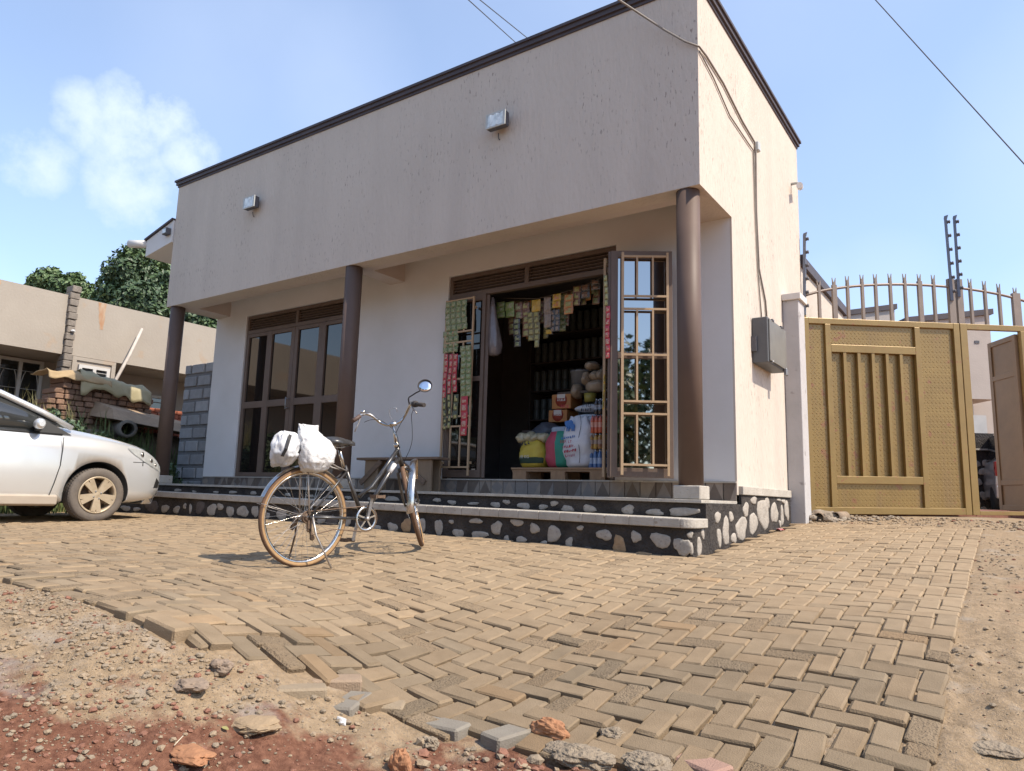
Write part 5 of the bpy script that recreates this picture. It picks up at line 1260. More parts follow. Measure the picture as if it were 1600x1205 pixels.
ORA = mat('orange drink', (.55,.13,.06), (.45,.09,.05), scale=20, rough=.2, spec=.7); LBR = mat('red label', (.55,.2,.15), (.6,.4,.3), scale=30, rough=.4)
MIX = mat('fruit drink', (.45,.28,.06), (.25,.10,.05), scale=11, rough=.25, spec=.6, contrast=.08); LBY = mat('yellow label', (.5,.4,.3), (.2,.1,.1), scale=30, rough=.4)
CAPW = mat('white cap', (.5,.5,.52), rough=.4); CAPR = mat('red cap', (.35,.05,.04), rough=.4)
yb_ = 1.02
bottles(918, 946, 702, 735, yb_, WAT, LBW, CAPW, 'bottom pack of blue bottles on the pallet beside the white sack')
bottles(919, 946, 677, 701.5, yb_, MIX, LBY, CAPW, 'pack of yellow and brown bottles standing on the blue pack')
bottles(921, 946, 648, 676.5, yb_, ORA, LBR, CAPR, 'pack of bright orange bottles below the dark cola pack')
bottles(927, 946, 622, 647.5, yb_, COLA, LBS, CAPW, 'topmost pack of dark cola bottles in the bottle tower', 3)
# loaves / packed bundles, tub
BRD = mat('bread in polythene', (.33,.25,.17), (.24,.18,.125), scale=9, rough=.4, spec=.5)
k = 0
for (px, py, rx, rz_) in [(932,604,17,11),(918,592,8,11),(932,588,10,8),(941,586,8,9),(902,612,9,12),(925,572,12,7)]:
    p = atY(px, py, 1.55); s_ = (p-CAM).length/F
    solo(MB().rock((p.x, p.y, p.z), (rx*s_, .11, rz_*s_), 40+k, sub=3, rough=.2, smooth=True), 'bread_pack', BRD, ['plump tan bread pack low on the right of the plank shelf', 'round pale pack standing between the bread packs', 'tan bread pack in the middle of the second layer', 'small tan bread pack against the right door frame', 'round dusky pack next to the bucket', 'topmost tan bread pack on the right'][k], 'bread pack', 'bread packs'); k += 1
p = atY(919, 621, 1.4); t = MB(); t.lathe([(0,0),(.065,0),(.075,.10),(0,.10)], (p.x, 1.45, p.z-.05), (0,0,1), 20)
solo(t, 'tub', mat('mustard tub', (.30,.25,.05), rough=.4), 'small mustard yellow tub above the flour bags', 'tub')
# back shelving with tins
SH = mat('shelf timber', (.06,.045,.035), rough=.7)
sv = thing('shelving', 'dark shelving along the back wall of the shop', 'shelf', (-2.2, 2.7, FZ))
for z in (1.1, 1.5, 1.9, 2.3, 2.7): MB().box(-3.4, -.8, 2.45, 2.85, z-.02, z).build('shelf_board', SH, sv)
for x in (-3.4, -2.1, -.83): MB().box(x, x+.03, 2.451, 2.849, FZ, 3.0).build('upright', SH, sv)
TINM = [mat('tin label dark', (.10,.11,.10), (.06,.065,.06), scale=20, rough=.4), mat('tin label olive', (.13,.13,.09), (.07,.075,.05), scale=20, rough=.4), mat('tin label grey', (.16,.15,.15), (.09,.085,.085), scale=20, rough=.4)]
base_t = None
r_ = random.Random(9)
for z in (1.5, 1.9, 2.3, 2.7):
    for i in range(22):
        x = -3.3+i*.113
        if abs(x+2.1) < .05: continue
        for lv in range(2):
            if base_t is None:
                o = MB().lathe([(0,0),(.042,0),(.044,.01),(.044,.13),(.042,.14),(0,.14)], (0,0,0), (0,0,1), 14).build('tin', TINM[0]); base_t = o
            else: o = base_t.copy(); COL.objects.link(o)
            o.location = (x, 2.52, z+.0005+lv*.141); o.scale = (1, 1, 1)
            tag(o, 'dim tin in the stacked rows on the dark back shelves', 'tin', 'tins on the back shelves')

# ================================================================ sachet strips
def pal(n, c1, c2, sc=40): return mat(n, c1, c2, scale=sc, rough=.3, spec=.6, contrast=.08)
S_GR = pal('green sachet', (.09,.17,.05), (.28,.24,.12), 55); S_GRL = mat('sachet label pale', (.42,.38,.28), (.16,.26,.09), scale=70, rough=.35, contrast=.1)
S_RD = pal('red sachet', (.48,.035,.05), (.38,.03,.045)); S_RDL = mat('sachet label cream', (.5,.42,.32), (.45,.1,.08), scale=70, rough=.35, contrast=.1)
S_DK = pal('olive sachet', (.10,.10,.04), (.05,.055,.03)); S_DKL = mat('sachet label yellow', (.42,.38,.2), (.3,.3,.1), scale=60, rough=.35, contrast=.1)
S_BR = pal('brown sachet', (.17,.085,.06), (.28,.17,.11)); S_YE = pal('yellow sachet', (.55,.36,.04), (.48,.28,.04)); S_OR = pal('orange sachet', (.55,.22,.05), (.42,.2,.09))
S_BK = pal('black sachet', (.03,.03,.035), (.16,.16,.16), 60); S_OL = pal('olive gold sachet', (.24,.20,.08), (.14,.13,.06), 50); S_TN = pal('tan wrapper', (.30,.22,.16), (.22,.16,.12)); S_LG = pal('lime sachet', (.16,.27,.06), (.3,.33,.14), 40)
def strip(px, pya, pyb, pw, cols, ph, y, m1_, m2_, label, group, lean=0, cat='sachet strip'):
    a = atY(px, pya, y); b_ = atY(px+lean, pyb, y); k = (a-CAM).dot(FW)/F; w = pw*k; w *= 1.3 if 'line across' in group else 1.12; n = max(1, round((a.z-b_.z)/ph)); ph = (a.z-b_.z)/n
    mb = MB(); cw = w/cols; r_ = random.Random(int(px*7+pya)); seam = .1
    for i in range(n):
        ox = (b_.x-a.x)*i/n + .004*math.sin(i*1.3+px); oy = .006*math.sin(i*.9+px)
        for c_ in range(cols):
            cx_ = a.x-w/2+cw*(c_+.5)+ox; z1 = a.z-i*ph; z0 = z1-ph; hw = cw*.47; bulge = .010
            X_ = [cx_-hw, cx_-hw*.6, cx_, cx_+hw*.6, cx_+hw]; Z_ = [z0+ph*.02, z0+ph*.16, (z0+z1)/2, z1-ph*.16, z1-ph*.02]
            vs = []; fs = []
            for zi, zz in enumerate(Z_):
                for xi, xx in enumerate(X_):
                    e = (1-abs(zi-2)/2)**.6*(1-abs(xi-2)/2)**.6 if abs(zi-2) < 2 and abs(xi-2) < 2 else 0
                    vs.append((xx, y+oy-bulge*e*(1+.4*r_.random())-.002, zz))
            o = len(vs)
            mi_ = []
            for zi in range(4):
                for xi in range(4):
                    fs.append((zi*5+xi, zi*5+xi+1, (zi+1)*5+xi+1, (zi+1)*5+xi)); mi_.append(1 if zi in (1, 2) and xi in (1, 2) and (zi == 1 or r_.random() < .7) else 0)
            for f_, q in zip(fs, mi_): mb.add([vs[v_] for v_ in f_], [(0,1,2,3)], q)
            mb.add([(X_[0],y+oy+.002,Z_[0]),(X_[4],y+oy+.002,Z_[0]),(X_[4],y+oy+.002,Z_[4]),(X_[0],y+oy+.002,Z_[4])], [(0,1,2,3)], 0)
        if i < n-1: mb.box(a.x-w/2+ox, a.x+w/2+ox, y+oy-.001, y+oy+.001, a.z-(i+1)*ph-.006, a.z-(i+1)*ph+.006)
    return solo(mb, 'sachet_strip', [m1_, m2_], label, cat, group)
GY = .82; gl = 'sachets hung on the left grille'
strip(713, 470, 516, 38, 4, .072, GY, S_GR, S_GRL, 'wide sheet of green sachets at the top of the left grille', gl)
strip(704, 517, 551, 27, 3, .072, GY+.006, S_GR, S_GRL, 'short green sachet sheet above the red strips on the left grille', gl)
strip(728, 540, 620, 19, 2, .072, GY-.014, S_GR, S_GRL, 'tall green sachet sheet low on the inner side of the left grille', gl)
strip(697.5, 553, 622, 6.5, 1, .085, GY-.006, S_RD, S_RDL, 'red sachet strip hanging outermost on the left grille', gl, lean=-4)
strip(704.5, 553, 616, 6.5, 1, .085, GY-.008, S_RD, S_RDL, 'red sachet strip second from the outer edge of the left grille', gl, lean=-3)
strip(711.5, 553, 613, 7.5, 1, .085, GY-.004, S_RD, S_RDL, 'wider red sachet strip beside the tall green sheet', gl, lean=-1)
strip(695.5, 620, 672, 6, 1, .09, GY, S_DK, S_DKL, 'olive strip with yellow labels outermost below the red strips', gl, lean=-1)
strip(702.5, 616, 670, 6, 1, .09, GY-.003, S_DK, S_DKL, 'olive strip with yellow labels second from the outer edge', gl, lean=-1)
strip(712.5, 616, 655, 9, 1, .11, GY, S_DK, S_DKL, 'short dark strip with yellow labels in the middle of the left grille', gl)
strip(727, 619, 681, 12, 1, .10, GY-.012, S_RD, S_RDL, 'long bright red strip low on the left grille', gl, lean=-4)
LY = 1.16; gt_ = 'sachets hung on the line across the door'
for (px, pya, pyb, pw, cols, ph, m1_, m2_, lab, dy) in [
    (783, 472, 497, 12, 1, .08, S_LG, S_GRL, 'lime strip nearest the clear bag on the door line', 0),
    (797, 472, 496, 13, 1, .11, S_LG, S_GRL, 'second lime strip on the door line', -.02),
    (810, 473, 499, 12, 1, .09, S_BR, S_GRL, 'reddish brown strip right of the lime strips', .02),
    (808, 498, 542, 10, 1, .07, S_BK, S_GRL, 'long black and white strip below the brown one', .0),
    (822, 473, 526, 11, 1, .08, S_BR, S_DKL, 'brown strip left of the first yellow pack', .03),
    (837, 468, 487, 13, 1, .12, S_YE, S_YE, 'plain yellow pack leftmost of the yellow and orange ones', -.03),
    (834, 487, 532, 17, 2, .07, S_OL, S_DKL, 'broad olive gold strip with a ragged tail', .0),
    (839, 530, 543, 7, 1, .08, S_OL, S_DKL, 'single olive gold sachet dangling lowest', .0),
    (855, 464, 512, 10, 1, .18, S_TN, S_TN, 'long plain tan wrapper roll among the strips', -.02),
    (857, 515, 522, 9, 1, .06, S_YE, S_YE, 'small bright yellow tag below the tan roll', 0),
    (870, 459, 481, 12, 1, .11, S_YE, S_OR, 'yellow and orange strip right of the tan roll', -.03),
    (867, 484, 518, 13, 2, .06, S_BK, S_TN, 'dark tangled bunch of small packets under the yellow strip', .0),
    (889, 460, 491, 13, 1, .09, S_OR, S_DKL, 'bright orange strip with a white tag end', -.03),
    (901, 447, 478, 11, 1, .08, S_BR, S_DKL, 'brown strip right of the orange one', .0),
    (915, 444, 466, 13, 1, .07, S_BK, S_BR, 'dusky dark strip high on the door line', .02),
    (930, 436, 453, 13, 1, .06, S_BK, S_BR, 'last small dark bunch under the lintel on the door line', .02)]:
    strip(px, pya, pyb, pw, cols, ph, LY+dy, m1_, m2_, lab, gt_)
r_ = random.Random(17); cs_ = [(S_BR,S_DKL),(S_OL,S_DKL),(S_BK,S_GRL),(S_TN,S_DKL),(S_OR,S_DKL),(S_GR,S_GRL),(S_BR,S_GRL)]
nm_ = ['dim brown strip hanging in the second row', 'dim olive strip hanging in the second row', 'dim black strip hanging in the second row', 'dim tan strip hanging in the second row', 'dim orange strip hanging in the second row', 'dim green strip hanging in the second row', 'dim reddish strip hanging in the second row']
for k in range(21):
    px = 800+k*6.6+r_.uniform(-2,2); top = 470-max(0, px-850)*.36; ln2 = r_.uniform(24, 60)*(1 if px < 890 else .7); a_, b_ = cs_[k % 7]
    strip(px, top, top+ln2, r_.uniform(8, 12), 1, r_.uniform(.06,.1), LY+.13+.02*(k % 3), a_, b_, nm_[k % 7]+' of the door line', 'second row of sachets across the door')
ln_ = MB(); ln_.tube([atY(765, 466, LY), atY(840, 467, LY), atY(900, 452, LY), atY(948, 430, LY)], .003, 6); solo(ln_, 'hanging_line', mat('string', (.25,.2,.15)), 'thin cord stretched across the doorway for the hanging strips', 'cord')
RY = .34
strip(949.5, 478, 560, 7, 1, .07, RY, S_RD, S_RDL, 'red dotted strip behind the right gate bar, left of two', 'red strips by the right jamb')
strip(956.5, 482, 575, 6, 1, .07, RY+.05, S_RD, S_RDL, 'red dotted strip behind the right gate bar, right of two', 'red strips by the right jamb')
strip(947, 430, 478, 6, 1, .07, RY, S_OL, S_DKL, 'pale yellow strip at the top of the right jamb', 'pale strips by the right jamb')
strip(943.5, 585, 640, 2.6, 1, .09, RY+.1, S_YE, S_DKL, 'thin bright yellow strip low beside the right jamb', 'pale strips by the right jamb')
# burglar bar edge beside the folded leaf
a = atY(946, 404, .66); b2 = atY(947, 745, .66)
gb = MB(); gb.bar((a.x, .66, b2.z), (a.x, .66, a.z), .028, .028); 
for t in (.02, .3, .62, .97): z = b2.z+(a.z-b2.z)*t; gb.bar((a.x, .675, z), (a.x+.07, .76, z), .018, .018)
gb.build('grille', TANM, shop)
# clear bag hanging at the left of the doorway
pb = [(770,465,2),(770,480,5),(770,500,9),(771,520,11),(772,540,12),(772,552,10),(772,556,6)]
mb = MB(); rings = []
for (px, py, rw_) in pb:
    c_ = atY(px, py, .98); k = (c_-CAM).dot(FW)/F; ring = []
    for q in range(18):
        an_ = 2*PI*q/18; rr2 = rw_*k*(1+.18*math.sin(an_*3+py)+.1*math.sin(an_*7+py*.3)); ring.append((c_.x+math.cos(an_)*rr2, .98+math.sin(an_)*rr2*.7, c_.z))
    rings.append(ring)
solo(mb.loft(rings), 'polythene_bag', mat('cloudy polythene', (.20,.17,.17), (.13,.11,.11), scale=9, rough=.25, spec=.7, bump=.3, bscale=30), 'long cloudy polythene bag hung at the left side of the doorway', 'bag')
# ================================================================ silver saloon nosed up to the steps
CX, CY, CZ = -7.42, -1.72, .015
car = thing('parked_car', 'dusty silver saloon car with tan alloy wheels parked nose to the steps', 'car', (CX, CY-1.3, CZ))
def CP_(s, w, z): return Vector((CX+w, CY+s, CZ+z))
st_ = [  # s, half width, z bottom, z shoulder, z top centre, edge width of the top
 (.885, .40, .42, .60, .66, .22), (.86, .60, .34, .66, .72, .40), (.80, .70, .28, .72, .80, .52), (.68, .775, .245, .80, .875, .60), (.52, .815, .22, .865, .93, .64), (.25, .845, .205, .915, .995, .66),
 (0, .853, .20, .945, 1.045, .67), (-.25, .855, .20, .96, 1.085, .67), (-.45, .857, .20, .965, 1.10, .67), (-1.2, .86, .20, .975, 1.02, .68), (-2.0, .86, .20, .985, 1.03, .68),
 (-2.6, .855, .21, 1.0, 1.06, .66), (-3.0, .845, .24, 1.0, 1.07, .64), (-3.35, .80, .28, .96, 1.05, .60), (-3.5, .72, .34, .85, .95, .55)]
mb = MB(); rings = []
for (s, w, zb, zs, zt, we) in st_:
    hm = (zb+zs)/2
    half = [(w*.86, zb), (w*.955, zb+.035), (w*.985, zb+.13*(1 if zs-zb > .4 else .5)), (w*1.0, hm), (w*.992, hm+(zs-hm)*.55), (w*.955, zs-.03), (w*.90, zs+.0), (we*.98, zs+(zt-zs)*.55), (we*.5, zs+(zt-zs)*.92), (0, zt)]
    ring = [CP_(s, a, b_) for a, b_ in half] + [CP_(s, -a, b_) for a, b_ in half[-2::-1]]
    rings.append(ring)
# finer along the length
fine = []
for i in range(len(rings)-1):
    p = [rings[max(i-1,0)], rings[i], rings[i+1], rings[min(i+2,len(rings)-1)]]
    for k in range(4):
        t = k/4; fine.append([.5*((2*p[1][j])+(p[2][j]-p[0][j])*t+(2*p[0][j]-5*p[1][j]+4*p[2][j]-p[3][j])*t*t+(3*p[1][j]-p[0][j]-3*p[2][j]+p[3][j])*t**3) for j in range(len(rings[0]))])
fine.append(rings[-1])
mb.loft(fine)
CARP = mat('silver metallic paint', (.70,.70,.69), (.64,.64,.63), scale=1.5, rough=.27, metal=.5, coat=.8, spec=.5, bump=.02, bscale=6)
DUST = mat('dusty lower panel', (.42,.36,.29), (.36,.30,.24), scale=6, rough=.6, metal=.1)
body = mb.build('body', [CARP, BLK], car)
def boolcut(o, cutters):
    for c in cutters:
        md_ = o.modifiers.new('cut', 'BOOLEAN'); md_.operation = 'DIFFERENCE'; md_.object = c; md_.solver = 'EXACT'
    dg = bpy.context.evaluated_depsgraph_get(); dg.update(); bpy.context.view_layer.update()
    me = bpy.data.meshes.new_from_object(o.evaluated_get(bpy.context.evaluated_depsgraph_get()))
    o.modifiers.clear(); o.data = me
    for c in cutters: bpy.data.objects.remove(c)
cut = []
for s in (0, -2.6):
    for sg in (-1, 1):
        m_ = MB(); m_.lathe([(0,-.22),(.368,-.22),(.368,.3),(0,.3)], CP_(s, .80*sg, .315), (sg,0,0), 40, mi=1); cut.append(m_.build('cutter', [CARP, BLK]))
boolcut(body, cut)
# wheels
ALLOY = mat('dusty tan alloy', (.52,.43,.31), (.38,.30,.20), scale=12, rough=.45, metal=.35)
TYR2 = mat('car tyre', (.10,.085,.075), (.15,.125,.10), scale=14, rough=.85, bump=.25, bscale=60)
def cwheel(s, sg, steer=0):
    c = CP_(s, .775*sg, .302); ax = Vector((sg*math.cos(steer), math.sin(steer), 0)); R_ = .305
    t = MB(); t.lathe([(.195,-.085),(.25,-.095),(.285,-.092),(.302,-.075),(R_,-.03),(R_,.03),(.302,.075),(.285,.092),(.25,.095),(.205,.085),(.195,.07)], c, ax, 48)
    u = Vector((0,0,1)); x = ax.cross(u).normalized(); y = ax.cross(x)
    for k in range(60):   # tread blocks
        a = 2*PI*k/60
        for off in (-.05, 0, .05):
            p = c+(x*math.cos(a+off)+y*math.sin(a+off))*R_+ax*off*1.0; tx = (x*-math.sin(a)+y*math.cos(a)); t.bar(p-ax*.018-tx*.002, p+ax*.018+tx*.002, .022, .006, up=tuple((p-c).normalized()))
    w = t.build('wheel', TYR2, car)
    r_ = MB(); r_.lathe([(.205,.085),(.213,.09),(.208,.097),(.19,.09),(.185,.03),(.18,-.07),(.2,-.08)], c, ax, 40)
    for k in range(5):
        a = 2*PI*k/5+.31
        for d in (-.17, .17):
            e0 = x*math.cos(a+d*.5)+y*math.sin(a+d*.5); e1 = x*math.cos(a+d)+y*math.sin(a+d)
            r_.bar(c+e0*.035+ax*.075, c+e1*.192+ax*.082, .052, .03, up=tuple(ax))
    r_.lathe([(0,.092),(.03,.09),(.055,.084),(.06,.05)], c, ax, 24)
    r_.build('rim', ALLOY, w)
    n_ = MB()
    for k in range(4):
        a = 2*PI*k/4+.5; e = x*math.cos(a)+y*math.sin(a); n_.lathe([(0,.097),(.009,.097),(.010,.08)], c+e*.045, ax, 8)
    n_.build('wheel_nut', STEELG, w)
    MB().lathe([(0,-.02),(.175,-.02),(.175,-.03),(0,-.03)], c, ax, 28).build('brake_disc', RUST, w)
for s in (0, -2.6):
    for sg in (-1, 1): cwheel(s, sg, .0)
MB().box(CX-.72, CX+.72, CY-3.2, CY+.6, CZ+.22, CZ+.45).build('underbody', BLK, car)
# greenhouse: dark glass shell, silver roof and pillars
gs_ = [(-.38, .70, 1.085, 1.09), (-.70, .66, .96, 1.24), (-1.05, .605, .96, 1.385), (-1.4, .585, .965, 1.45), (-1.9, .58, .97, 1.455), (-2.35, .585, .975, 1.42), (-2.75, .60, .99, 1.24), (-3.02, .62, 1.03, 1.075)]
rings = []
for (s, wt, zb, zt) in gs_:
    wb = .775; f = (zt-zb)/.49
    half = [(wb if zt-zb > .05 else .72, zb), (wb+(wt-wb)*min(1, f)*.55 if zt-zb > .05 else .70, zb+(zt-zb)*.55), (wt+.0, zt-.03*min(1, f)), (wt*.72, zt), (0, zt+.012)]
    rings.append([CP_(s, a, b_) for a, b_ in half]+[CP_(s, -a, b_) for a, b_ in half[-2::-1]])
mb = MB(); mb.loft(rings); mb.build('glasshouse', mat('smoked car glass', (.03,.032,.032), (.03,.032,.032), rough=.03, spec=.9), car)
rf = MB(); rr_ = []
for (s, wt, zb, zt) in [(-.98,.61,0,1.368),(-1.05,.605,0,1.388)]+[(g[0],g[1],0,g[3]+.004) for g in gs_[3:6]]+[(-2.42,.585,0,1.395)]:
    rr_.append([CP_(s, wt+.012, zt-.05), CP_(s, wt*.98, zt-.012), CP_(s, wt*.72, zt+.008), CP_(s, 0, zt+.02), CP_(s, -wt*.72, zt+.008), CP_(s, -wt*.98, zt-.012), CP_(s, -wt-.012, zt-.05), CP_(s, 0, zt-.045)])
rf.loft(rr_); rf.build('roof', CARP, car)
for sg in (-1, 1):
    pl_ = MB()
    pl_.tube([CP_(-.30, .735*sg, 1.045), CP_(-.62, .70*sg, 1.20), CP_(-1.02, .62*sg, 1.372), CP_(-1.4, .60*sg, 1.43), CP_(-2.0, .595*sg, 1.43), CP_(-2.4, .60*sg, 1.385), CP_(-2.95, .68*sg, 1.06)], [.03,.034,.034,.03,.03,.045,.07], 10); pl_.build('pillar', CARP, car)
    pl_ = MB().bar(CP_(-1.45, .785*sg, .965), CP_(-1.52, .605*sg, 1.40), .07, .012, up=(sg,0,0)).build('pillar', BLK, car)
    w_ = MB(); w_.tube([CP_(-.42, .792*sg, .962), CP_(-1.0, .80*sg, .962), CP_(-1.5, .80*sg, .966), CP_(-2.3, .80*sg, .975)], .012, 8); w_.build('window_seal', BLK, car)
    # black quarter glass triangle and mirror
    q_ = MB(); q_.add([CP_(-.32, .79*sg, .965), CP_(-.70, .80*sg, .965), CP_(-.66, .735*sg, 1.15), CP_(-.32, .775*sg, .965), CP_(-.70, .785*sg, .965), CP_(-.66, .72*sg, 1.15)], [(0,1,2),(3,5,4),(0,2,5,3),(1,0,3,4),(2,1,4,5)]); q_.build('quarter_light', BLK, car)
    mr_ = MB(); rg = []
    for t, a, b_ in ((0,.03,.03),(.02,.055,.05),(.07,.075,.062),(.12,.07,.056),(.15,.04,.03)):
        rg.append([CP_(-.70+.05*math.cos(k)*0+.055*math.cos(2*PI*k/14)*a/.075, (.80+t)*sg, 1.055+b_*math.sin(2*PI*k/14)) for k in range(14)])
    mr_.loft(rg); o = mr_.build('side_mirror', CARP, car)
    MB().bar(CP_(-.68, .78*sg, .985), CP_(-.69, .86*sg, 1.0), .05, .03).build('mirror_arm', BLK, o)
    # shut lines, handle, sill
    dl = MB()
    for pts_ in ([(-.43,.93,.868),(-.425,.80,.868),(-.43,.62,.868),(-.47,.42,.864),(-.50,.30,.858),(-.52,.26,.85)], [(-1.50,.95,.865),(-1.50,.62,.868),(-1.50,.30,.86)], [(-2.30,.93,.86),(-2.25,.7,.866),(-2.20,.55,.866)]):
        dl.tube([CP_(s, w*sg*.992, z) for s, z, w in pts_], .0045, 6)
    dl.build('shut_line', BLK, car)
    for s in (-1.33, -2.12): MB().tube([CP_(s-.08, .868*sg, .83), CP_(s, .885*sg, .835), CP_(s+.08, .868*sg, .83)], .012, 8).build('door_handle', CARP, car)
    sl_ = MB(); sl_.hexa([CP_(-.42, .80*sg, .17), CP_(-2.2, .80*sg, .17), CP_(-2.2, .862*sg, .19), CP_(-.42, .862*sg, .19), CP_(-.42, .80*sg, .30), CP_(-2.2, .80*sg, .30), CP_(-2.2, .866*sg, .285), CP_(-.42, .866*sg, .285)]); sl_.build('sill', DUST, car, bevel=.01)
# headlamps, number plate area, grille, lower lip
HLM = mat('headlamp glass', (.42,.43,.42), (.22,.22,.21), scale=9, rough=.12, spec=.8, coat=.5)
def surf(s, z, sg, off=.006):
    # point on the body side at station s and height z
    best = None
    for ring in fine:
        pass
    i = min(range(len(fine)), key=lambda k: abs((fine[k][0].y-CY)-s)); ring = fine[i]
    side = ring[:10]; pts_ = [(p.z-CZ, p.x-CX) for p in side]
    for a, b_ in zip(pts_[:-1], pts_[1:]):
        if min(a[0], b_[0]) <= z <= max(a[0], b_[0]):
            t = (z-a[0])/(b_[0]-a[0]+1e-9); w = a[1]+(b_[1]-a[1])*t
            return CP_(fine[i][0].y-CY, (w+off)*sg, z)
    w = max(q[1] for q in pts_); return CP_(s, (w+off)*sg, z)
sidez = lambda s: (fine[min(range(len(fine)), key=lambda k: abs((fine[k][0].y-CY)-s))])
for sg in (-1, 1):
    hl = MB(); rows_ = []
    for s, z0, z1 in ((.30,.86,.868),(.42,.80,.858),(.54,.72,.842),(.66,.66,.80),(.76,.62,.745),(.82,.60,.69)):
        r0 = [];
        for k in range(6):
            z = z0+(z1-z0)*k/5; r0.append(surf(s, z, sg, .008))
        rows_.append(r0)
    n6 = 6; vs = [p for r0 in rows_ for p in r0]; fs = [(i*n6+k, i*n6+k+1, (i+1)*n6+k+1, (i+1)*n6+k) for i in range(len(rows_)-1) for k in range(n6-1)]
    hl.add(vs, fs, 0, True); hlo = hl.build('headlamp', HLM, car)
    for s_, z_, r_ in ((.50,.80,.034),(.63,.735,.030),(.73,.685,.02)):
        c_ = surf(s_, z_, sg, .010); MB().lathe([(0,.004),(r_*.5,.003),(r_,0),(r_,-.006)], c_, Vector((sg*.8,.6,.25)), 18).build('reflector', CHROME, hlo)
    bs = MB(); bs.tube([surf(.365, .70, sg, .0), surf(.46, .70, sg, .0), surf(.56, .705, sg, .0)], .004, 6); bs.tube([surf(.52,.73,sg,0), surf(.525,.66,sg,.0)], .006, 6); bs.build('bumper_seam', BLK, car)
    fg_ = MB(); fg_.loft([[surf(s_, z_, sg, .007) for s_, z_ in ((.70,.40),(.80,.40),(.82,.47),(.76,.52))], [surf(s_, z_, sg, -.03) for s_, z_ in ((.70,.40),(.80,.40),(.82,.47),(.76,.52))]], smooth=False); fg_.build('fog_recess', BLK, car)
mb = MB(); mb.hexa([CP_(.78,-.62,.20),CP_(.78,.62,.20),CP_(.60,.70,.20),CP_(.60,-.70,.20),CP_(.875,-.52,.30),CP_(.875,.52,.30),CP_(.66,.76,.30),CP_(.66,-.76,.30)]); mb.build('bumper_lip', CARP, car, bevel=.02)
mb = MB(); mb.box(CX-.38, CX+.38, CY+.86, CY+.895, CZ+.47, CZ+.56); mb.build('radiator_grille', BLK, car)
pts_ = MB(); pts_.bar(CP_(-.33, .60, 1.085), CP_(-.40, -.1, 1.11), .016, .01); pts_.build('wiper', BLK, car)
for sg in (-1, 1):
    t_ = MB(); t_.cbox(CX+sg*.62-.12, CX+sg*.62+.12, CY-3.5, CY-3.42, CZ+.72, CZ+.92, .01); t_.build('tail_lamp', REDL, car)
# ================================================================ left background: neighbour's house, bank, bricks, trees
NX = -13.0
NPL = mat('bare cement render', (.385,.34,.285), (.315,.275,.23), scale=1.1, rough=.92, bump=.35, bscale=22, spec=.15, contrast=.3, speck=(.36,.29,.225), speck_scale=2.0, speck_t=.62)
nb = thing('neighbour_house', 'long unpainted cement house with a high parapet behind the silver car', 'house', (NX-2, 0, .5))
m1 = MB(); m1.box(NX-.2, NX, -9, .40, 2.95, 4.14); m1.box(NX-.2, NX, .55, 5.2, 2.96, 4.14); m1.box(NX-6, NX-.2, -9, -8.8, .3, 4.12); m1.box(NX-6, NX-.2, 5.0, 5.2, .3, 4.12); m1.build('parapet', NPL, nb)
RST = mat('rust streak', (.36,.20,.11), (.41,.31,.22), scale=9, rough=.9, stretch=(1,1,.3), contrast=.12)
# rust stains run down from the parapet top (thin wash on the render)
for (y, w, l) in ((-.86,.10,.5),(1.05,.09,.55)):
    mb = MB(); r_ = random.Random(int(y*10)); n = 9; vs = []; 
    for k in range(n): t = k/(n-1); ww = w*(1-.6*t)*(1+.2*r_.uniform(-1,1)); vs += [(NX+.003, y-ww+.03*t, 4.13-l*t), (NX+.003, y+ww*.8+.03*t, 4.13-l*t)]
    mb.add(vs, [(2*k,2*k+1,2*k+3,2*k+2) for k in range(n-1)]); mb.build('rust_stain', RST, nb)
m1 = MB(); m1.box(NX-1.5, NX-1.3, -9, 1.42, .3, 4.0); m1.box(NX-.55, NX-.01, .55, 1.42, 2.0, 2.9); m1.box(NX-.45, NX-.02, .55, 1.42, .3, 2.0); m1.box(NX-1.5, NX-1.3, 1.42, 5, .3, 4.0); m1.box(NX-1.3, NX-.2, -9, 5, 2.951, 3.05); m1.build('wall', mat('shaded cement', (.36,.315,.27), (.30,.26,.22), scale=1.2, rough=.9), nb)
m1 = MB(); m1.box(NX-6, NX-.21, -8.79, 4.99, 3.7, 3.8); m1.build('roof', NPL, nb)
BRKM = mat('grey block pier', (.25,.215,.18), (.17,.145,.12), scale=14, rough=.95, bump=.9, bscale=30)
mb = MB(); r_ = random.Random(4)
for k in range(20): mb.cbox(NX-.18+r_.uniform(-.015,.015), NX+.09+r_.uniform(-.02,.02), .40+r_.uniform(-.012,.012), .56+r_.uniform(-.015,.015), 1.6+k*.137, 1.6+k*.137+.13, .012)
mb.build('pier', BRKM, nb)
MB().rock((NX+.12, .50, 3.42), .045, 5).build('lamp_holder', mat('white porcelain', (.7,.7,.68), rough=.4), nb)
WFR = mat('white window paint', (.55,.53,.50), (.48,.46,.43), scale=5, rough=.6); IRON = mat('pale iron scrolls', (.40,.39,.37), rough=.5)
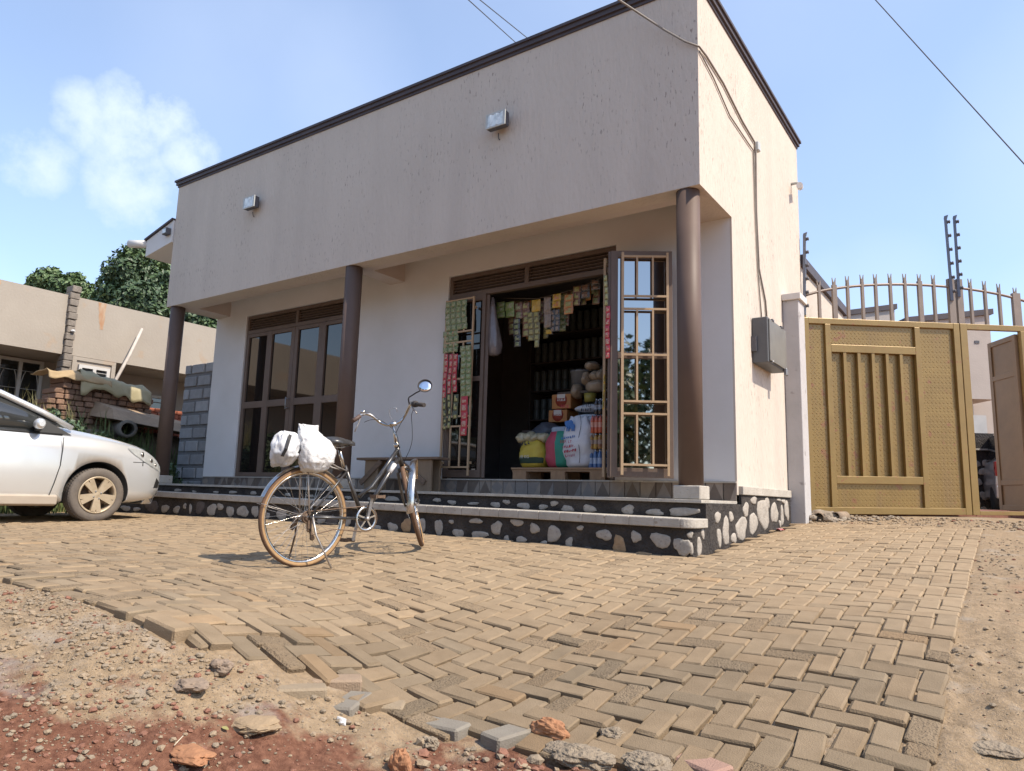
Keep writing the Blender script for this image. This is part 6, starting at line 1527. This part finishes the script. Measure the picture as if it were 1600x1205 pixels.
def nwin(x, y0, y1, z0, z1, n, scroll=True):
    f = MB(); t = .06
    f.box(x, x+.06, y0, y1, z1-t, z1); f.box(x, x+.06, y0, y1, z0, z0+t)
    for k in range(n+1):
        yy = y0+(y1-y0-t)*k/n; f.box(x+.001, x+.061, yy, yy+t, z0+t, z1-t)
    w = f.build('window', WFR, nb)
    MB().box(x+.005, x+.012, y0+.02, y1-.02, z0+.02, z1-.02).build('pane', CGL, w)
    g = MB()
    for k in range(n):
        ya = y0+t+(y1-y0-t)*k/n; yb = ya+(y1-y0-t)/n-t; yc = (ya+yb)/2
        for q in range(5): zz = z0+t+(z1-z0-2*t)*(q+.5)/5; g.tube([(x+.045, ya, zz), (x+.045, yb, zz)], .008, 5)
        if scroll:
            for sg in (-1, 1): g.tube([(x+.05, yc+sg*(.05+.13*math.sin(a)), z0+t+(z1-z0-2*t)*(.5+.42*math.cos(a))) for a in np.linspace(.3, 2.8, 10)], .010, 5)
    g.build('grille', IRON, w)
_w0, _w1 = atX(0, 556, NX-1.29), atX(68, 562, NX-1.29)
nwin(NX-1.29, _w0.y-1.6, _w1.y, 1.0, _w0.z, 6); nwin(NX-.009, .72, 1.32, 2.05, 2.80, 2); nwin(NX-1.29, 2.0, 3.4, 1.5, 2.55, 3, False)
f = MB(); f.box(NX-.005, NX+.02, .60, .68, 2.0, 2.88); f.box(NX-.005, NX+.02, 1.36, 1.44, 2.0, 2.88); f.box(NX-.005, NX+.021, .60, 1.44, 2.8805, 2.95); f.build('window_surround', NPL, nb)
pt_, pb2 = atX(222, 514, NX+.15), atX(178, 598, NX+.6)
solo(MB().tube([pb2-(pt_-pb2)*.3, (pt_+pb2)*.5+Vector((0,.02,.0)), pt_], [.035,.033,.028], 8), 'timber_pole', mat('bleached pole', (.52,.47,.41), (.4,.35,.3), scale=8, rough=.8), 'pale bleached pole leaning against the neighbouring parapet', 'pole')
solo(MB().tube([atX(154, 590, NX+.5), atX(172, 606, NX+.8)], [.03,.025], 6), 'timber_pole', WOOD, 'short dark stick leaning below the small white window', 'pole')
# bank of earth
bk_ = MB(); nx_, ny_ = 40, 60; vs = []; 
def bankz(x, y):
    t = smoothstep(-9.0, -11.0, -(-x)) if False else min(1, max(0, (-9.1-x)/1.6)); t = t*t*(3-2*t)
    e = smoothstep(3.4, 2.0, y) if False else 1
    return .0+1.42*t + .10*mnoise.noise(Vector((x*1.3, y*1.3, 0))) + .05*mnoise.noise(Vector((x*4, y*4, 2))) - .05 + (.25*max(0, (y-1.2))*.0)
for j in range(ny_):
    for i in range(nx_):
        x = -9.0-4.2*i/(nx_-1); y = -5+11*j/(ny_-1); vs.append((x, y, bankz(x, y)))
bk_.add(vs, [(j*nx_+i, j*nx_+i+1, (j+1)*nx_+i+1, (j+1)*nx_+i) for j in range(ny_-1) for i in range(nx_-1)], 0, True)
BANK = mat('bank earth', (.20,.15,.11), (.10,.085,.06), scale=5, rough=.95, bump=.8, bscale=25, contrast=.2)
struct(bk_.build('earth_bank', BANK))
# stack of sun dried bricks under a tarpaulin
MUD = mat('mud brick', (.27,.165,.11), (.18,.11,.075), scale=22, rough=.95, bump=.6, bscale=50, var=True); REDB = mat('burnt brick', (.42,.14,.075), (.32,.10,.055), scale=22, rough=.9, bump=.5, bscale=50, var=True)
BX = -10.9
ya, yb2 = atX(52, 640, BX).y, atX(222, 640, BX).y
mb = MB(); r_ = random.Random(12); z0b = 1.28
for row in range(11):
    y = ya+.05*row-(row%2)*.06
    top = 2.28
    while y < yb2+.1:
        w = r_.uniform(.13, .17); z = z0b+row*.095
        zlim = 2.22 - max(0, (y-ya-1.0))*.16
        if z < zlim:
            mb.t = tuple([r_.uniform(.75, 1.2)]*3); mb.cbox(BX-.5, BX+r_.uniform(-.03,.04), y, y+w-.014, z, z+.086, .012)
        y += w
solo(mb, 'brick_stack', MUD, 'long stack of brown mud bricks under a tarpaulin behind the car', 'brick stack')
TARP = mat('ochre tarpaulin', (.40,.29,.16), (.30,.21,.11), scale=5, rough=.7, bump=.3, bscale=12); TARP2 = mat('olive sheet', (.36,.31,.185), (.27,.235,.135), scale=5, rough=.6)
def sheet(name, matl, y0, y1, drop, seed, label):
    mb = MB(); ny, nx = 34, 12; vs = []
    for j in range(ny):
        y = y0+(y1-y0)*j/(ny-1); zt = 2.30-max(0, (y-ya-1.0))*.16
        for i in range(nx):
            t = i/(nx-1); e = drop*(.8+.6*mnoise.noise(Vector((y*1.6, seed, 0)))+.25*mnoise.noise(Vector((y*6, seed, 0))))
            if t < .6: x = BX-.6+t/.6*.66; z = zt+.10*mnoise.noise(Vector((x*3, y*2.5, seed)))+.04*mnoise.noise(Vector((x*9, y*8, seed)))+.03
            else: u = (t-.6)/.4; x = BX+.07+.05*u+.03*mnoise.noise(Vector((y*6, seed, u))); z = zt-e*u
            vs.append((x, y, z))
    mb.add(vs, [(j*nx+i, j*nx+i+1, (j+1)*nx+i+1, (j+1)*nx+i) for j in range(ny-1) for i in range(nx-1)], 0, True)
    o = solo(mb, name, matl, label, 'tarpaulin'); s_ = o.modifiers.new('thick', 'SOLIDIFY'); s_.thickness = .008; return o
ym = atX(120, 620, BX).y
sheet('tarpaulin', TARP, ya+.12, ym+.5, .16, 3, 'ragged ochre sheet over the near end of the brick stack'); sheet('tarpaulin', TARP2, ym, yb2+.1, .34, 8, 'olive yellow sheet hanging over the far end of the brick stack')
mb = MB(); r_ = random.Random(2)
yc0 = atX(216, 620, -11.4).y
for row in range(7):
    for k in range(14):
        y = yc0-.1+k*.115+(row%2)*.05
        if 1.35+row*.085 > 2.12-.10*k*.3 - (.2 if 4 < k < 7 else 0): continue
        mb.t = tuple([r_.uniform(.8, 1.25)]*3); mb.cbox(-11.6, -11.4+r_.uniform(-.03,.03), y, y+.105, 1.35+row*.085, 1.35+row*.085+.075, .006)
solo(mb, 'brick_stack', REDB, 'pile of bright red burnt bricks between the tarpaulin and the brown column', 'brick stack')
mb = MB(); p = [atX(188, 655, -10.2), atX(268, 652, -10.2)]
mb.hexa([(-10.9,p[0].y-.2,1.62),(-10.0,p[0].y-.2,1.52),(-10.0,p[1].y+.9,1.34),(-10.9,p[1].y+.9,1.40),(-11.3,p[0].y-.1,1.98),(-10.3,p[0].y-.1,1.72),(-10.3,p[1].y+.9,1.50),(-11.3,p[1].y+.9,1.72)])
solo(mb, 'earth_slab', mat('caked earth', (.36,.255,.165), (.24,.17,.11), scale=7, rough=.95, bump=.8, bscale=20), 'sloping slab of caked pale earth above the dark culvert', 'earth')
cu = atX(205, 668, -9.9); mb = MB(); mb.lathe([(.10,0),(.145,0),(.145,.8),(.10,.8),(.10,0)], (cu.x, cu.y-.05, cu.z-.03), (-.9,.25,.05), 22)
solo(mb, 'concrete_pipe', mat('old concrete pipe', (.20,.18,.15), (.12,.105,.09), scale=10, rough=.95, bump=.6), 'old concrete pipe lying on the bank behind the car bonnet', 'pipe')
# grasses and weeds: blades
def blades(name, spots, n, matl, hmin, hmax, w, seed, spread, lean=.4):
    mb = MB(); r_ = random.Random(seed)
    for k in range(n):
        cx_, cy_, sx_, sy_ = spots[r_.randrange(len(spots))]
        x = r_.gauss(cx_, sx_); y = r_.gauss(cy_, sy_); z = bankz(x, y)-.02 if x < -9.0 else h(x, y)-.01
        hh = r_.uniform(hmin, hmax); a = r_.uniform(0, 2*PI); ln = r_.uniform(.1, lean)*hh
        d = Vector((math.cos(a), math.sin(a), 0)); s_ = Vector((-d.y, d.x, 0))*w*r_.uniform(.6, 1.2)
        p0 = Vector((x, y, z)); p1 = p0+d*ln*.3+Vector((0,0,hh*.6)); p2 = p0+d*ln+Vector((0,0,hh))
        mb.add([p0-s_, p0+s_, p1+s_*.8, p1-s_*.8, p2], [(0,1,2,3),(3,2,4)])
    return mb.build(name, matl, recalc=False)
GRS = mat('bank grass', (.14,.175,.065), (.085,.115,.045), scale=3, rough=.7, spec=.3); GRSY = mat('dry grass', (.30,.25,.11), (.17,.17,.07), scale=2, rough=.7)
yg0 = atX(60, 660, -9.8).y; yg1 = atX(175, 660, -9.8).y
sp_ = [(-9.7, yg0+.1, .4, .35), (-9.8, (yg0+yg1)/2, .45, .45), (-9.7, yg1, .4, .35), (-9.5, yg1+.5, .35, .4)]
stuff(blades('bank_grass', [(-9.55, q, .3, .3) for q in np.linspace(yg0-.6, yg1+.9, 9)], 11000, GRS, .18, .55, .009, 5, .3), 'rank green grass covering the bank behind the car', 'grass')
stuff(blades('dry_grass', [(-9.9, yg0+.0, .4, .3), (-9.8, yg0+.5, .4, .4)], 700, GRSY, .3, .7, .005, 6, .3, .6), 'tall straw coloured grass stems in front of the brick stack', 'grass')
# leafy things ------------------------------------------------------------
LEAFM = [mat('leaf dark', (.062,.10,.048), (.04,.068,.032), scale=1.3, rough=.5, spec=.4), mat('leaf mid', (.10,.155,.062), (.065,.105,.045), scale=1.3, rough=.5, spec=.4), mat('leaf light', (.13,.19,.075), (.085,.13,.05), scale=1.3, rough=.5, spec=.4)]
BARK = mat('bark', (.13,.10,.075), (.075,.06,.045), scale=8, rough=.95, bump=.7, stretch=(1,1,.3))
def foliage(clumps, n, lw, ll, seed):
    mb = MB(); r_ = random.Random(seed); tot = sum(c[3]**2 for c in clumps)
    for (cx_, cy_, cz_, cr_, fl) in clumps:
        k = int(n*cr_**2/tot); tone = r_.choice((0,0,1,1,2))
        for i in range(k):
            v = Vector((r_.gauss(0,1), r_.gauss(0,1), r_.gauss(0,1))).normalized(); q = r_.random()**.38
            nn = 1+.35*mnoise.noise(v*1.9+Vector((seed+cx_, cy_, cz_)))
            p = Vector((cx_, cy_, cz_))+Vector((v.x*cr_, v.y*cr_, v.z*cr_*fl))*q*nn
            up = (v*.8+Vector((r_.uniform(-1,1), r_.uniform(-1,1), r_.uniform(-.2,1)))).normalized()
            t = up.cross(Vector((r_.uniform(-1,1), r_.uniform(-1,1), r_.uniform(-1,1)))).normalized(); b_ = up.cross(t)
            s_ = r_.uniform(.7, 1.3); l = ll*s_; w = lw*s_
            mb.add([p-t*l*.5, p+b_*w*.5, p+t*l*.5-up*l*.12, p-b_*w*.5], [(0,1,2,3)], min(2, max(0, tone+r_.choice((-1,0,0,0,1)))))
    return mb
def tree(name, base, H_, clumps, n, lw, ll, seed, label, group=None, cat='tree'):
    t = thing(name, label, cat, tuple(base), group); base = Vector(base); r_ = random.Random(seed)
    tr = MB(); top = base+Vector((0, 0, H_*.62)); tr.tube([base, base+Vector((.05*H_*.2, 0, H_*.3)), top], [H_*.035, H_*.027, H_*.016], 10)
    tr.build('trunk', BARK, t)
    lb = MB()
    for (cx_, cy_, cz_, cr_, fl) in clumps:
        s0 = base+Vector((0,0,H_*r_.uniform(.3,.6))); c = Vector((cx_, cy_, cz_)); lb.tube([s0, (s0+c)/2+Vector((0,0,-.05*H_)), c], [H_*.014, H_*.009, H_*.004], 6)
    lb.build('limb', BARK, t)
    foliage(clumps, n, lw, ll, seed).build('crown', LEAFM, t, recalc=False)
    return t
def cl(px, py, D, rpx, fl=.85): p = atD(px, py, D); return (p.x, p.y, p.z, rpx*D/F, fl)
D = 27
b_ = atD(215, 600, D); tree('leafy_tree', (b_.x, b_.y, .5), 9, [cl(205,425,D,38),(cl(235,440,D+1,36)),cl(182,455,D,30),cl(225,475,D-1,42),cl(255,480,D,34),cl(195,490,D,36),cl(215,400,D,24),cl(245,415,D+1,22),cl(180,430,D+1,20),cl(265,445,D,26),cl(160,480,D,24),cl(270,510,D,30)], 24000, .10, .19, 3, 'tall dense dark green tree behind the neighbouring parapet', 'trees behind the neighbouring house')
b_ = atD(80, 600, D+2); tree('leafy_tree', (b_.x, b_.y, .5), 7, [cl(72,440,D+2,24),cl(95,450,D+2,26),cl(118,452,D+2,24),cl(60,455,D+2,18),cl(140,470,D+2,24),cl(88,470,D+2,26),cl(112,475,D+2,24),cl(82,428,D+2,13),cl(118,435,D+2,13)], 12000, .10, .19, 5, 'lower spreading tree further left behind the neighbouring parapet', 'trees behind the neighbouring house')
D = 19
b_ = atD(315, 640, D); tree('leafy_tree', (b_.x, b_.y, .5), 6.5, [cl(305,500,D,34),cl(330,520,D,34),cl(300,550,D,34),cl(325,560,D,34),cl(300,590,D,30),cl(330,480,D,26),cl(345,600,D,30)], 15000, .075, .14, 8, 'dark tree seen through the gap left of the porch wall', 'trees behind the neighbouring house')
# weeds in the gap beside the porch and on the bank
def bush(name, base, clumps, n, lw, ll, seed, label, group=None):
    t = thing(name, label, 'bush', tuple(base), group); base = Vector(base); r_ = random.Random(seed)
    s_ = MB()
    for c in clumps: s_.tube([base, (base+Vector(c[:3]))/2+Vector((r_.uniform(-.1,.1),0,0)), Vector(c[:3])], [.02,.014,.006], 6)
    s_.build('stem', BARK, t); foliage(clumps, n, lw, ll, seed).build('crown', LEAFM, t, recalc=False); return t
yq = atX(105, 660, -9.6)
bush('leafy_bush', (-9.6, yq.y, bankz(-9.6, yq.y)), [(-9.6, yq.y, 1.15, .32, .9), (-9.5, yq.y+.35, .95, .28, .9), (-9.65, yq.y-.2, 1.35, .2, 1)], 1500, .05, .08, 3, 'low broad leaved weed in the grass above the car bonnet')
yv = atX(205, 668, -9.45)
bush('leafy_bush', (-9.45, yv.y, bankz(-9.45, yv.y)), [(-9.4, yv.y, .85, .3, .8), (-9.35, yv.y+.4, .7, .28, .8), (-9.5, yv.y-.35, .95, .28, .8)], 2600, .04, .075, 23, 'green weeds growing over the foot of the caked earth slab')
yr = atX(160, 670, -9.5)
bush('leafy_bush', (-9.5, yr.y, bankz(-9.5, yr.y)), [(-9.5, yr.y, .95, .35, .8), (-9.45, yr.y+.45, .8, .32, .8), (-9.5, yr.y-.4, 1.0, .3, .8)], 2400, .04, .075, 13, 'spreading green weeds between the tall weed and the concrete pipe')
bush('leafy_bush', (-9.6, 1.4, .3), [(-9.6, 1.3, .7, .4, 1), (-9.7, 1.6, 1.1, .4, 1), (-9.5, 1.1, .45, .3, .8)], 1800, .05, .09, 4, 'dark weeds in the gap between brown column and block wall')
bush('leafy_bush', (-9.4, .2, .15), [(-9.5, .0, .5, .35, .7), (-9.6, -.7, .55, .4, .7), (-9.5, -1.4, .6, .35, .7)], 2200, .04, .08, 6, 'low creeping weeds between car nose and concrete pipe')
# concrete block wall joined to the porch end
BLKW = mat('concrete block', (.36,.355,.35), (.27,.265,.26), scale=9, rough=.95, bump=.6, bscale=70, var=True); MORT = mat('grey mortar', (.21,.205,.20), (.15,.147,.145), scale=14, rough=.95, bump=.6, bscale=40)
bw_ = thing('block_wall', 'unplastered grey concrete block wall at the end of the porch', 'wall', (-9.05, 1.05, .3))
xl_ = atY(272, 752, .95).x; m1 = MB(); ztop = 2.52
m1.box(xl_+.01, LX-.001, .97, 1.15, -.1, ztop-.02); m1.build('mortar', MORT, bw_)
mb = MB(); r_ = random.Random(6); z = .34; row = 0
while z < ztop-.1:
    x = xl_-(row%2)*.2
    while x < LX-.02:
        x1 = min(x+.40, LX-.004); xa_ = max(x, xl_)
        if x1-xa_ > .05: mb.t = tuple([r_.uniform(.8,1.15)]*3); mb.cbox(xa_+.026+r_.uniform(-.008,.008), x1-.026, .945+r_.uniform(-.004,.004), 1.16, z+.03, min(z+.198+r_.uniform(-.006,.006), ztop), .008)
        x += .40
    z += .222; row += 1
mb.build('block', BLKW, bw_)
solo(MB().cbox(LX-.42, LX-.002, 1.2, 1.5, .2, 2.78, .02), 'rough_pier', mat('rough grey pier', (.26,.235,.215), (.19,.17,.155), scale=8, rough=.95, bump=.7), 'rough cement pier rising behind the block wall', 'pier')
# overhead lines
WIRE = mat('line wire', (.07,.07,.08), rough=.6)
def wire(a, b_, sag, r, label):
    pts_ = [a*(1-t)+b_*t-Vector((0,0,sag*4*t*(1-t))) for t in np.linspace(0, 1, 24)]; tag(MB().tube(pts_, r, 6).build('power_line', WIRE), label, 'power line', 'overhead power lines')
def thru(p1, p2, D1, D2, e0=-1.0, e1=2.0): a = atD(*p1, D1); b_ = atD(*p2, D2); return a+(b_-a)*e0, a+(b_-a)*e1
wire(*thru((732,0),(805,66),16,20,-1.5,1.6), .0, .012, 'overhead wire passing above the parapet, left of the pair')
wire(*thru((750,0),(822,58),16,20,-1.5,1.8), .0, .012, 'overhead wire passing above the parapet, right of the pair')
wire(*thru((1368,0),(1600,256),14,11,-1.2,1.8), .0, .010, 'single overhead wire slanting across the sky above the gate')
# across the road, behind the photographer: hedge, trees and a pole that the glass reflects
r_ = random.Random(31)
for k in range(9):
    x = -16+k*4.2+r_.uniform(-.8,.8); y = -17+r_.uniform(-1.5,1.5); s_ = r_.uniform(1.2,1.9)
    tree('roadside_tree', (x, y, -.3), 4.5*s_, [(x+r_.uniform(-1.3,1.3)*s_, y+r_.uniform(-1,1)*s_, (1.2+r_.random()*2.6)*s_, r_.uniform(.8,1.4)*s_, .9) for _ in range(8)], 2600, .22, .36, 60+k, 'roadside tree across the road, behind the viewpoint', 'trees across the road')
pl2 = thing('utility_pole', 'wooden utility pole across the road behind the viewpoint', 'pole', (-12.5, -15, -.3))
MB().tube([(-12.5,-15,-.3),(-12.5,-15,7.5)], [.13,.09], 10).build('post', mat('pole timber', (.35,.29,.23), (.25,.2,.16), rough=.9), pl2); MB().box(-13.4,-11.6,-15.05,-14.95,6.9,7.02).build('crossarm', WOOD, pl2)
# ================================================================ loose stones, rubble and blocks in front
PAVER1 = mat('paver grey slab', (.225,.20,.16), (.18,.155,.125), scale=12, rough=.9, bump=.5, bscale=160, bdist=.006); PAVER2 = mat('paver tan slab', (.29,.225,.15), (.23,.175,.115), scale=12, rough=.9, bump=.6, bscale=150, bdist=.006)
def onground(px, py, lift=0):
    # meet the sight line with the terrain
    D = 1.0
    d = ray(px, py)
    for k in range(600):
        p = CAM+d*D
        if p.z < h(p.x, p.y)+lift: break
        D += .012
    return p
def loose(px, py, rz, matl, label, tilt=(0,0), l=.2, w=.1, lift=.016, chip=0):
    p = onground(px, py, lift); M = Matrix.Translation((p.x, p.y, p.z)) @ Euler((tilt[0], tilt[1], math.radians(rz))).to_matrix().to_4x4()
    mb = MB(); mb.cbox(-l/2, l/2, -w/2, w/2, -.055, 0, .008, M=M); return solo(mb, 'paving_block', matl, label, 'paving block', 'loose paving blocks at the broken edge')
loose(548, 1092, -68, PAVER1, 'smooth grey block lying askew outermost at the left of the broken edge', (.02,.05))
loose(692, 1128, 2, PAVER1, 'bluish grey block lying flat at the lowest point of the broken edge', (.03,-.03))
loose(468, 1072, 52, PAVER2, 'pale block lying half free beside the gravel on the left', (-.03,.02))
loose(795, 1140, 80, PAVER1, 'cracked grey block standing end on beside the big rubble lump', (.03,.0), lift=.025)
loose(526, 1058, 48, mat('paver brown slab', (.31,.225,.15), (.24,.17,.115), scale=12, rough=.9, bump=.5, bscale=150), 'brown block next to the yellow sand patch', (.02,.02))
loose(612, 1098, 35, PAVER2, 'small broken half block between the grey and the tan loose blocks', (.05,.04), l=.10, w=.09)
loose(1096, 1188, -28, mat('paver red dusted', (.36,.22,.16), (.28,.17,.13), scale=8, rough=.9, bump=.5, bscale=150), 'block dusted with red earth near the bottom of the view', (.08,-.05), lift=.02)
# big lumps
def lump(name, px, py, r, seed, matl, label, cat='rock', lift=0, rough=.42, sub=4):
    p = onground(px, py, 0); mb = MB(); mb.rock((p.x, p.y, p.z+r[2]*.35+lift), r, seed, sub=sub, rough=rough); o = solo(mb, name, matl, label, cat); return o
CONC = mat('concrete lump', (.29,.235,.17), (.21,.165,.12), scale=14, rough=.95, bump=1.0, bscale=55, spec=.15, bdist=.02); OCH = mat('orange stone', (.36,.175,.085), (.28,.13,.065), scale=9, rough=.8, bump=.4, bscale=60)
lump('rubble_lump', 905, 1188, (.12,.085,.035), 3, CONC, 'big pitted lump of old concrete at the bottom middle', rough=.35)
lump('rubble_lump', 1012, 1200, (.085,.065,.03), 8, CONC, 'second pitted concrete lump right of the biggest one', rough=.35)
lump('rubble_lump', 958, 1150, (.045,.035,.02), 12, CONC, 'small broken concrete piece wedged behind the big lump')
lump('stone', 857, 1152, (.075,.035,.04), 15, OCH, 'orange brown stone wedged between block and concrete lump', lift=.01)
lump('stone', 297, 1185, (.095,.05,.022), 22, OCH, 'flat orange stone lying on red soil at the lower left', rough=.3)
lump('stone', 625, 1203, (.035,.03,.05), 25, OCH, 'pointed orange stone poking up at the bottom edge')
BRST = mat('brown slab stone', (.27,.20,.145), (.19,.14,.10), scale=10, rough=.9, bump=.5, bscale=50)
lump('stone', 297, 1075, (.075,.05,.022), 31, BRST, 'angular brown stone half buried in the gravel on the left', rough=.35)
lump('stone', 395, 1128, (.12,.08,.02), 33, mat('flat ochre stone', (.33,.235,.14), (.25,.18,.11), scale=9, rough=.9, bump=.5), 'flat ochre stone at the edge of the red soil', lift=-.01, rough=.25)
lump('stone', 345, 1046, (.05,.035,.028), 36, BRST, 'small brown stone near the paving edge on the left')
lump('stone', 672, 1165, (.035,.025,.02), 41, CONC, 'knobbly grey stone below the bluish grey block')
lump('stone', 532, 1130, (.024,.014,.016), 44, mat('white pebble', (.6,.58,.55), rough=.7), 'little white pebble below the askew grey block', sub=2)
lump('stone', 1545, 1170, (.10,.07,.018), 53, CONC, 'flat caked clod of earth at the lower right corner', 'clod', lift=-.004, rough=.25)
# dry leaves
LEAFD = mat('fallen leaf', (.30,.27,.10), (.22,.19,.07), scale=14, rough=.6)
def leaflet(px, py, l, rz, label):
    p = onground(px, py, .008); mb = MB(); M = Matrix.Translation(p) @ Euler((.25,.2,rz)).to_matrix().to_4x4(); vs = []; n = 7
    for k in range(n):
        t = k/(n-1); w = .28*l*math.sin(PI*t)**.8*(1-.25*t); vs += [M @ Vector((l*(t-.5), -w, .25*w)), M @ Vector((l*(t-.5), 0, 0)), M @ Vector((l*(t-.5), w, .25*w))]
    mb.add(vs, [(3*k+j, 3*k+j+1, 3*k+j+4, 3*k+j+3) for k in range(n-1) for j in (0,1)], 0, True); solo(mb, 'fallen_leaf', LEAFD, label, 'leaf')
leaflet(447, 1158, .055, 1.0, 'olive green fallen leaf on the red soil'); leaflet(352, 1138, .03, .3, 'small yellow fallen leaf beside the flat ochre stone')
tw = MB(); a = onground(272, 1165, .01); b2 = onground(286, 1150, .012); tw.tube([a, b2], .0018, 5); solo(tw, 'twig', mat('straw', (.6,.5,.36)), 'thin pale straw lying on the grey gravel', 'twig')
# gravel: grit scattered over the bare ground
GRV = [mat('grey grit', (.28,.22,.155), (.21,.165,.115), scale=30, rough=.95, bump=.5, bscale=200), mat('tan grit', (.33,.25,.165), (.26,.195,.13), scale=30, rough=.95, bump=.5, bscale=200), mat('red grit', (.27,.13,.085), (.18,.085,.055), scale=30, rough=.95, bump=.5, bscale=200)]
def scatter(name, n, seed, region, smin, smax, label, w=(.5,.38,.12)):
    r_ = random.Random(seed); mb = MB(); xs_, ys_ = [], []
    while len(xs_) < n:
        x = r_.uniform(region[0], region[1]); y = r_.uniform(region[2], region[3])
        if bool(paved(np.array(x), np.array(y-.0))) and r_.random() > .004: continue
        if region[4] and not region[4](x, y, r_): continue
        xs_.append(x); ys_.append(y)
    dg_ = bpy.context.evaluated_depsgraph_get()
    for k, (x, y) in enumerate(zip(xs_, ys_)):
        ok, loc, nrm, _ = ground.ray_cast(Vector((x, y, 5)), Vector((0, 0, -1)))
        if not ok: continue
        s_ = smin*((smax/smin)**(r_.random()**2.6)); red = (-y+.91*x) > 4.25 and x < 1.0
        mi = r_.choices((0,1,2), (.3,.3,.4) if red else w)[0]
        mb.rock((x, y, loc.z+s_*.3), s_, k*.37+seed, mi=mi, sub=1, rough=.45, flat=.65)
    o = mb.build(name, GRV, recalc=False); return stuff(o, label, 'gravel')
def dens(x, y, r_): return r_.random() < .25+.75*max(0, min(1, .5+1.6*mnoise.noise(Vector((x*1.1, y*1.1, 3)))))
scatter('gravel', 9500, 3, (-2.8, .75, -5.15, -3.55, dens), .0025, .015, 'grey and tan gravel on the bare ground left of the paving')
scatter('gravel', 1300, 5, (1.84, 2.75, -3.4, 1.8, dens), .003, .015, 'gravel and clods on the bare strip right of the paving')
scatter('gravel', 700, 9, (.3, 1.9, -3.95, -3.25, dens), .005, .03, 'broken grit along the front edge of the paving')
scatter('gravel', 900, 11, (.1, 3.0, 2.55, 4.2, None), .006, .028, 'fine rubble strewn in front of the golden gate', (.35,.6,.05))
